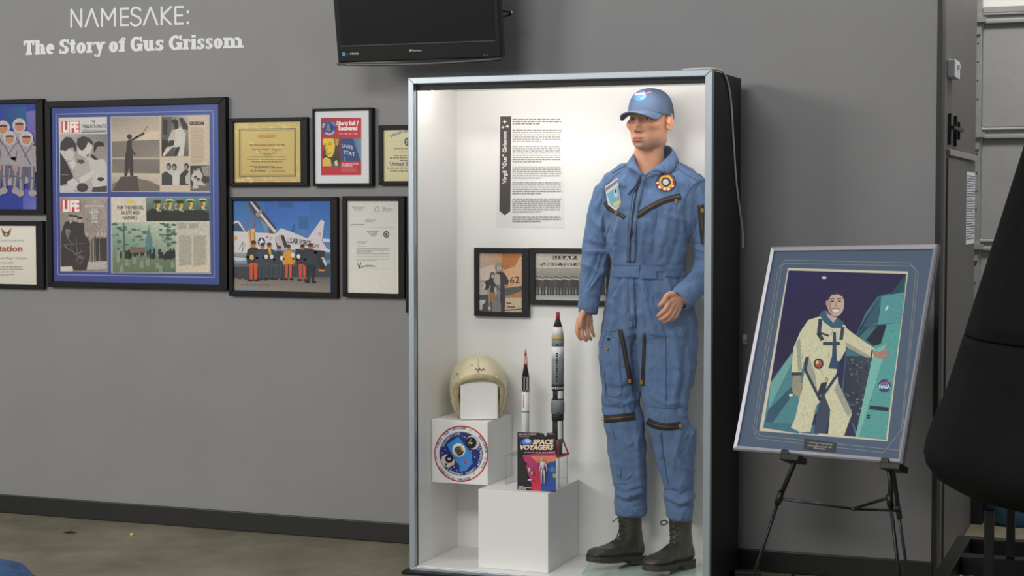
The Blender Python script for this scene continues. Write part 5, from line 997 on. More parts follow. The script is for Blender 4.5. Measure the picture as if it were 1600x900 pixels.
MB().tube([up_l-EN*0.03, A1-EN*0.02, A1+(foot-A1)*fr(A1, foot, 784)], 0.0085, 10).build('leg', M_eas, t, True); MB().tube([A1+(foot-A1)*fr(A1, foot, 780), foot+np.array((0, 0, 0.008))], 0.0062, 10).build('lower_leg', M_eas, t, True)
MB().tube([A1+(foot-A1)*fr(A1, foot, 768), A1+(foot-A1)*fr(A1, foot, 788)], 0.0115, 10).build('collar', M_eas, t, True); MB().ball(foot+np.array((0, 0, 0.009)), (0.011, 0.011, 0.009)).build('foot', M_eas, t, True)
Bq = at(1386, 742, Pr[1]+0.02); B3 = at(1405, 900, Bq[1]+0.01); dr = (B3-Bq)/(B3-Bq)[2]; footb = Bq+dr*(0-Bq[2])
MB().tube([apex-EN*0.03, Bq-EN*0.02, Bq+(footb-Bq)*fr(Bq, footb, 796)], 0.0085, 10).build('leg', M_eas, t, True); MB().tube([Bq+(footb-Bq)*fr(Bq, footb, 792), footb+np.array((0, 0, 0.008))], 0.0062, 10).build('lower_leg', M_eas, t, True)
MB().tube([Bq+(footb-Bq)*fr(Bq, footb, 772), Bq+(footb-Bq)*fr(Bq, footb, 792)], 0.0115, 10).build('collar', M_eas, t, True); MB().ball(footb+np.array((0, 0, 0.009)), (0.011, 0.011, 0.009)).build('foot', M_eas, t, True)
Cq = at(1396, 740, -0.30); C3 = at(1418, 900, -0.20); dc = (C3-Cq)/(C3-Cq)[2]; footc = Cq+dc*(0-Cq[2])
footc[1] = min(footc[1], -0.03)
MB().tube([apex-EN*0.05, Cq, Cq+(footc-Cq)*fr(Cq, footc, 804)], 0.0085, 10).build('leg', M_easm, t, True); MB().tube([Cq+(footc-Cq)*fr(Cq, footc, 800), footc+np.array((0, 0, 0.008))], 0.0058, 10).build('lower_leg', M_easm, t, True); MB().tube([Cq+(footc-Cq)*fr(Cq, footc, 789), Cq+(footc-Cq)*fr(Cq, footc, 810)], 0.0105, 10).build('collar', M_easm, t, True); MB().ball(footc+np.array((0, 0, 0.009)), (0.011, 0.011, 0.009)).build('foot', M_eas, t, True)
MB().ball(apex-EN*0.035, (0.026, 0.026, 0.026)).build('head', M_eas, t, True)
kn = (A1+(foot-A1)*0.32+Bq+(footb-Bq)*0.35+Cq+(footc-Cq)*0.42)/3; kn = at(1334, 795, kn[1])
for q_, m_ in ((A1+(foot-A1)*fr(A1, foot, 779), M_easm), (Bq+(footb-Bq)*fr(Bq, footb, 777), M_eas), (Cq+(footc-Cq)*fr(Cq, footc, 798), M_eas)): MB().tube([q_, kn], 0.0055, 8).build('brace', m_, t, True)
MB().ball(kn, (0.012, 0.012, 0.008)).build('brace_hub', M_easm, t, True)
for cpt, s_ in ((Pl, -1), (Pr, -1)):
    lo = ep(*uv(cpt), 0); uu = (cpt-ETL)@EX; b0 = ep(uu-0.03, PH+0.001, -0.05)
    m_ = MB().obox(b0, EX*0.075, EYd*0.022, EN*0.062).obox(ep(uu-0.03, PH-0.014, 0.0045), EX*0.03, EYd*0.03, EN*0.006)
    m_.build('ledge', M_eas, t, bevel=0.003)

# ================================================================== black space capsule replica on its dolly
KX, KY = 0.215, -0.90; KR = 0.935
pL = proj((KX-KR, KY, 0.6))
t = thing('space_capsule', (KX, KY, 0.45), 'large black cone shaped space capsule replica at the right edge', 'capsule')
def mat_cap():
    m = mat('capsule_black', (9, 9, 10), 0.65, spec=0.12, var=0.35, vscale=5, bump=0.25, bscale=22); return m
M_kap = mat_cap()
zr = 0.590
zr = 0.625; prof = [(0.02, zr-0.13), (0.35, zr-0.12), (0.62, zr-0.10), (0.78, zr-0.08), (0.86, zr-0.062), (0.905, zr-0.036), (0.930, zr), (0.935, zr+0.03), (0.928, zr+0.07), (0.900, zr+0.15)]
slope = (0.63-0.90)/(1.66-0.74)
z_s = at(1550, 519, KY)[2]
pl = prof+[(0.90+slope*(z-0.74), z) for z in np.linspace(0.84, z_s-0.006, 8)]+[(0.90+slope*(z_s-0.003-0.74)-0.008, z_s-0.003)]
MB().lathe([(r_, z_) for r_, z_ in pl], (KX, KY, 0), 96).build('lower_shell', M_kap, t, True)
pu = [(0.90+slope*(z_s-0.74)-0.008, z_s-0.002), (0.90+slope*(z_s+0.004-0.74), z_s+0.004)]+[(0.90+slope*(z-0.74), z) for z in np.linspace(z_s+0.06, 2.15, 12)]
MB().lathe(pu, (KX, KY, 0), 96).build('upper_shell', M_kap, t, True)
rt = 0.90+slope*(2.15-0.74)
MB().lathe([(rt, 2.151), (rt-0.02, 2.17), (0.30, 2.20), (0.28, 2.45), (0.05, 2.46)], (KX, KY, 0), 64).build('recovery_section', M_kap, t, True)
t = thing('capsule_dolly', (KX, KY, 0), 'black steel wheeled dolly frame under the space capsule', 'dolly')
M_dol = mat('dolly_black', (17, 17, 18), 0.45, spec=0.3)
dz0, dz1 = 0.155, 0.225
e0 = atz(1497, 836, dz1); 
dx0, dy1 = e0[0], e0[1]; dx1 = 2*KX-dx0; dy0 = 2*KY-dy1
MB().box(dx0, dx1, dy1-0.05, dy1, dz0, dz1).build('beam', M_dol, t, bevel=0.003); MB().box(dx0, dx1, dy0, dy0+0.05, dz0, dz1).build('beam', M_dol, t, bevel=0.003)
MB().box(dx0, dx0+0.05, dy0+0.0501, dy1-0.0501, dz0, dz1).build('beam', M_dol, t, bevel=0.003); MB().box(dx1-0.05, dx1, dy0+0.0501, dy1-0.0501, dz0, dz1).build('beam', M_dol, t, bevel=0.003)
pxp = atz(1545, 880, dz1)
for sx in (-1, 1):
    for sy in (-1, 1):
        X_ = KX+sx*abs(pxp[0]-KX)*0.92; Y_ = KY+sy*0.40; rr = math.hypot(X_-KX, Y_-KY)
        MB().box(X_-0.014, X_+0.014, Y_-0.014, Y_+0.014, dz1, zr-0.10).build('post', M_dol, t, bevel=0.002)
        wx, wy = (dx0+0.06 if sx < 0 else dx1-0.06), (dy1-0.10 if sy > 0 else dy0+0.10)
        w_ = MB(); R = [[(wx+0.02*k, wy+r_*math.cos(a), 0.062+r_*math.sin(a)) for a in np.linspace(0, 2*math.pi, 20, endpoint=False)] for k, r_ in ((-1, 0.045), (-0.9, 0.062), (0.9, 0.062), (1, 0.045))]
        w_.rings(R).build('caster_wheel', mat('rubber', (14, 14, 15), 0.6), t, True)
        MB().box(wx-0.03, wx+0.03, wy-0.02, wy+0.02, 0.115, dz0-0.0005).box(wx-0.03, wx-0.024, wy-0.015, wy+0.015, 0.05, 0.12).box(wx+0.024, wx+0.03, wy-0.015, wy+0.015, 0.05, 0.12).build('caster_fork', M_easm, t)
for sy in (-1, 1): MB().box(dx0+0.0501, dx1-0.0501, KY+sy*0.40-0.03, KY+sy*0.40+0.03, dz0+0.002, dz1-0.002).build('cross_beam', M_dol, t, bevel=0.002)
# things glimpsed under the capsule
a = atz(1560, 835, 0); 
xb0, xb1 = at(1552, 800, 1.35)[0], at(1578, 800, 1.35)[0]
t = thing('blue_bag', ((xb0+xb1)/2, 1.35, 0), 'slumped blue cloth bag on the floor behind the capsule stand', 'bag')
R = []
for zz_, k in ((0.0, .9), (0.05, 1.05), (0.16, 1.0), (0.28, .85), (0.38, .6), (0.42, .3)): R.append([((xb0+xb1)/2+0.06+0.16*k*math.cos(a)*(1+0.08*math.sin(3*a)), 1.42+0.13*k*math.sin(a), zz_) for a in np.linspace(0, 2*math.pi, 28, endpoint=False)])
MB().rings(R).build('sack', mat('blue_cloth', (62, 96, 128), 0.8, var=0.2, vscale=12, bump=0.4, bscale=14), t, True)
MB().tube(bez([((xb0+xb1)/2+0.12, 1.30, 0.40), ((xb0+xb1)/2+0.14, 1.27, 0.22), ((xb0+xb1)/2+0.19, 1.27, 0.06)], 6), 0.012, 8).build('strap', M_black, t, True)
q = atz(1590, 872, 0.05)
t = thing('grey_tray', (q[0]+0.1, q[1], 0), 'dark grey shallow tray on the floor under the capsule', 'tray')
MB().lathe([(0.02, 0.0), (0.16, 0.0), (0.20, 0.05), (0.19, 0.05), (0.15, 0.012), (0.02, 0.012)], (q[0]+0.12, q[1], 0), 32).build('pan', mat('tray_grey', (58, 62, 70), 0.4), t, True)
# denim pouf in the lower left corner, leaf litter on the floor
q = atz(0, 884, 0.36)
t = thing('denim_pouf', (q[0]-0.14, q[1], 0), 'rounded blue denim pouf just entering the lower left corner', 'pouf')
M_den = mat('denim', (52, 84, 126), 0.85, var=0.3, vscale=26, bump=0.5, bscale=160)
MB().lathe([(0.05, 0.0), (0.20, 0.0), (0.235, 0.04), (0.245, 0.18), (0.235, 0.29), (0.20, 0.335), (0.12, 0.358), (0.02, 0.362)], (q[0]-0.14, q[1]-0.02, 0), 48).build('cover', M_den, t, True)
MB().tube([(q[0]-0.14+0.236*math.cos(a), q[1]-0.02+0.236*math.sin(a), 0.29) for a in np.linspace(0, 2*math.pi, 49)], 0.005, 6).build('piping', M_den, t, True)
q = atz(108, 833, 0); m_ = MB()
MB().add([(q[0]-0.035, q[1], 0.002), (q[0]-0.01, q[1]-0.012, 0.006), (q[0]+0.03, q[1]-0.004, 0.010), (q[0]+0.035, q[1]+0.008, 0.004), (q[0]+0.0, q[1]+0.012, 0.009), (q[0]-0.02, q[1]+0.01, 0.003), (q[0], q[1], 0.0005)], [(0, 1, 4, 5), (1, 2, 3, 4), (0, 6, 1), (1, 6, 2), (2, 6, 3), (3, 6, 4), (4, 6, 5), (5, 6, 0)]).build('dry_leaf', mat('dry_leaf_brown', (70, 56, 38), 0.8), None, tagargs=('curled brown dry leaf on the concrete near the baseboard', 'leaf'))
q = atz(206, 837, 0); MB().ball((q[0], q[1], 0.006), (0.010, 0.008, 0.006), 8, 6).build('popcorn_crumb', mat('yellow_crumb', (214, 206, 120), 0.7), None, True, tagargs=('tiny pale yellow crumb on the concrete floor', 'crumb'))

q = atz(1150, 893, 0.03); t = thing('power_strip', (q[0], q[1], 0), 'small black power strip on the floor beside the display case', 'power strip')
MB().obox(q+np.array((-0.0, -0.03, -0.03)), np.array((0.10, 0.03, 0)), np.array((-0.016, 0.05, 0)), (0, 0, 0.036)).build('housing', mat('strip_black', (30, 30, 33), 0.5), t, bevel=0.006)
MB().tube(bez([q+np.array((0.09, 0.0, -0.01)), q+np.array((0.16, 0.03, -0.02)), q+np.array((0.20, 0.12, -0.025)), q+np.array((0.16, 0.22, -0.026))], 6), 0.004, 8).build('cord', MATS['strip_black'], t, True)
# ================================================================== mannequin in the blue flight suit
OM = np.array([-1.86, -0.27, 0.0]); ES = RT.copy(); ET = -np.array([FW[0], FW[1], 0])/math.hypot(FW[0], FW[1]); EZ = np.array([0, 0, 1.0])
def Mp(px, py, t=0.0):
    d = rays(px, py); return CAM+((OM+ET*t-CAM)@ET)/(d@ET)*d
PXM = FPX/((np.array([-1.86, -0.27, 1.0])-CAM)@FW)            # pixels per metre at the figure
mq = thing('mannequin', (-1.86, -0.27, FZ), 'male mannequin in blue flight suit, cap and black boots inside the display case', 'mannequin')
def remesh(mb, voxel, smooth=3):
    me = bpy.data.meshes.new('tmp'); me.from_pydata(mb.v, [], mb.f); me.update()
    b = bmesh.new(); b.from_mesh(me); bmesh.ops.recalc_face_normals(b, faces=b.faces); b.to_mesh(me); b.free()
    o = bpy.data.objects.new('tmp', me); COL.objects.link(o)
    r = o.modifiers.new('r', 'REMESH'); r.mode = 'VOXEL'; r.voxel_size = voxel
    if smooth: s = o.modifiers.new('s', 'SMOOTH'); s.factor = 0.5; s.iterations = smooth
    dg = bpy.context.evaluated_depsgraph_get(); me2 = bpy.data.meshes.new_from_object(o.evaluated_get(dg))
    V = np.array([v.co[:] for v in me2.vertices]); F_ = [tuple(p.vertices) for p in me2.polygons]
    me2.calc_loop_triangles(); N = np.array([v.normal[:] for v in me2.vertices])
    bpy.data.objects.remove(o); bpy.data.meshes.remove(me); bpy.data.meshes.remove(me2)
    return V, F_, N
def ringp(y, l, r, d, t, shear=0.0, n=28, e=2.2, vee=0.0):
    c = Mp((l+r)/2, y, t); a = (r-l)/2/PXM; out = []
    for k in range(n):
        an = 2*math.pi*k/n; ca, sa = math.cos(an), math.sin(an); q = (abs(ca)**e+abs(sa)**e)**(-1/e)
        out.append(c+ES*(a*q*ca)+ET*(d*q*sa+shear*a*q*ca)-EZ*(vee*max(sa, 0)))
    return out
TORSO = [(250, 992, 1044, .055, .0), (258, 972, 1062, .075, .0), (266, 956, 1082, .092, .0), (282, 946, 1094, .108, .005), (310, 946, 1090, .122, .012), (350, 947, 1080, .126, .018), (388, 954, 1069, .116, .018), (420, 958, 1065, .106, .015), (450, 954, 1074, .115, .012), (490, 946, 1083, .122, .01), (522, 941, 1087, .120, .005), (536, 952, 1078, .090, .005)]
LEGR = [(495, 946, 1016, .100, -.02), (540, 938, 999, .095, -.022), (580, 938, 998, .090, -.025), (620, 940, 999, .084, -.025), (650, 942, 1003, .082, -.022), (690, 949, 1007, .079, -.03), (730, 956, 1008, .074, -.045), (765, 961, 1008, .070, -.055), (786, 959, 1009, .070, -.06), (803, 962, 1007, .064, -.06)]
LEGL = [(495, 996, 1087, .105, .03), (540, 994, 1088, .102, .035), (580, 999, 1085, .098, .04), (620, 1005, 1078, .094, .045), (648, 1010, 1068, .090, .05), (672, 1013, 1082, .088, .035), (700, 1021, 1084, .083, .025), (730, 1029, 1081, .078, .015), (760, 1038, 1083, .073, .008), (786, 1041, 1082, .070, .004), (808, 1043, 1081, .066, .002)]
ARMR = [(966, 284, -.05, .056), (948, 312, -.075, .057), (938, 352, -.085, .053), (932, 392, -.075, .050), (927, 428, -.05, .045), (922, 458, -.03, .039), (919, 485, -.02, .035)]
ARML = [(1076, 284, .05, .056), (1092, 314, .075, .057), (1102, 356, .075, .053), (1107, 398, .075, .050), (1100, 428, .105, .047), (1083, 449, .145, .043), (1064, 467, .175, .041)]
sm_ = MB()
sm_.rings([ringp(*q, shear=0.32, vee=(.055, .045, .025, .008)[i] if i < 4 else 0) for i, q in enumerate(TORSO)]); sm_.rings([ringp(*q, shear=0.15) for q in LEGR]); sm_.rings([ringp(*q, shear=0.15) for q in LEGL])
for A in (ARMR, ARML):
    P_ = bez([Mp(a, b, c) for a, b, c, _ in A], 5); R_ = bez([[q[3]] for q in A], 5)[:, 0]; sm_.tube(P_, R_, 20)
V, SF, N = remesh(sm_, 0.0055, 8)
# --- folds: each is a soft ridge (+) or groove (-) running between two points of the front of the cloth
fA = lambda x, y: (880+x*0.2557, 230+y*0.2557)
fB = lambda x, y: (880+x*0.2889, 400+y*0.2889)
fC = lambda x, y: (880+x*0.289, 640+y*0.289)
FOLDS = []
def fo(f, pts, w, a):
    P_ = [f(*q) for q in pts]
    for i in range(len(P_)-1): FOLDS.append((*P_[i], *P_[i+1], w, a))
for pts, w, a in ([[(300, 330), (250, 420), (215, 520)], 5, 7], [[(340, 470), (325, 600), (310, 720)], 4, 8], [[(270, 420), (300, 540), (320, 600)], 4, -8], [[(200, 450), (290, 560)], 5, 7], [[(165, 590), (270, 620)], 4, -7], [[(150, 640), (250, 640), (300, 600)], 5, 7], [[(140, 720), (220, 760)], 4, 5], [[(210, 680), (160, 800), (130, 880)], 4, -5], [[(260, 640), (230, 760), (160, 870)], 3, 6],
                  [[(570, 400), (560, 520), (550, 700)], 4, -5], [[(500, 480), (480, 600), (470, 700)], 5, 6], [[(640, 400), (610, 560), (560, 700)], 6, 5], [[(720, 420), (700, 560), (650, 700)], 5, -5], [[(600, 330), (640, 420), (740, 450)], 5, 5], [[(740, 350), (750, 480), (770, 600)], 4, -8], [[(800, 400), (790, 520), (800, 620)], 5, 6], [[(380, 180), (370, 260), (360, 380)], 4, 4], [[(560, 140), (520, 250), (470, 360)], 4, -3],
                  [[(820, 610), (870, 640)], 4, 8], [[(770, 700), (860, 680)], 4, -7], [[(740, 780), (800, 790), (850, 760)], 4, 6], [[(700, 850), (780, 820)], 3, -5], [[(560, 170), (600, 260), (650, 300)], 4, 3], [[(420, 500), (440, 600), (450, 700)], 3, 4]): fo(fA, pts, w, a*1e-3)
for pts, w, a in ([[(330, 130), (290, 240), (270, 380)], 5, 9], [[(310, 125), (260, 250), (235, 400)], 4, -8], [[(400, 130), (400, 260), (392, 380)], 4, -6], [[(430, 130), (450, 250), (490, 400)], 5, 8], [[(340, 200), (340, 320), (370, 400)], 4, 6], [[(470, 130), (500, 260), (560, 420)], 4, -5], [[(560, 130), (600, 260), (640, 400)], 5, 6], [[(630, 130), (660, 260), (690, 420)], 5, -5],
                  [[(385, 380), (385, 560), (400, 780)], 5, -14], [[(240, 540), (250, 640), (260, 700)], 5, 5], [[(220, 700), (300, 720), (380, 690)], 5, -4], [[(480, 480), (470, 640), (500, 800)], 5, 5], [[(600, 470), (620, 620), (600, 780)], 6, 5], [[(660, 520), (650, 680), (620, 830)], 5, -6], [[(270, 780), (330, 800), (390, 770)], 4, 5], [[(500, 760), (560, 800), (640, 790)], 4, 5], [[(220, 820), (300, 830)], 3, -4], [[(640, 850), (680, 890)], 4, 8]): fo(fB, pts, w, a*1e-3)
for pts, w, a in ([[(260, 100), (280, 220), (300, 330)], 4, 5], [[(390, 120), (400, 260), (410, 380)], 5, 5], [[(285, 450), (340, 470), (430, 440)], 4, 8], [[(290, 480), (350, 500), (430, 480)], 3, -7], [[(300, 400), (340, 430), (420, 400)], 4, 4], [[(530, 120), (540, 250), (570, 400)], 3, -6], [[(650, 40), (690, 100), (700, 200)], 6, 8], [[(600, 200), (640, 300), (690, 330)], 5, 6], [[(560, 460), (630, 500), (690, 470)], 4, 9], [[(560, 490), (630, 525), (695, 500)], 3, -9], [[(570, 430), (640, 460), (695, 420)], 4, -5], [[(640, 100), (610, 220), (590, 330)], 5, 4]): fo(fC, pts, w, a*1e-3)
S_ = proj(V); vis = np.clip((N@ET)*1.6+0.1, 0, 1); disp = np.zeros(len(V))
for x0, y0, x1, y1, w, a in FOLDS:
    d = np.array([x1-x0, y1-y0]); L = np.hypot(*d)+1e-6; u = np.clip(((S_-[x0, y0])@d)/L**2, -0.15, 1.15); dist = np.hypot(S_[:, 0]-x0-u*d[0], S_[:, 1]-y0-u*d[1])
    k = 0.65*np.exp(-(dist/(w*0.85))**2); disp += 2.5*a*k*vis*(1-0.5*np.abs(2*np.clip(u, 0, 1)-1)**3)
from mathutils import noise as mnoise
for i in range(len(V)):
    x, y, z = V[i]; n1 = mnoise.noise((x*14, y*14, z*6.5)); n2 = mnoise.noise((x*34+5, y*34, z*20)); n3 = mnoise.noise((x*9+z*5, y*9-z*4, z*14+3))
    disp[i] += 0.010*(0.5-abs(n1))+0.0026*n2+0.010*(0.4-abs(n3))
V = V+N*disp[:, None]
def mat_suit():
    m = mat('blue_cotton', (90, 116, 156), 0.8, spec=0.15, var=0.07, vscale=9, bump=0.18, bscale=420)
    nt = m.node_tree; b = nt.nodes['Principled BSDF']; b.inputs['Sheen Weight'].default_value = 0.1
    tc = nt.nodes.new('ShaderNodeTexCoord'); mp = nt.nodes.new('ShaderNodeMapping'); mp.inputs['Scale'].default_value = (30, 30, 17); mp.inputs['Rotation'].default_value = (0.3, 0.5, 0.2)
    n = nt.nodes.new('ShaderNodeTexNoise'); n.noise_type = 'RIDGED_MULTIFRACTAL'; n.inputs['Scale'].default_value = 1.0; n.inputs['Detail'].default_value = 2.5; n.inputs['Distortion'].default_value = 0.6
    bp = nt.nodes.new('ShaderNodeBump'); bp.inputs['Strength'].default_value = 0.9; bp.inputs['Distance'].default_value = 0.011
    nt.links.new(tc.outputs['Object'], mp.inputs['Vector']); nt.links.new(mp.outputs['Vector'], n.inputs['Vector']); nt.links.new(n.outputs['Fac'], bp.inputs['Height'])
    old = b.inputs['Normal'].links[0].from_node; nt.links.new(old.outputs['Normal'], bp.inputs['Normal']); nt.links.new(bp.outputs['Normal'], b.inputs['Normal'])
    return m
M_suit = mat_suit()
def fromarr(name, V_, F_, m, parent, smooth=True, vcol=None):
    me = bpy.data.meshes.new(name); me.from_pydata((np.array(V_)-org(parent)).tolist(), [], F_); me.update()
    if vcol is not None:
        ca = me.color_attributes.new('Col', 'FLOAT_COLOR', 'POINT'); A_ = np.zeros((len(V_), 4)); A_[:, :3] = vcol; ca.data.foreach_set('color', A_.ravel())
    return link(name, me, m, parent, smooth)
suit = fromarr('flight_suit', V, SF, M_suit, mq); suit['label'] = 'faded blue cotton flight suit with black zippers'
BV = BVHTree.FromPolygons([tuple(v) for v in V], SF)
def cast(px, py, bv=None, lift=0.002):
    d = rays(px, py); d = d/np.linalg.norm(d); h = (bv or BV).ray_cast(Vector(CAM), Vector(d))
    if h[0] is None: h = (bv or BV).find_nearest(Vector(Mp(px, py, 0.04)))
    n = np.array(h[1]); n = n if n@d < 0 else -n
    return np.array(h[0])+n*lift, n
def drape(name, poly_rows, m, parent, lift=0.002, thick=0.0015, bv=None, smooth=True, cols=None):
    """poly_rows: rows of picture points laid on to the cloth and given a thickness"""
    P_, n_ = [], len(poly_rows[0])
    for row in poly_rows:
        for q in row:
            h = cast(q[0], q[1], bv, lift)
            P_.append(h[0])
    F_ = [(i*n_+k, i*n_+k+1, (i+1)*n_+k+1, (i+1)*n_+k) for i in range(len(poly_rows)-1) for k in range(n_-1)]
    o = fromarr(name, P_, F_, m, parent, smooth, None if cols is None else cols)
    b = bmesh.new(); b.from_mesh(o.data); bmesh.ops.recalc_face_normals(b, faces=b.faces); b.to_mesh(o.data); b.free()
    if thick: s = o.modifiers.new('thickness', 'SOLIDIFY'); s.thickness = thick; s.offset = 0
    return o
def ribbon(name, pts, w, m, parent, lift=0.002, thick=0.0015, n=7, cols=3, bv=None, w2=None):
    P_ = bez(pts, n) if len(pts) > 2 else np.array([np.array(pts[0])+(np.array(pts[1])-np.array(pts[0]))*t for t in np.linspace(0, 1, 2*n)]); T = np.gradient(P_, axis=0); T /= np.linalg.norm(T, axis=1)[:, None]; Nn = np.stack([-T[:, 1], T[:, 0]], 1)
    W_ = np.linspace(w, w2 or w, len(P_))
    return drape(name, [[P_[i]+Nn[i]*W_[i]*(k/(cols-1)-0.5) for k in range(cols)] for i in range(len(P_))], m, parent, lift, thick, bv)
M_tape = mat('zipper_tape', (22, 21, 24), 0.7, bump=0.2, bscale=500); M_brass = mat('brass', (190, 150, 70), 0.35, metal=0.8); M_teeth = mat('zipper_teeth', (96, 70, 44), 0.4, metal=0.5)
M_seam = mat('seam_thread', (66, 88, 124), 0.8); M_hi = mat('pale_seam', (140, 164, 200), 0.8)
def zipper(pts, w, pull=None, teeth=1.6):
    z_ = ribbon('zipper', pts, w, M_tape, suit, 0.0018, 0.002, cols=4); ribbon('zipper_teeth', pts, teeth, M_teeth, z_, 0.0036, 0.0012)
    if pull:
        h = cast(*pull, lift=0.006)
        if h: MB().obox(h[0]-ES*0.006-EZ*0.009, ES*0.010, ET*0.003, EZ*0.016).build('zipper_pull', M_brass, z_, bevel=0.001)
    return z_
ln = lambda f, pts: [f(*q) for q in pts]
ribbon('placket', ln(fA, [(478, 180), (450, 300), (430, 420), (420, 560), (415, 705)]), 13, M_suit, suit, 0.0018, 0.0025, cols=4)
for dx in (-22, 24): ribbon('stitching', ln(fA, [(478+dx, 190), (450+dx, 300), (430+dx, 420), (420+dx, 560), (415+dx, 705)]), 1.0, M_seam, suit, 0.0042, 0.0008)
z_ = ribbon('zipper', ln(fA, [(474, 185), (446, 300), (426, 420), (414, 560), (409, 705)]), 2.6, M_tape, suit, 0.0045, 0.001)
h = cast(*fA(478, 172), lift=0.008); MB().obox(h[0]-ES*0.005-EZ*0.008, ES*0.009, ET*0.004, EZ*0.016).build('zipper_pull', M_brass, suit, bevel=0.001)
for pts in ([(474, 190), (450, 230), (425, 275), (404, 298), (420, 270), (448, 240), (468, 200)], [(474, 195), (462, 240), (440, 275)]):
    q_ = [cast(*fA(*v), lift=0.009)[0] for v in bez(pts, 3)]; MB().tube(q_, 0.0022, 6).build('pull_cord', mat('cord_navy', (36, 46, 74), 0.8), suit, True)
ribbon('placket', ln(fB, [(365, 118), (368, 220), (375, 320), (380, 385)]), 10, M_suit, suit, 0.0015, 0.002, cols=4)
for dx in (-14, 16): ribbon('stitching', ln(fB, [(365+dx, 118), (368+dx, 220), (375+dx, 320), (380+dx*0.4, 385)]), 1.0, M_seam, suit, 0.0036, 0.0008)
zipper(ln(fA, [(452, 422), (520, 375), (620, 325), (718, 300)]), 9.5, fA(690, 330), 2.0); zipper(ln(fA, [(258, 335), (285, 375), (330, 400), (378, 430)]), 6.5, fA(333, 396), 1.6)
zipper(ln(fA, [(838, 352), (846, 430), (856, 520), (862, 590)]), 10, fA(850, 385), 2.0)
zipper(ln(fB, [(308, 398), (325, 480), (345, 590), (366, 690)]), 7.5, fB(357, 672), 1.4); zipper(ln(fB, [(438, 418), (438, 520), (435, 620), (431, 700)]), 5.0, fB(431, 680), 1.2)
zipper(ln(fC, [(216, 50), (270, 48), (330, 42), (388, 34)]), 12, None, 2.6); zipper(ln(fC, [(456, 62), (500, 82), (560, 92), (635, 84)]), 11, fC(632, 84), 2.4)
MB().tube([cast(*fC(219, 48), lift=0.004)[0]+0.006*(ES*math.cos(a)*1.0+EZ*math.sin(a)) for a in np.linspace(0, 6.28, 13)], 0.0012, 5).build('ring_pull', M_brass, suit, True)
# seams and pockets
for f, pts, w in ((fA, [(742, 345), (752, 295), (795, 232), (862, 200)], 1.6), (fA, [(268, 350), (252, 300), (262, 240), (300, 190), (350, 150)], 1.4), (fA, [(690, 78), (760, 130), (862, 188)], 1.3), (fA, [(672, 110), (740, 160), (840, 215)], 1.2), (fA, [(415, 100), (350, 130), (300, 160)], 2.2), (fA, [(285, 470), (240, 620), (195, 780), (150, 860)], 1.4), (fA, [(570, 405), (565, 480)], 1.0),
                  (fB, [(215, 500), (218, 450), (240, 422), (275, 440), (300, 460), (305, 600), (314, 745), (240, 750), (222, 620)], 1.1), (fB, [(205, 560), (210, 790), (320, 795)], 1.0), (fB, [(465, 425), (520, 432), (580, 440)], 1.1), (fB, [(553, 440), (556, 600), (555, 810)], 1.4), (fB, [(455, 810), (560, 825), (640, 815)], 1.0), (fB, [(225, 410), (270, 408), (300, 395)], 1.0),
                  (fC, [(528, 130), (540, 230), (555, 330), (568, 400)], 1.6), (fC, [(540, 430), (610, 430)], 1.0), (fC, [(310, 320), (313, 375)], 1.0), (fC, [(285, 400), (350, 402)], 0.9), (fC, [(268, 100), (280, 160)], 0.9)):
    ribbon('seam', ln(f, pts), w, M_seam, suit, 0.0012, 0.001)
for f, x, y, m_ in ((fB, 247, 450, M_tape), (fB, 238, 505, M_brass), (fA, 697, 76, mat('bronze_snap', (70, 58, 44), 0.4, metal=0.5))):
    h = cast(*f(x, y), lift=0.001)
    if h: MB().ball(h[0], 0.0065, 12, 8).build('snap', m_, suit, True)
# belt
bl = [ringp(y, 957.5-0.5, 1066.5, .112, .015, shear=0.32, n=64) for y in (411, 416, 429, 434)]
V_ = np.array([p for r in bl for p in r]); cb_ = V_.reshape(4, 64, 3).mean(1)
V_ = (V_.reshape(4, 64, 3)-cb_[:, None])*np.array([1.0, 1.02, 1.02, 1.0])[:, None, None]+cb_[:, None]
belt = MB().rings([list(r) for r in V_], False).build('belt', M_suit, suit, True); s = belt.modifiers.new('thickness', 'SOLIDIFY'); s.thickness = 0.004
BVb = BVHTree.FromPolygons([tuple(v) for v in V_.reshape(-1, 3)], [(i*64+k, i*64+(k+1) % 64, (i+1)*64+(k+1) % 64, (i+1)*64+k) for i in range(3) for k in range(64)])
drape('belt_flap', [[fA(a+(b-a)*k/6, y0+(y1-y0)*k/6) for k in range(7)] for a, b, y0, y1 in ((302, 470, 713, 717), (301, 468, 755, 758), (303, 464, 797, 792))], M_suit, belt, 0.004, 0.003, BVb, False)
drape('belt_flap', [[fA(a+(b-a)*k/6, y0+(y1-y0)*k/6) for k in range(7)] for a, b, y0, y1 in ((478, 616, 711, 712), (479, 617, 758, 760), (480, 616, 800, 808))], M_suit, belt, 0.006, 0.003, BVb, False)
for f_, x0, x1, y in ((0, 308, 462, 722), (0, 308, 460, 788), (0, 486, 610, 720), (0, 486, 610, 799), (0, 620, 730, 745), (0, 620, 730, 785)): ribbon('stitching', [fA(x0, y), fA(x1, y+3)], 0.8, M_seam, belt, 0.0105, 0.0008, bv=BVb)
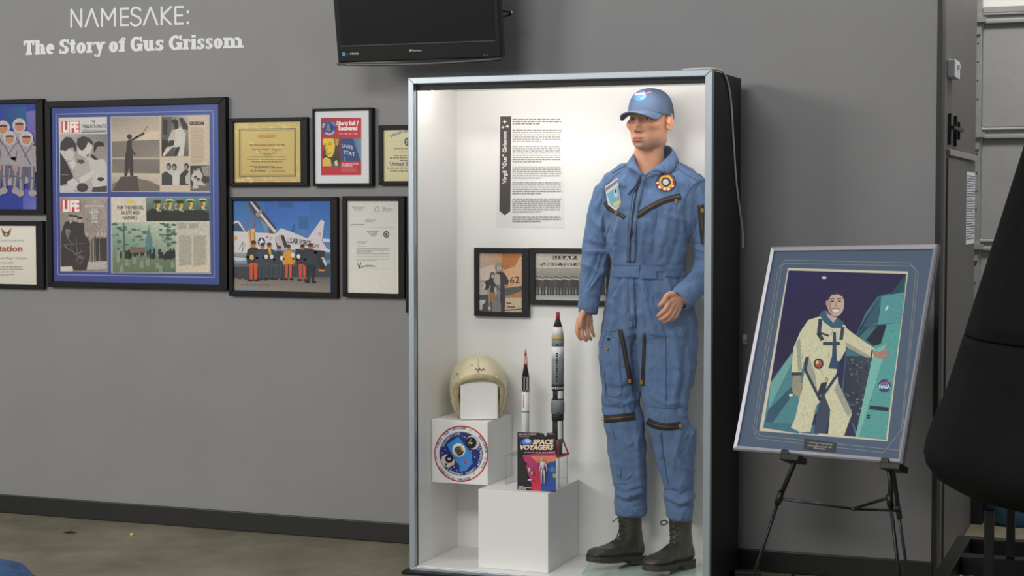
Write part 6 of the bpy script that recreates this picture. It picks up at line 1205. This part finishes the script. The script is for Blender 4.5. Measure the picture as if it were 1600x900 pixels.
# trouser hems and sleeve cuffs
def band_rings(name, rows, shear, k=1.03):
    R = [ringp(*q, shear=shear, n=32) for q in rows]; out = []
    for r in R: r = np.array(r); c = r.mean(0); out.append(list(c+(r-c)*k))
    o = MB().rings(out, False).build(name, M_suit, suit, True); s = o.modifiers.new('thickness', 'SOLIDIFY'); s.thickness = 0.005; return o
band_rings('trouser_hem', [(787, 961, 1008, .069, -.058), (795, 961.5, 1008, .068, -.06), (804, 962, 1007, .066, -.06)], 0.15); band_rings('trouser_hem', [(790, 1042, 1082, .070, .004), (799, 1043, 1082, .069, .002), (810, 1045, 1080, .066, .002)], 0.15)
for A, fl in ((ARMR, 1), (ARML, 1)):
    a, b = Mp(*A[-2][:3]), Mp(*A[-1][:3]); d = (b-a)/np.linalg.norm(b-a); r0 = A[-1][3]
    o = MB().tube([b-d*0.055, b-d*0.05, b-d*0.02, b+d*0.010, b+d*0.012], [r0*1.13, r0*1.17, r0*1.13, r0*1.07, r0*1.02], 28, cap=False).build('sleeve_cuff', M_suit, suit, True); s = o.modifiers.new('thickness', 'SOLIDIFY'); s.thickness = 0.004
# collar leaves
def leaf(name, top, low):
    T_ = bez([Mp(*q) for q in top], 5); L_ = bez([Mp(*q) for q in low], 5); n_ = min(len(T_), len(L_)); rows = []
    for i in range(n_):
        a, b = T_[i], L_[i]; mid = (a+b)/2+ET*0.010+EZ*0.004; rows.append([a, (a+mid)/2+ET*0.002, mid, (b+mid)/2+ET*0.001, b])
    o = MB().rings(rows, False, closed=False).build(name, M_suit, suit, True); s = o.modifiers.new('thickness', 'SOLIDIFY'); s.thickness = 0.0045; return o
leaf('collar', [(1014, 226, -.080), (1036, 226, -.068), (1049, 230, -.02), (1049, 238, .03), (1036, 251, .074), (1020, 263, .096), (1006, 273, .106)], [(1018, 252, -.115), (1046, 250, -.09), (1060, 250, -.02), (1058, 256, .055), (1047, 271, .110), (1024, 267, .124), (1008, 277, .118)])
leaf('collar', [(1014, 226, -.080), (1000, 230, -.060), (992, 238, -.01), (993, 250, .045), (998, 262, .085), (1004, 273, .104)], [(1016, 252, -.115), (990, 252, -.08), (980, 254, -.01), (979, 261, .050), (988, 265, .098), (1000, 276, .114)])
# chest patch, name card
def disc(name, cx, cy, rx, ry, m, parent, lift, rings_, bv=None, rot=0):
    """round badge sewn on: rings_ = [(radius fraction, colour)...], sectors may alternate"""
    nk = 36; P_ = []; Cc = []; F_ = []
    rr = [0.0]
    for f_, c in rings_: rr += [f_-0.001, f_]
    rr = sorted(set([0.02]+[f_ for f_, _ in rings_])); grid = []
    b_ = MB()
    prev = 0.0
    for f_, c in rings_:
        for k in range(nk):
            cc = c[k*len(c)//nk % len(c)] if isinstance(c, list) else c
            q4_ = []
            for rad, kk in ((prev, k), (f_, k), (f_, k+1), (prev, k+1)):
                a = 2*math.pi*kk/nk+rot; h_ = cast(cx+rx*rad*math.cos(a), cy+ry*rad*math.sin(a), bv, lift); q4_.append(h_[0] if h_ else None)
            if any(q is None for q in q4_): continue
            b_.add(q4_, [(0, 1, 2, 3)], cc)
        prev = f_
    return b_.build(name, m, parent)
M_emb = mat_print('embroidery', 0.7, 0.05, 200)
pc = fA(628, 216)
RW = [(196, 40, 44), (226, 220, 214)]*5+[(92, 50, 92), (70, 54, 104), (150, 60, 80), (70, 54, 104), (92, 50, 92), (70, 54, 104), (150, 60, 80), (70, 54, 104), (110, 52, 88), (70, 54, 104)]
o = disc('mission_patch', pc[0], pc[1], 15.2, 14.2, M_emb, suit, 0.0035, [(0.3, (214, 206, 206)), (0.52, (52, 50, 84)), (0.66, (226, 184, 50)), (0.74, (216, 170, 46)), (0.93, RW), (1.0, (30, 26, 40))]); s = o.modifiers.new('t', 'SOLIDIFY'); s.thickness = 0.002
M_card = mat('name_card_white', (226, 230, 234), 0.3)
q = [fA(*v) for v in ((255, 240), (330, 185), (356, 350), (318, 386), (272, 350))]
h0 = cast(*fA(320, 360), lift=0.006); hb = h0[0]
def cp(x, y, d=0.0):
    px, py = fA(x, y); dd = rays(px, py); n_ = h0[1]*0.5+ET*0.5; n_ = n_/np.linalg.norm(n_); return CAM+((hb+n_*(0.006+d)-CAM)@n_)/(dd@n_)*dd
MB().prism([cp(*v) for v in ((255, 242), (330, 187), (356, 352), (320, 388), (274, 352))], ET*0.0012).build('name_card', M_card, suit)
pr_ = MB()
for k, (pl, c) in enumerate((([(258, 250), (330, 198), (334, 212), (262, 268)], (150, 130, 140)), ([(268, 285), (336, 232), (350, 345), (318, 372), (288, 350)], (120, 186, 210)), ([(308, 258), (328, 244), (332, 300), (312, 310)], (206, 214, 224)), ([(314, 262), (324, 256), (327, 276), (317, 280)], (60, 60, 70)), ([(300, 345), (345, 320), (350, 345), (318, 370)], (226, 206, 130)))):
    pr_.add([cp(*v, 0.0020+0.0003*k) for v in pl], [tuple(range(len(pl)))], c)
pr_.build('card_print', M_emb, suit, fixn=False)

# ------------------------------------------------------------------ head (one sculpted surface), neck, hands
HA = math.radians(33); hf = ET*math.cos(HA)-ES*math.sin(HA); hs = ES*math.cos(HA)+ET*math.sin(HA)
HC = Mp(1015.5, 186.5, 0.015)
def W2(f, s, z): return HC+hf*f+hs*s+EZ*z
def el(p, c, r): r = np.array(r); return (np.linalg.norm((p-np.array(c))/r, axis=-1)-1)*r.min()
def smin(a, b, k): h = np.clip(0.5+0.5*(b-a)/k, 0, 1); return b*(1-h)+a*h-k*h*(1-h)
def sdf(p):
    d = el(p, (-.012, 0, .026), (.096, .074, .086))
    d = smin(d, el(p, (.020, 0, -.047), (.066, .052, .074)), .03)
    d = smin(d, el(p, (.074, 0, -.099), (.018, .021, .016)), .028)
    for q in (-1, 1):
        d = smin(d, el(p, (.004, q*.042, -.068), (.040, .015, .028)), .03)
        d = smin(d, el(p, (.076, q*.027, .017), (.013, .024, .008)), .016)
        d = smin(d, el(p, (.058, q*.047, -.022), (.022, .017, .014)), .025)
        d = -smin(-d, el(p, (.096, q*.032, -.004), (.020, .020, .0115)), .012)
        d = smin(d, el(p, (.0705, q*.0315, -.004), (.0128, .0140, .0110)), .003)
    d = smin(d, el(p, (.091, 0, -.014), (.0145, .0078, .030)), .010)
    d = smin(d, el(p, (.1090, 0, -.041), (.0135, .0095, .0090)), .009)
    for q in (-1, 1): d = smin(d, el(p, (.094, q*.0115, -.046), (.011, .0058, .0070)), .006)
    d = smin(d, el(p, (.084, 0, -.078), (.014, .026, .020)), .012)
    d = smin(d, el(p, (.0955, 0, -.0715), (.0065, .0215, .0050)), .004)
    d = smin(d, el(p, (.0945, 0, -.0825), (.0075, .0185, .0058)), .004)
    d = -smin(-d, el(p, (.103, 0, -.0770), (.0085, .0240, .0017)), .003)
    d = -smin(-d, el(p, (.098, 0, -.093), (.010, .016, .005)), .006)
    for q in (-1, 1): d = -smin(-d, el(p, (.104, q*.007, -.0525), (.006, .0035, .003)), .002)
    return d
nt_, nz_ = 176, 150
th = np.linspace(-math.pi, math.pi, nt_, endpoint=False); ph = np.linspace(0.03, math.pi-0.03, nz_)
TH_, PH_ = np.meshgrid(th, ph); D_ = np.stack([np.sin(PH_)*np.cos(TH_), np.sin(PH_)*np.sin(TH_), np.cos(PH_)], -1).reshape(-1, 3); O_ = np.array([0.012, 0, -0.015])
lo = np.full(len(D_), 0.03); hi = np.full(len(D_), 0.20)
# first crossing from outside
rr = np.linspace(0.16, 0.035, 90); hit = np.zeros(len(D_)); done = np.zeros(len(D_), bool); prevr = np.full(len(D_), 0.16)
for r_ in rr:
    s_ = sdf(O_+D_*r_); new = (~done) & (s_ < 0); hit[new] = r_; done |= new
lo = hit; hi = hit+rr[0]-rr[1]
for _ in range(12):
    mid = (lo+hi)/2; s_ = sdf(O_+D_*mid[:, None]); lo = np.where(s_ < 0, mid, lo); hi = np.where(s_ < 0, hi, mid)
PL = O_+D_*lo[:, None]
HV = HC+PL[:, :1]*hf+PL[:, 1:2]*hs+PL[:, 2:]*EZ
HF = [(i*nt_+k, (i+1)*nt_+k, (i+1)*nt_+(k+1) % nt_, i*nt_+(k+1) % nt_) for i in range(nz_-1) for k in range(nt_)]
SKIN = lin((212, 154, 124)); HCOL = np.repeat(SKIN[None], len(PL), 0)
def tint(mask, c):
    global HCOL
    HCOL = HCOL*(1-mask[:, None])+lin(c)*mask[:, None]
f_, s_, z_ = PL.T
tint(0.6*np.exp(-(((z_+.088)/.026)**2))*np.clip((f_+.02)/.06, 0, 1), (150, 122, 104))
tint(0.30*np.exp(-(((np.abs(s_)-.045)/.02)**2+((z_+.03)/.02)**2))*(f_ > .03), (220, 140, 120))
tint(0.85*np.exp(-((s_/.021)**4+((z_+.0765)/.0095)**4))*(f_ > .07), (198, 112, 92))
tint(0.9*np.exp(-((s_/.021)**4+((z_+.0772)/.0016)**2))*(f_ > .07), (110, 54, 46))
for q in (-1, 1):
    tint(0.75*np.exp(-(((s_-q*.030)/.017)**4+((z_-.0175-0.1*(np.abs(s_)-.03))/.0035)**2))*(f_ > .05), (84, 58, 44))
    e_ = ((s_-q*.0315)/.0128)**2+((z_+.0040)/.0052)**2
    tint(np.clip((1.25-e_)*4, 0, 1)*(f_ > .05), (96, 62, 52)); tint(np.clip((1.0-e_)*5, 0, 1)*(f_ > .05), (176, 166, 160))
    tint(np.clip((1-(((s_-q*.0315)/.0052)**2+((z_+.0036)/.0054)**2))*4, 0, 1)*(f_ > .05), (86, 74, 66)); tint(np.clip((1-(((s_-q*.0315)/.0024)**2+((z_+.0036)/.0026)**2))*4, 0, 1)*(f_ > .05), (20, 16, 16))
    tint(np.exp(-(((s_-q*.0315)/.0125)**4+((z_-.0012+((s_-q*.0315)/.02)**2*.004)/.0013)**2))*(f_ > .05)*0.9, (60, 40, 34))
    tint(0.8*np.exp(-(((s_-q*.007)/.0035)**2+((z_+.0515)/.0028)**2))*(f_ > .085), (110, 60, 48))
tint((np.clip((z_-0.004)/0.006, 0, 1)*np.clip((-f_-0.005)/.01, 0, 1))*0.85, (66, 48, 38))
body = MB(); BC = []
def addb(Vv, Ff, cols): body.add(Vv, Ff); BC.append(np.asarray(cols))
addb(HV, HF, HCOL)
nkp = bez([W2(-.012, 0, -.03), W2(-.014, 0, -.08), Mp(1014, 236, -.005), Mp(1014, 262, -.01), Mp(1014, 300, 0)], 6); R = []
for i, c in enumerate(nkp):
    k = 0.056+0.004*abs(i/len(nkp)-0.4)*4; R.append([c+ES*(k*math.cos(a))+ET*(k*math.sin(a)) for a in np.linspace(0, 2*math.pi, 40, endpoint=False)])
n0 = MB().rings(R); addb(n0.v, n0.f, np.repeat(SKIN[None], len(n0.v), 0))
core = MB(); core.rings([ringp(y, l+8, r-8, d*0.85, t, 0.32) for y, l, r, d, t in TORSO[4:-2]]); core.rings([ringp(y, l+14, r-14, d*0.6, t, .15) for y, l, r, d, t in LEGR[2:]]); core.rings([ringp(y, l+14, r-14, d*0.6, t, .15) for y, l, r, d, t in LEGL[2:]])
for A in (ARMR, ARML): core.tube([Mp(a, b, c) for a, b, c, _ in A], [r*0.62 for *_, r in A], 14)
addb(core.v, core.f, np.repeat(SKIN[None], len(core.v), 0))
def hand(wr, pts, thumb, r0=0.0094):
    m_ = MB(); w0 = Mp(*wr)
    for i, fing in enumerate(pts):
        P_ = [Mp(*q) for q in fing]; sc = (1.0, 1.03, 0.98, 0.86)[i]
        m_.tube([w0+(P_[0]-w0)*0.0, w0+(P_[0]-w0)*0.55, P_[0]], [0.017, 0.0145, 0.0122*sc], 12)
        Q_ = bez(P_, 4); rad = np.interp(np.linspace(0, 1, len(Q_)), [0, .33, .66, .92, 1], np.array([1.14, 1.05, .98, .86, .62])*r0*sc); m_.tube(Q_, rad, 12); m_.ball(Q_[-1], r0*sc*0.66, 10, 8)
    for a in range(3):
        q0, q1 = Mp(*pts[a][0]), Mp(*pts[a+1][0]); m_.tube([q0, q1], 0.0108, 10); m_.tube([w0+(q0-w0)*0.5, w0+(q1-w0)*0.5], 0.014, 10); m_.tube([w0+(q0-w0)*0.78, w0+(q1-w0)*0.78], 0.0125, 10)
    Q_ = bez([w0]+[Mp(*q) for q in thumb], 4); m_.tube(Q_, np.interp(np.linspace(0, 1, len(Q_)), [0, .3, .55, .75, .95, 1], np.array([1.5, 1.5, 1.2, 1.12, .95, .7])*r0), 12); m_.ball(Q_[-1], r0*0.75, 10, 8)
    d = np.array([0, 0, 0.0]); return m_, w0
RH = [[(904, 503, .0), (902, 514, .010), (903.5, 523, .010), (907.5, 530.5, .0)], [(910, 508, -.004), (909, 519, .006), (911.5, 526.5, .004), (916.5, 532, -.006)], [(916.5, 508, -.014), (917.5, 518.5, -.006), (919.8, 525.5, -.008), (923.5, 530.5, -.018)], [(922.8, 505, -.026), (924.2, 513.5, -.020), (925.6, 519.5, -.022), (928, 525.5, -.03)]]
RT_ = [(911, 489, .006), (907.5, 497.5, .022), (906.6, 505, .027), (907.4, 511.5, .025)]
LH = [[(1046.5, 470, .198), (1040, 482.5, .216), (1033.5, 489, .212), (1028, 493.5, .203)], [(1051.5, 475.5, .192), (1045, 489, .210), (1037.5, 496, .206), (1031, 498.5, .195)], [(1056, 480.5, .184), (1050, 493, .200), (1043, 499.5, .196), (1036.5, 501.5, .185)], [(1060, 485, .174), (1056, 494, .186), (1050, 498.8, .184), (1044.5, 500.8, .176)]]
LT_ = [(1052, 460, .19), (1043, 461.5, .203), (1037.3, 470.5, .208), (1030, 477.5, .2)]
for wr, pts, tb in (((917, 484, -.02), RH, RT_), ((1064, 466, .175), LH, LT_)):
    hm, w0 = hand(wr, pts, tb, 0.0090)
    A = ARMR if wr[0] < 1000 else ARML; a = Mp(*A[-2][:3]); hm.tube([a+(w0-a)*0.3, w0], [0.026, 0.024], 14)
    v_, ff, nn = remesh(hm, 0.0019, 3); cc = np.repeat(lin((214, 158, 128))[None], len(v_), 0)
    tipc = [Mp(*q[-1]) for q in pts]+[Mp(*tb[-1])]; kn_ = [Mp(*q[1]) for q in pts]+[Mp(*q[0]) for q in pts]
    for c in tipc: k = np.exp(-(np.linalg.norm(v_-c, axis=1)/0.011)**2)[:, None]*0.35; cc = cc*(1-k)+lin((226, 156, 130))*k
    for c in kn_: k = np.exp(-(np.linalg.norm(v_-c, axis=1)/0.007)**2)[:, None]*0.3; cc = cc*(1-k)+lin((206, 140, 112))*k
    addb(v_, ff, cc)
    # finger nails
def mat_skin():
    m = mat_print('mannequin_skin', 0.42, 0.03, 60); b = m.node_tree.nodes['Principled BSDF']
    b.inputs['Subsurface Weight'].default_value = 0.08; b.inputs['Subsurface Radius'].default_value = (0.02, 0.008, 0.005); b.inputs['Subsurface Scale'].default_value = 0.3; return m
bo = fromarr('body', np.array(body.v), body.f, mat_skin(), mq, True, np.concatenate(BC)); bo['label'] = 'painted mannequin head, neck and hands'
# ears: rim and bowl
M_skin2 = mat('ear_skin', (210, 148, 118), 0.45)
for q in (-1, 1):
    e = MB(); P_ = []
    for a in np.linspace(-2.2, 2.6, 22): P_.append(W2(-.008-.0150*math.cos(a)-(.003 if math.cos(a) > 0 else .0), q*(.0740+.011*(0.5+0.5*math.cos(a))), -.009+.029*math.sin(a)))
    e.tube(P_, np.interp(np.linspace(0, 1, 22), [0, .15, .7, 1], [.0045, .0042, .0040, .0062]), 8)
    e.ball(W2(-.010, q*.0745, -.010), (0.0125, 0.0125, 0.027), 14, 10); e.ball(W2(-.003, q*.0745, -.034), (0.006, 0.006, 0.008), 10, 8); e.ball(W2(.003, q*.0755, -.012), (.004, .004, .007), 8, 6); e.ball(W2(-.016, q*.080, -.006), (.006, .006, .018), 10, 8)
    v_, ff, nn = remesh(e, 0.0018, 3); fromarr('ear', v_, ff, M_skin2, bo)
# ------------------------------------------------------------------ cap
M_cap = mat('cap_blue_grey', (74, 90, 114), 0.75, spec=0.15, var=0.05, vscale=20, bump=0.12, bscale=500)
cv = []; ncap = 48; lv = np.linspace(0, 1, 18)
def capr(a, v):
    """a from the front; v 0 rim .. 1 crown"""
    zlow = 0.030*math.cos(a)*0.5+0.010; top = 0.116
    k = (1-v**2.6)**0.42 if v < 1 else 0.0
    rf, rs = 0.094, 0.0815
    return W2(-0.008+rf*k*math.cos(a)*(1.0 if math.cos(a) > 0 else 1.06), rs*k*math.sin(a), zlow+(top-zlow)*v)
cap = MB().rings([[capr(2*math.pi*k/ncap, v) for k in range(ncap)] for v in lv[:-1]]+[[capr(2*math.pi*k/ncap, 0.995) for k in range(ncap)]], True)
CVs, CFs = np.array(cap.v), cap.f
capo = MB().rings([[capr(2*math.pi*k/ncap, v) for k in range(ncap)] for v in lv[:-1]]+[[capr(2*math.pi*k/ncap, 0.995) for k in range(ncap)]], False)
topc = len(capo.v)-ncap; capo.f.append(tuple(topc+k for k in range(ncap))); capo.c.append(None)
co = capo.build('cap', M_cap, mq, True); co['label'] = 'blue grey baseball cap with round space agency emblem'; s = co.modifiers.new('thickness', 'SOLIDIFY'); s.thickness = 0.003; s.offset = 1
BVc = BVHTree.FromPolygons([tuple(v) for v in CVs], CFs)
rows = []
for i, psi in enumerate(np.radians(np.linspace(-60, 60, 25))):
    a0 = np.array(capr(psi, 0.02)); x = psi/math.radians(60); row = []
    for u in np.linspace(0, 1, 7):
        L = 0.078*math.sqrt(max(1-abs(x)**2.6, 0)); drop = (-0.004*u-0.024*abs(x)**2*u**0.7-0.008*u*u)*min(1.0, L/0.045)-0.008*abs(x)**3
        row.append(a0+hf*(L*u*1.0)+hs*(math.sin(psi)*0.012*u)+EZ*(drop+0.006))
    rows.append(row)
br = MB().rings(rows, False, closed=False).build('brim', M_cap, co, True); s = br.modifiers.new('thickness', 'SOLIDIFY'); s.thickness = 0.004
MB().ball(W2(-.010, 0, .1165), (.006, .006, .003), 10, 6).build('button', M_cap, co, True)
M_cs = mat('cap_seam', (70, 86, 112), 0.8)
for a in (0.55, -0.55, 1.6, -1.6, 2.6, -2.6): MB().tube([capr(a, v)+(capr(a, v)-W2(-.01, 0, .03))*0.02 for v in np.linspace(0.05, 0.98, 16)], 0.0009, 5).build('seam', M_cs, co)
for vv in (0.10,): MB().tube([capr(a, vv)+(capr(a, vv)-W2(-.01, 0, .03))*0.022 for a in np.linspace(0.9, 5.4, 40)], 0.0009, 5).build('seam', M_cs, co)
cx, cy = 1001.0, 149.6
disc('emblem', cx, cy, 10.2, 8.6, M_emb, co, 0.0045, [(0.5, (84, 120, 164)), (0.8, [(116, 146, 172), (60, 108, 160), (90, 100, 160), (70, 130, 152)]), (1.0, [(60, 108, 160), (68, 116, 160), (52, 100, 150), (90, 96, 160)])], BVc)
def capline(name, pts, w, c, l=0.0052):
    ribbon(name, pts, w, mat('thread_'+name, c, 0.7), co, l, 0.0008, 4, 2, BVc)
capline('vector', [(1004, 148.5), (1010, 147.5), (1017.5, 145)], 1.8, (222, 96, 96))
for i, x in enumerate((993.5, 997.3, 1001.0, 1004.6)): capline('white_letter', [(x, 150.5-i*0.5), (x+1.4, 147.6-i*0.5), (x+2.6, 150.3-i*0.5)], 1.4, (238, 240, 244))
# ------------------------------------------------------------------ boots
M_boot = mat('boot_leather', (52, 50, 43), 0.38, spec=0.4, var=0.2, vscale=25, bump=0.25, bscale=45); M_sole = mat('boot_sole', (44, 43, 39), 0.7, bump=0.2, bscale=60); M_lace = mat('boot_lace', (24, 23, 22), 0.8)
def boot(heel, toe, ankle, topz, label):
    """heel, toe: ends of the sole on the ground line; ankle: axis where the shaft leaves the trouser"""
    h, t_ = np.array(heel), np.array(toe); L = np.linalg.norm(t_-h); fu = (t_-h)/L; side = np.cross(EZ, fu); side /= np.linalg.norm(side); upv = np.cross(fu, side)
    Lc = lambda u, w, z: h+fu*(u*L)+side*w+upv*z
    m_ = MB(); prof = [(0.015, .022, .028, .070), (.05, .032, .028, .085), (.15, .036, .028, .105), (.30, .037, .028, .110), (.42, .038, .028, .100), (.52, .041, .028, .085), (.64, .046, .028, .072), (.78, .048, .028, .064), (.88, .044, .028, .060), (.95, .034, .028, .052), (.985, .018, .028, .042)]
    R = []
    for u, w, z0, z1 in prof:
        r = []
        for k in range(24):
            a = 2*math.pi*k/24; c, s_ = math.cos(a), math.sin(a); e = 2.4; q = (abs(c)**e+abs(s_)**e)**(-1/e); r.append(Lc(u, w*q*c, (z0+z1)/2+(z1-z0)/2*q*s_))
        R.append(r)
    m_.rings(R)
    a0 = Lc(.18, 0, .06); a1 = np.array(ankle); R = []
    for k, v in enumerate(np.linspace(0, 1, 9)):
        c = a0+(a1-a0)*v; wd = np.interp(v, [0, .35, .6, 1], [.036, .036, .038, .043]); ln_ = np.interp(v, [0, .2, .45, 1], [.060, .058, .050, .050])
        fx = np.array([fu[0], fu[1], 0]); fx /= np.linalg.norm(fx); sx_ = np.cross(EZ, fx)
        R.append([c+fx*(ln_*math.cos(a)+0.010*(1-v))+sx_*(wd*math.sin(a)) for a in np.linspace(0, 2*math.pi, 26, endpoint=False)])
    m_.rings(R); v_, ff, nn = remesh(m_, 0.0048, 5)
    for i in range(len(v_)): x, y, z = v_[i]; v_[i] += nn[i]*(0.0022*mnoise.noise((x*40, y*40, z*30))+0.0028*(0.35-abs(mnoise.noise((x*16+3, y*16, z*34)))))
    b = fromarr('boot', v_, ff, M_boot, mq); b['label'] = label
    out = [(.0, .018), (.012, .030), (.06, .037), (.2, .037), (.38, .036), (.55, .044), (.72, .051), (.85, .049), (.94, .038), (.99, .020), (1.008, .0)]
    ol = out+[(u, -w) for u, w in out[::-1]]
    s1 = MB().prism([Lc(u, w*1.04, .016) for u, w in ol], upv*0.014).build('sole', M_sole, b, bevel=0.003)
    hl = [(u, w) for u, w in out if u < .3]+[(.30, .037)]; hl = hl+[(u, -w) for u, w in hl[::-1]]
    MB().prism([Lc(u, w*1.02, 0.0) for u, w in hl], upv*0.0158).build('boot_heel', M_sole, b, bevel=0.002)
    fr = [(u, w) for u, w in out if u > .5]; fr = [(.47, .040)]+fr; fr = fr+[(u, -w) for u, w in fr[::-1]]
    MB().prism([Lc(u, w, 0.009) for u, w in fr], upv*0.0068).build('outsole', M_sole, b)
    MB().tube([Lc(u, w*1.01, .031) for u, w in ol], 0.0022, 6).build('welt', M_lace, b)
    # laces up the front
    BVt = BVHTree.FromPolygons([tuple(q) for q in v_], ff)
    def on(v, w):
        """point on the lacing line: v 0 vamp .. 1 top of the shaft"""
        if v < 0.45: u = np.interp(v, [0, .45], [.60, .36]); base = Lc(u, w, .16); dr = -upv
        else: c = a0+(a1-a0)*np.interp(v, [.45, 1], [.28, .93]); fx = np.array([fu[0], fu[1], 0]); fx /= np.linalg.norm(fx); base = c+fx*0.12+side*w; dr = -fx
        hh = BVt.ray_cast(Vector(base), Vector(dr)); return (np.array(hh[0])-dr*0.0016) if hh[0] else base+dr*0.06
    for k in range(9):
        v = 0.02+k*0.115
        MB().tube([on(v, -.016), on(v+0.035, 0), on(v+0.07, .016)], 0.0021, 6).build('lace', M_lace, b, True); MB().tube([on(v, .016), on(v+0.035, 0)+upv*0.001, on(v+0.07, -.016)], 0.0021, 6).build('lace', M_lace, b, True)
        for q in (-1, 1): MB().ball(on(v, q*.018), .0032, 8, 6).build('eyelet', M_lace, b, True)
    return b, on
Hr = Mp(1001, 878, -.10); Hr[2] = FZ+0.006; Tr = Mp(921, 881.5, .085)
bR, onR = boot(Hr, Tr, Mp(984, 797, -.062), 0, 'black leather boot with lifted toe on the left')
Hl = Mp(1078, 884, -.03); Hl[2] = FZ+0.006; Tl = Mp(1011, 896, .165); Tl[2] = max(Tl[2], FZ+0.012)
bL, onL = boot(Hl, Tl, Mp(1063, 800, .0), 0, 'black leather boot beside the case frame')
fD = lambda x, y: (910+x*0.1222, 790+y*0.1222)
MB().tube(bez([Mp(*fD(468, 140), .03), Mp(*fD(425, 180), .05), Mp(*fD(380, 210), .055)], 5), 0.0018, 6).build('lace_end', M_lace, bR, True)
MB().tube(bez([Mp(*fD(1095, 215), .075), Mp(*fD(1050, 190), .09), Mp(*fD(1005, 205), .10), Mp(*fD(1010, 240), .10), Mp(*fD(1050, 245), .09), Mp(*fD(1095, 215), .075)], 5), 0.0024, 6).build('lace_loop', M_lace, bL, True)
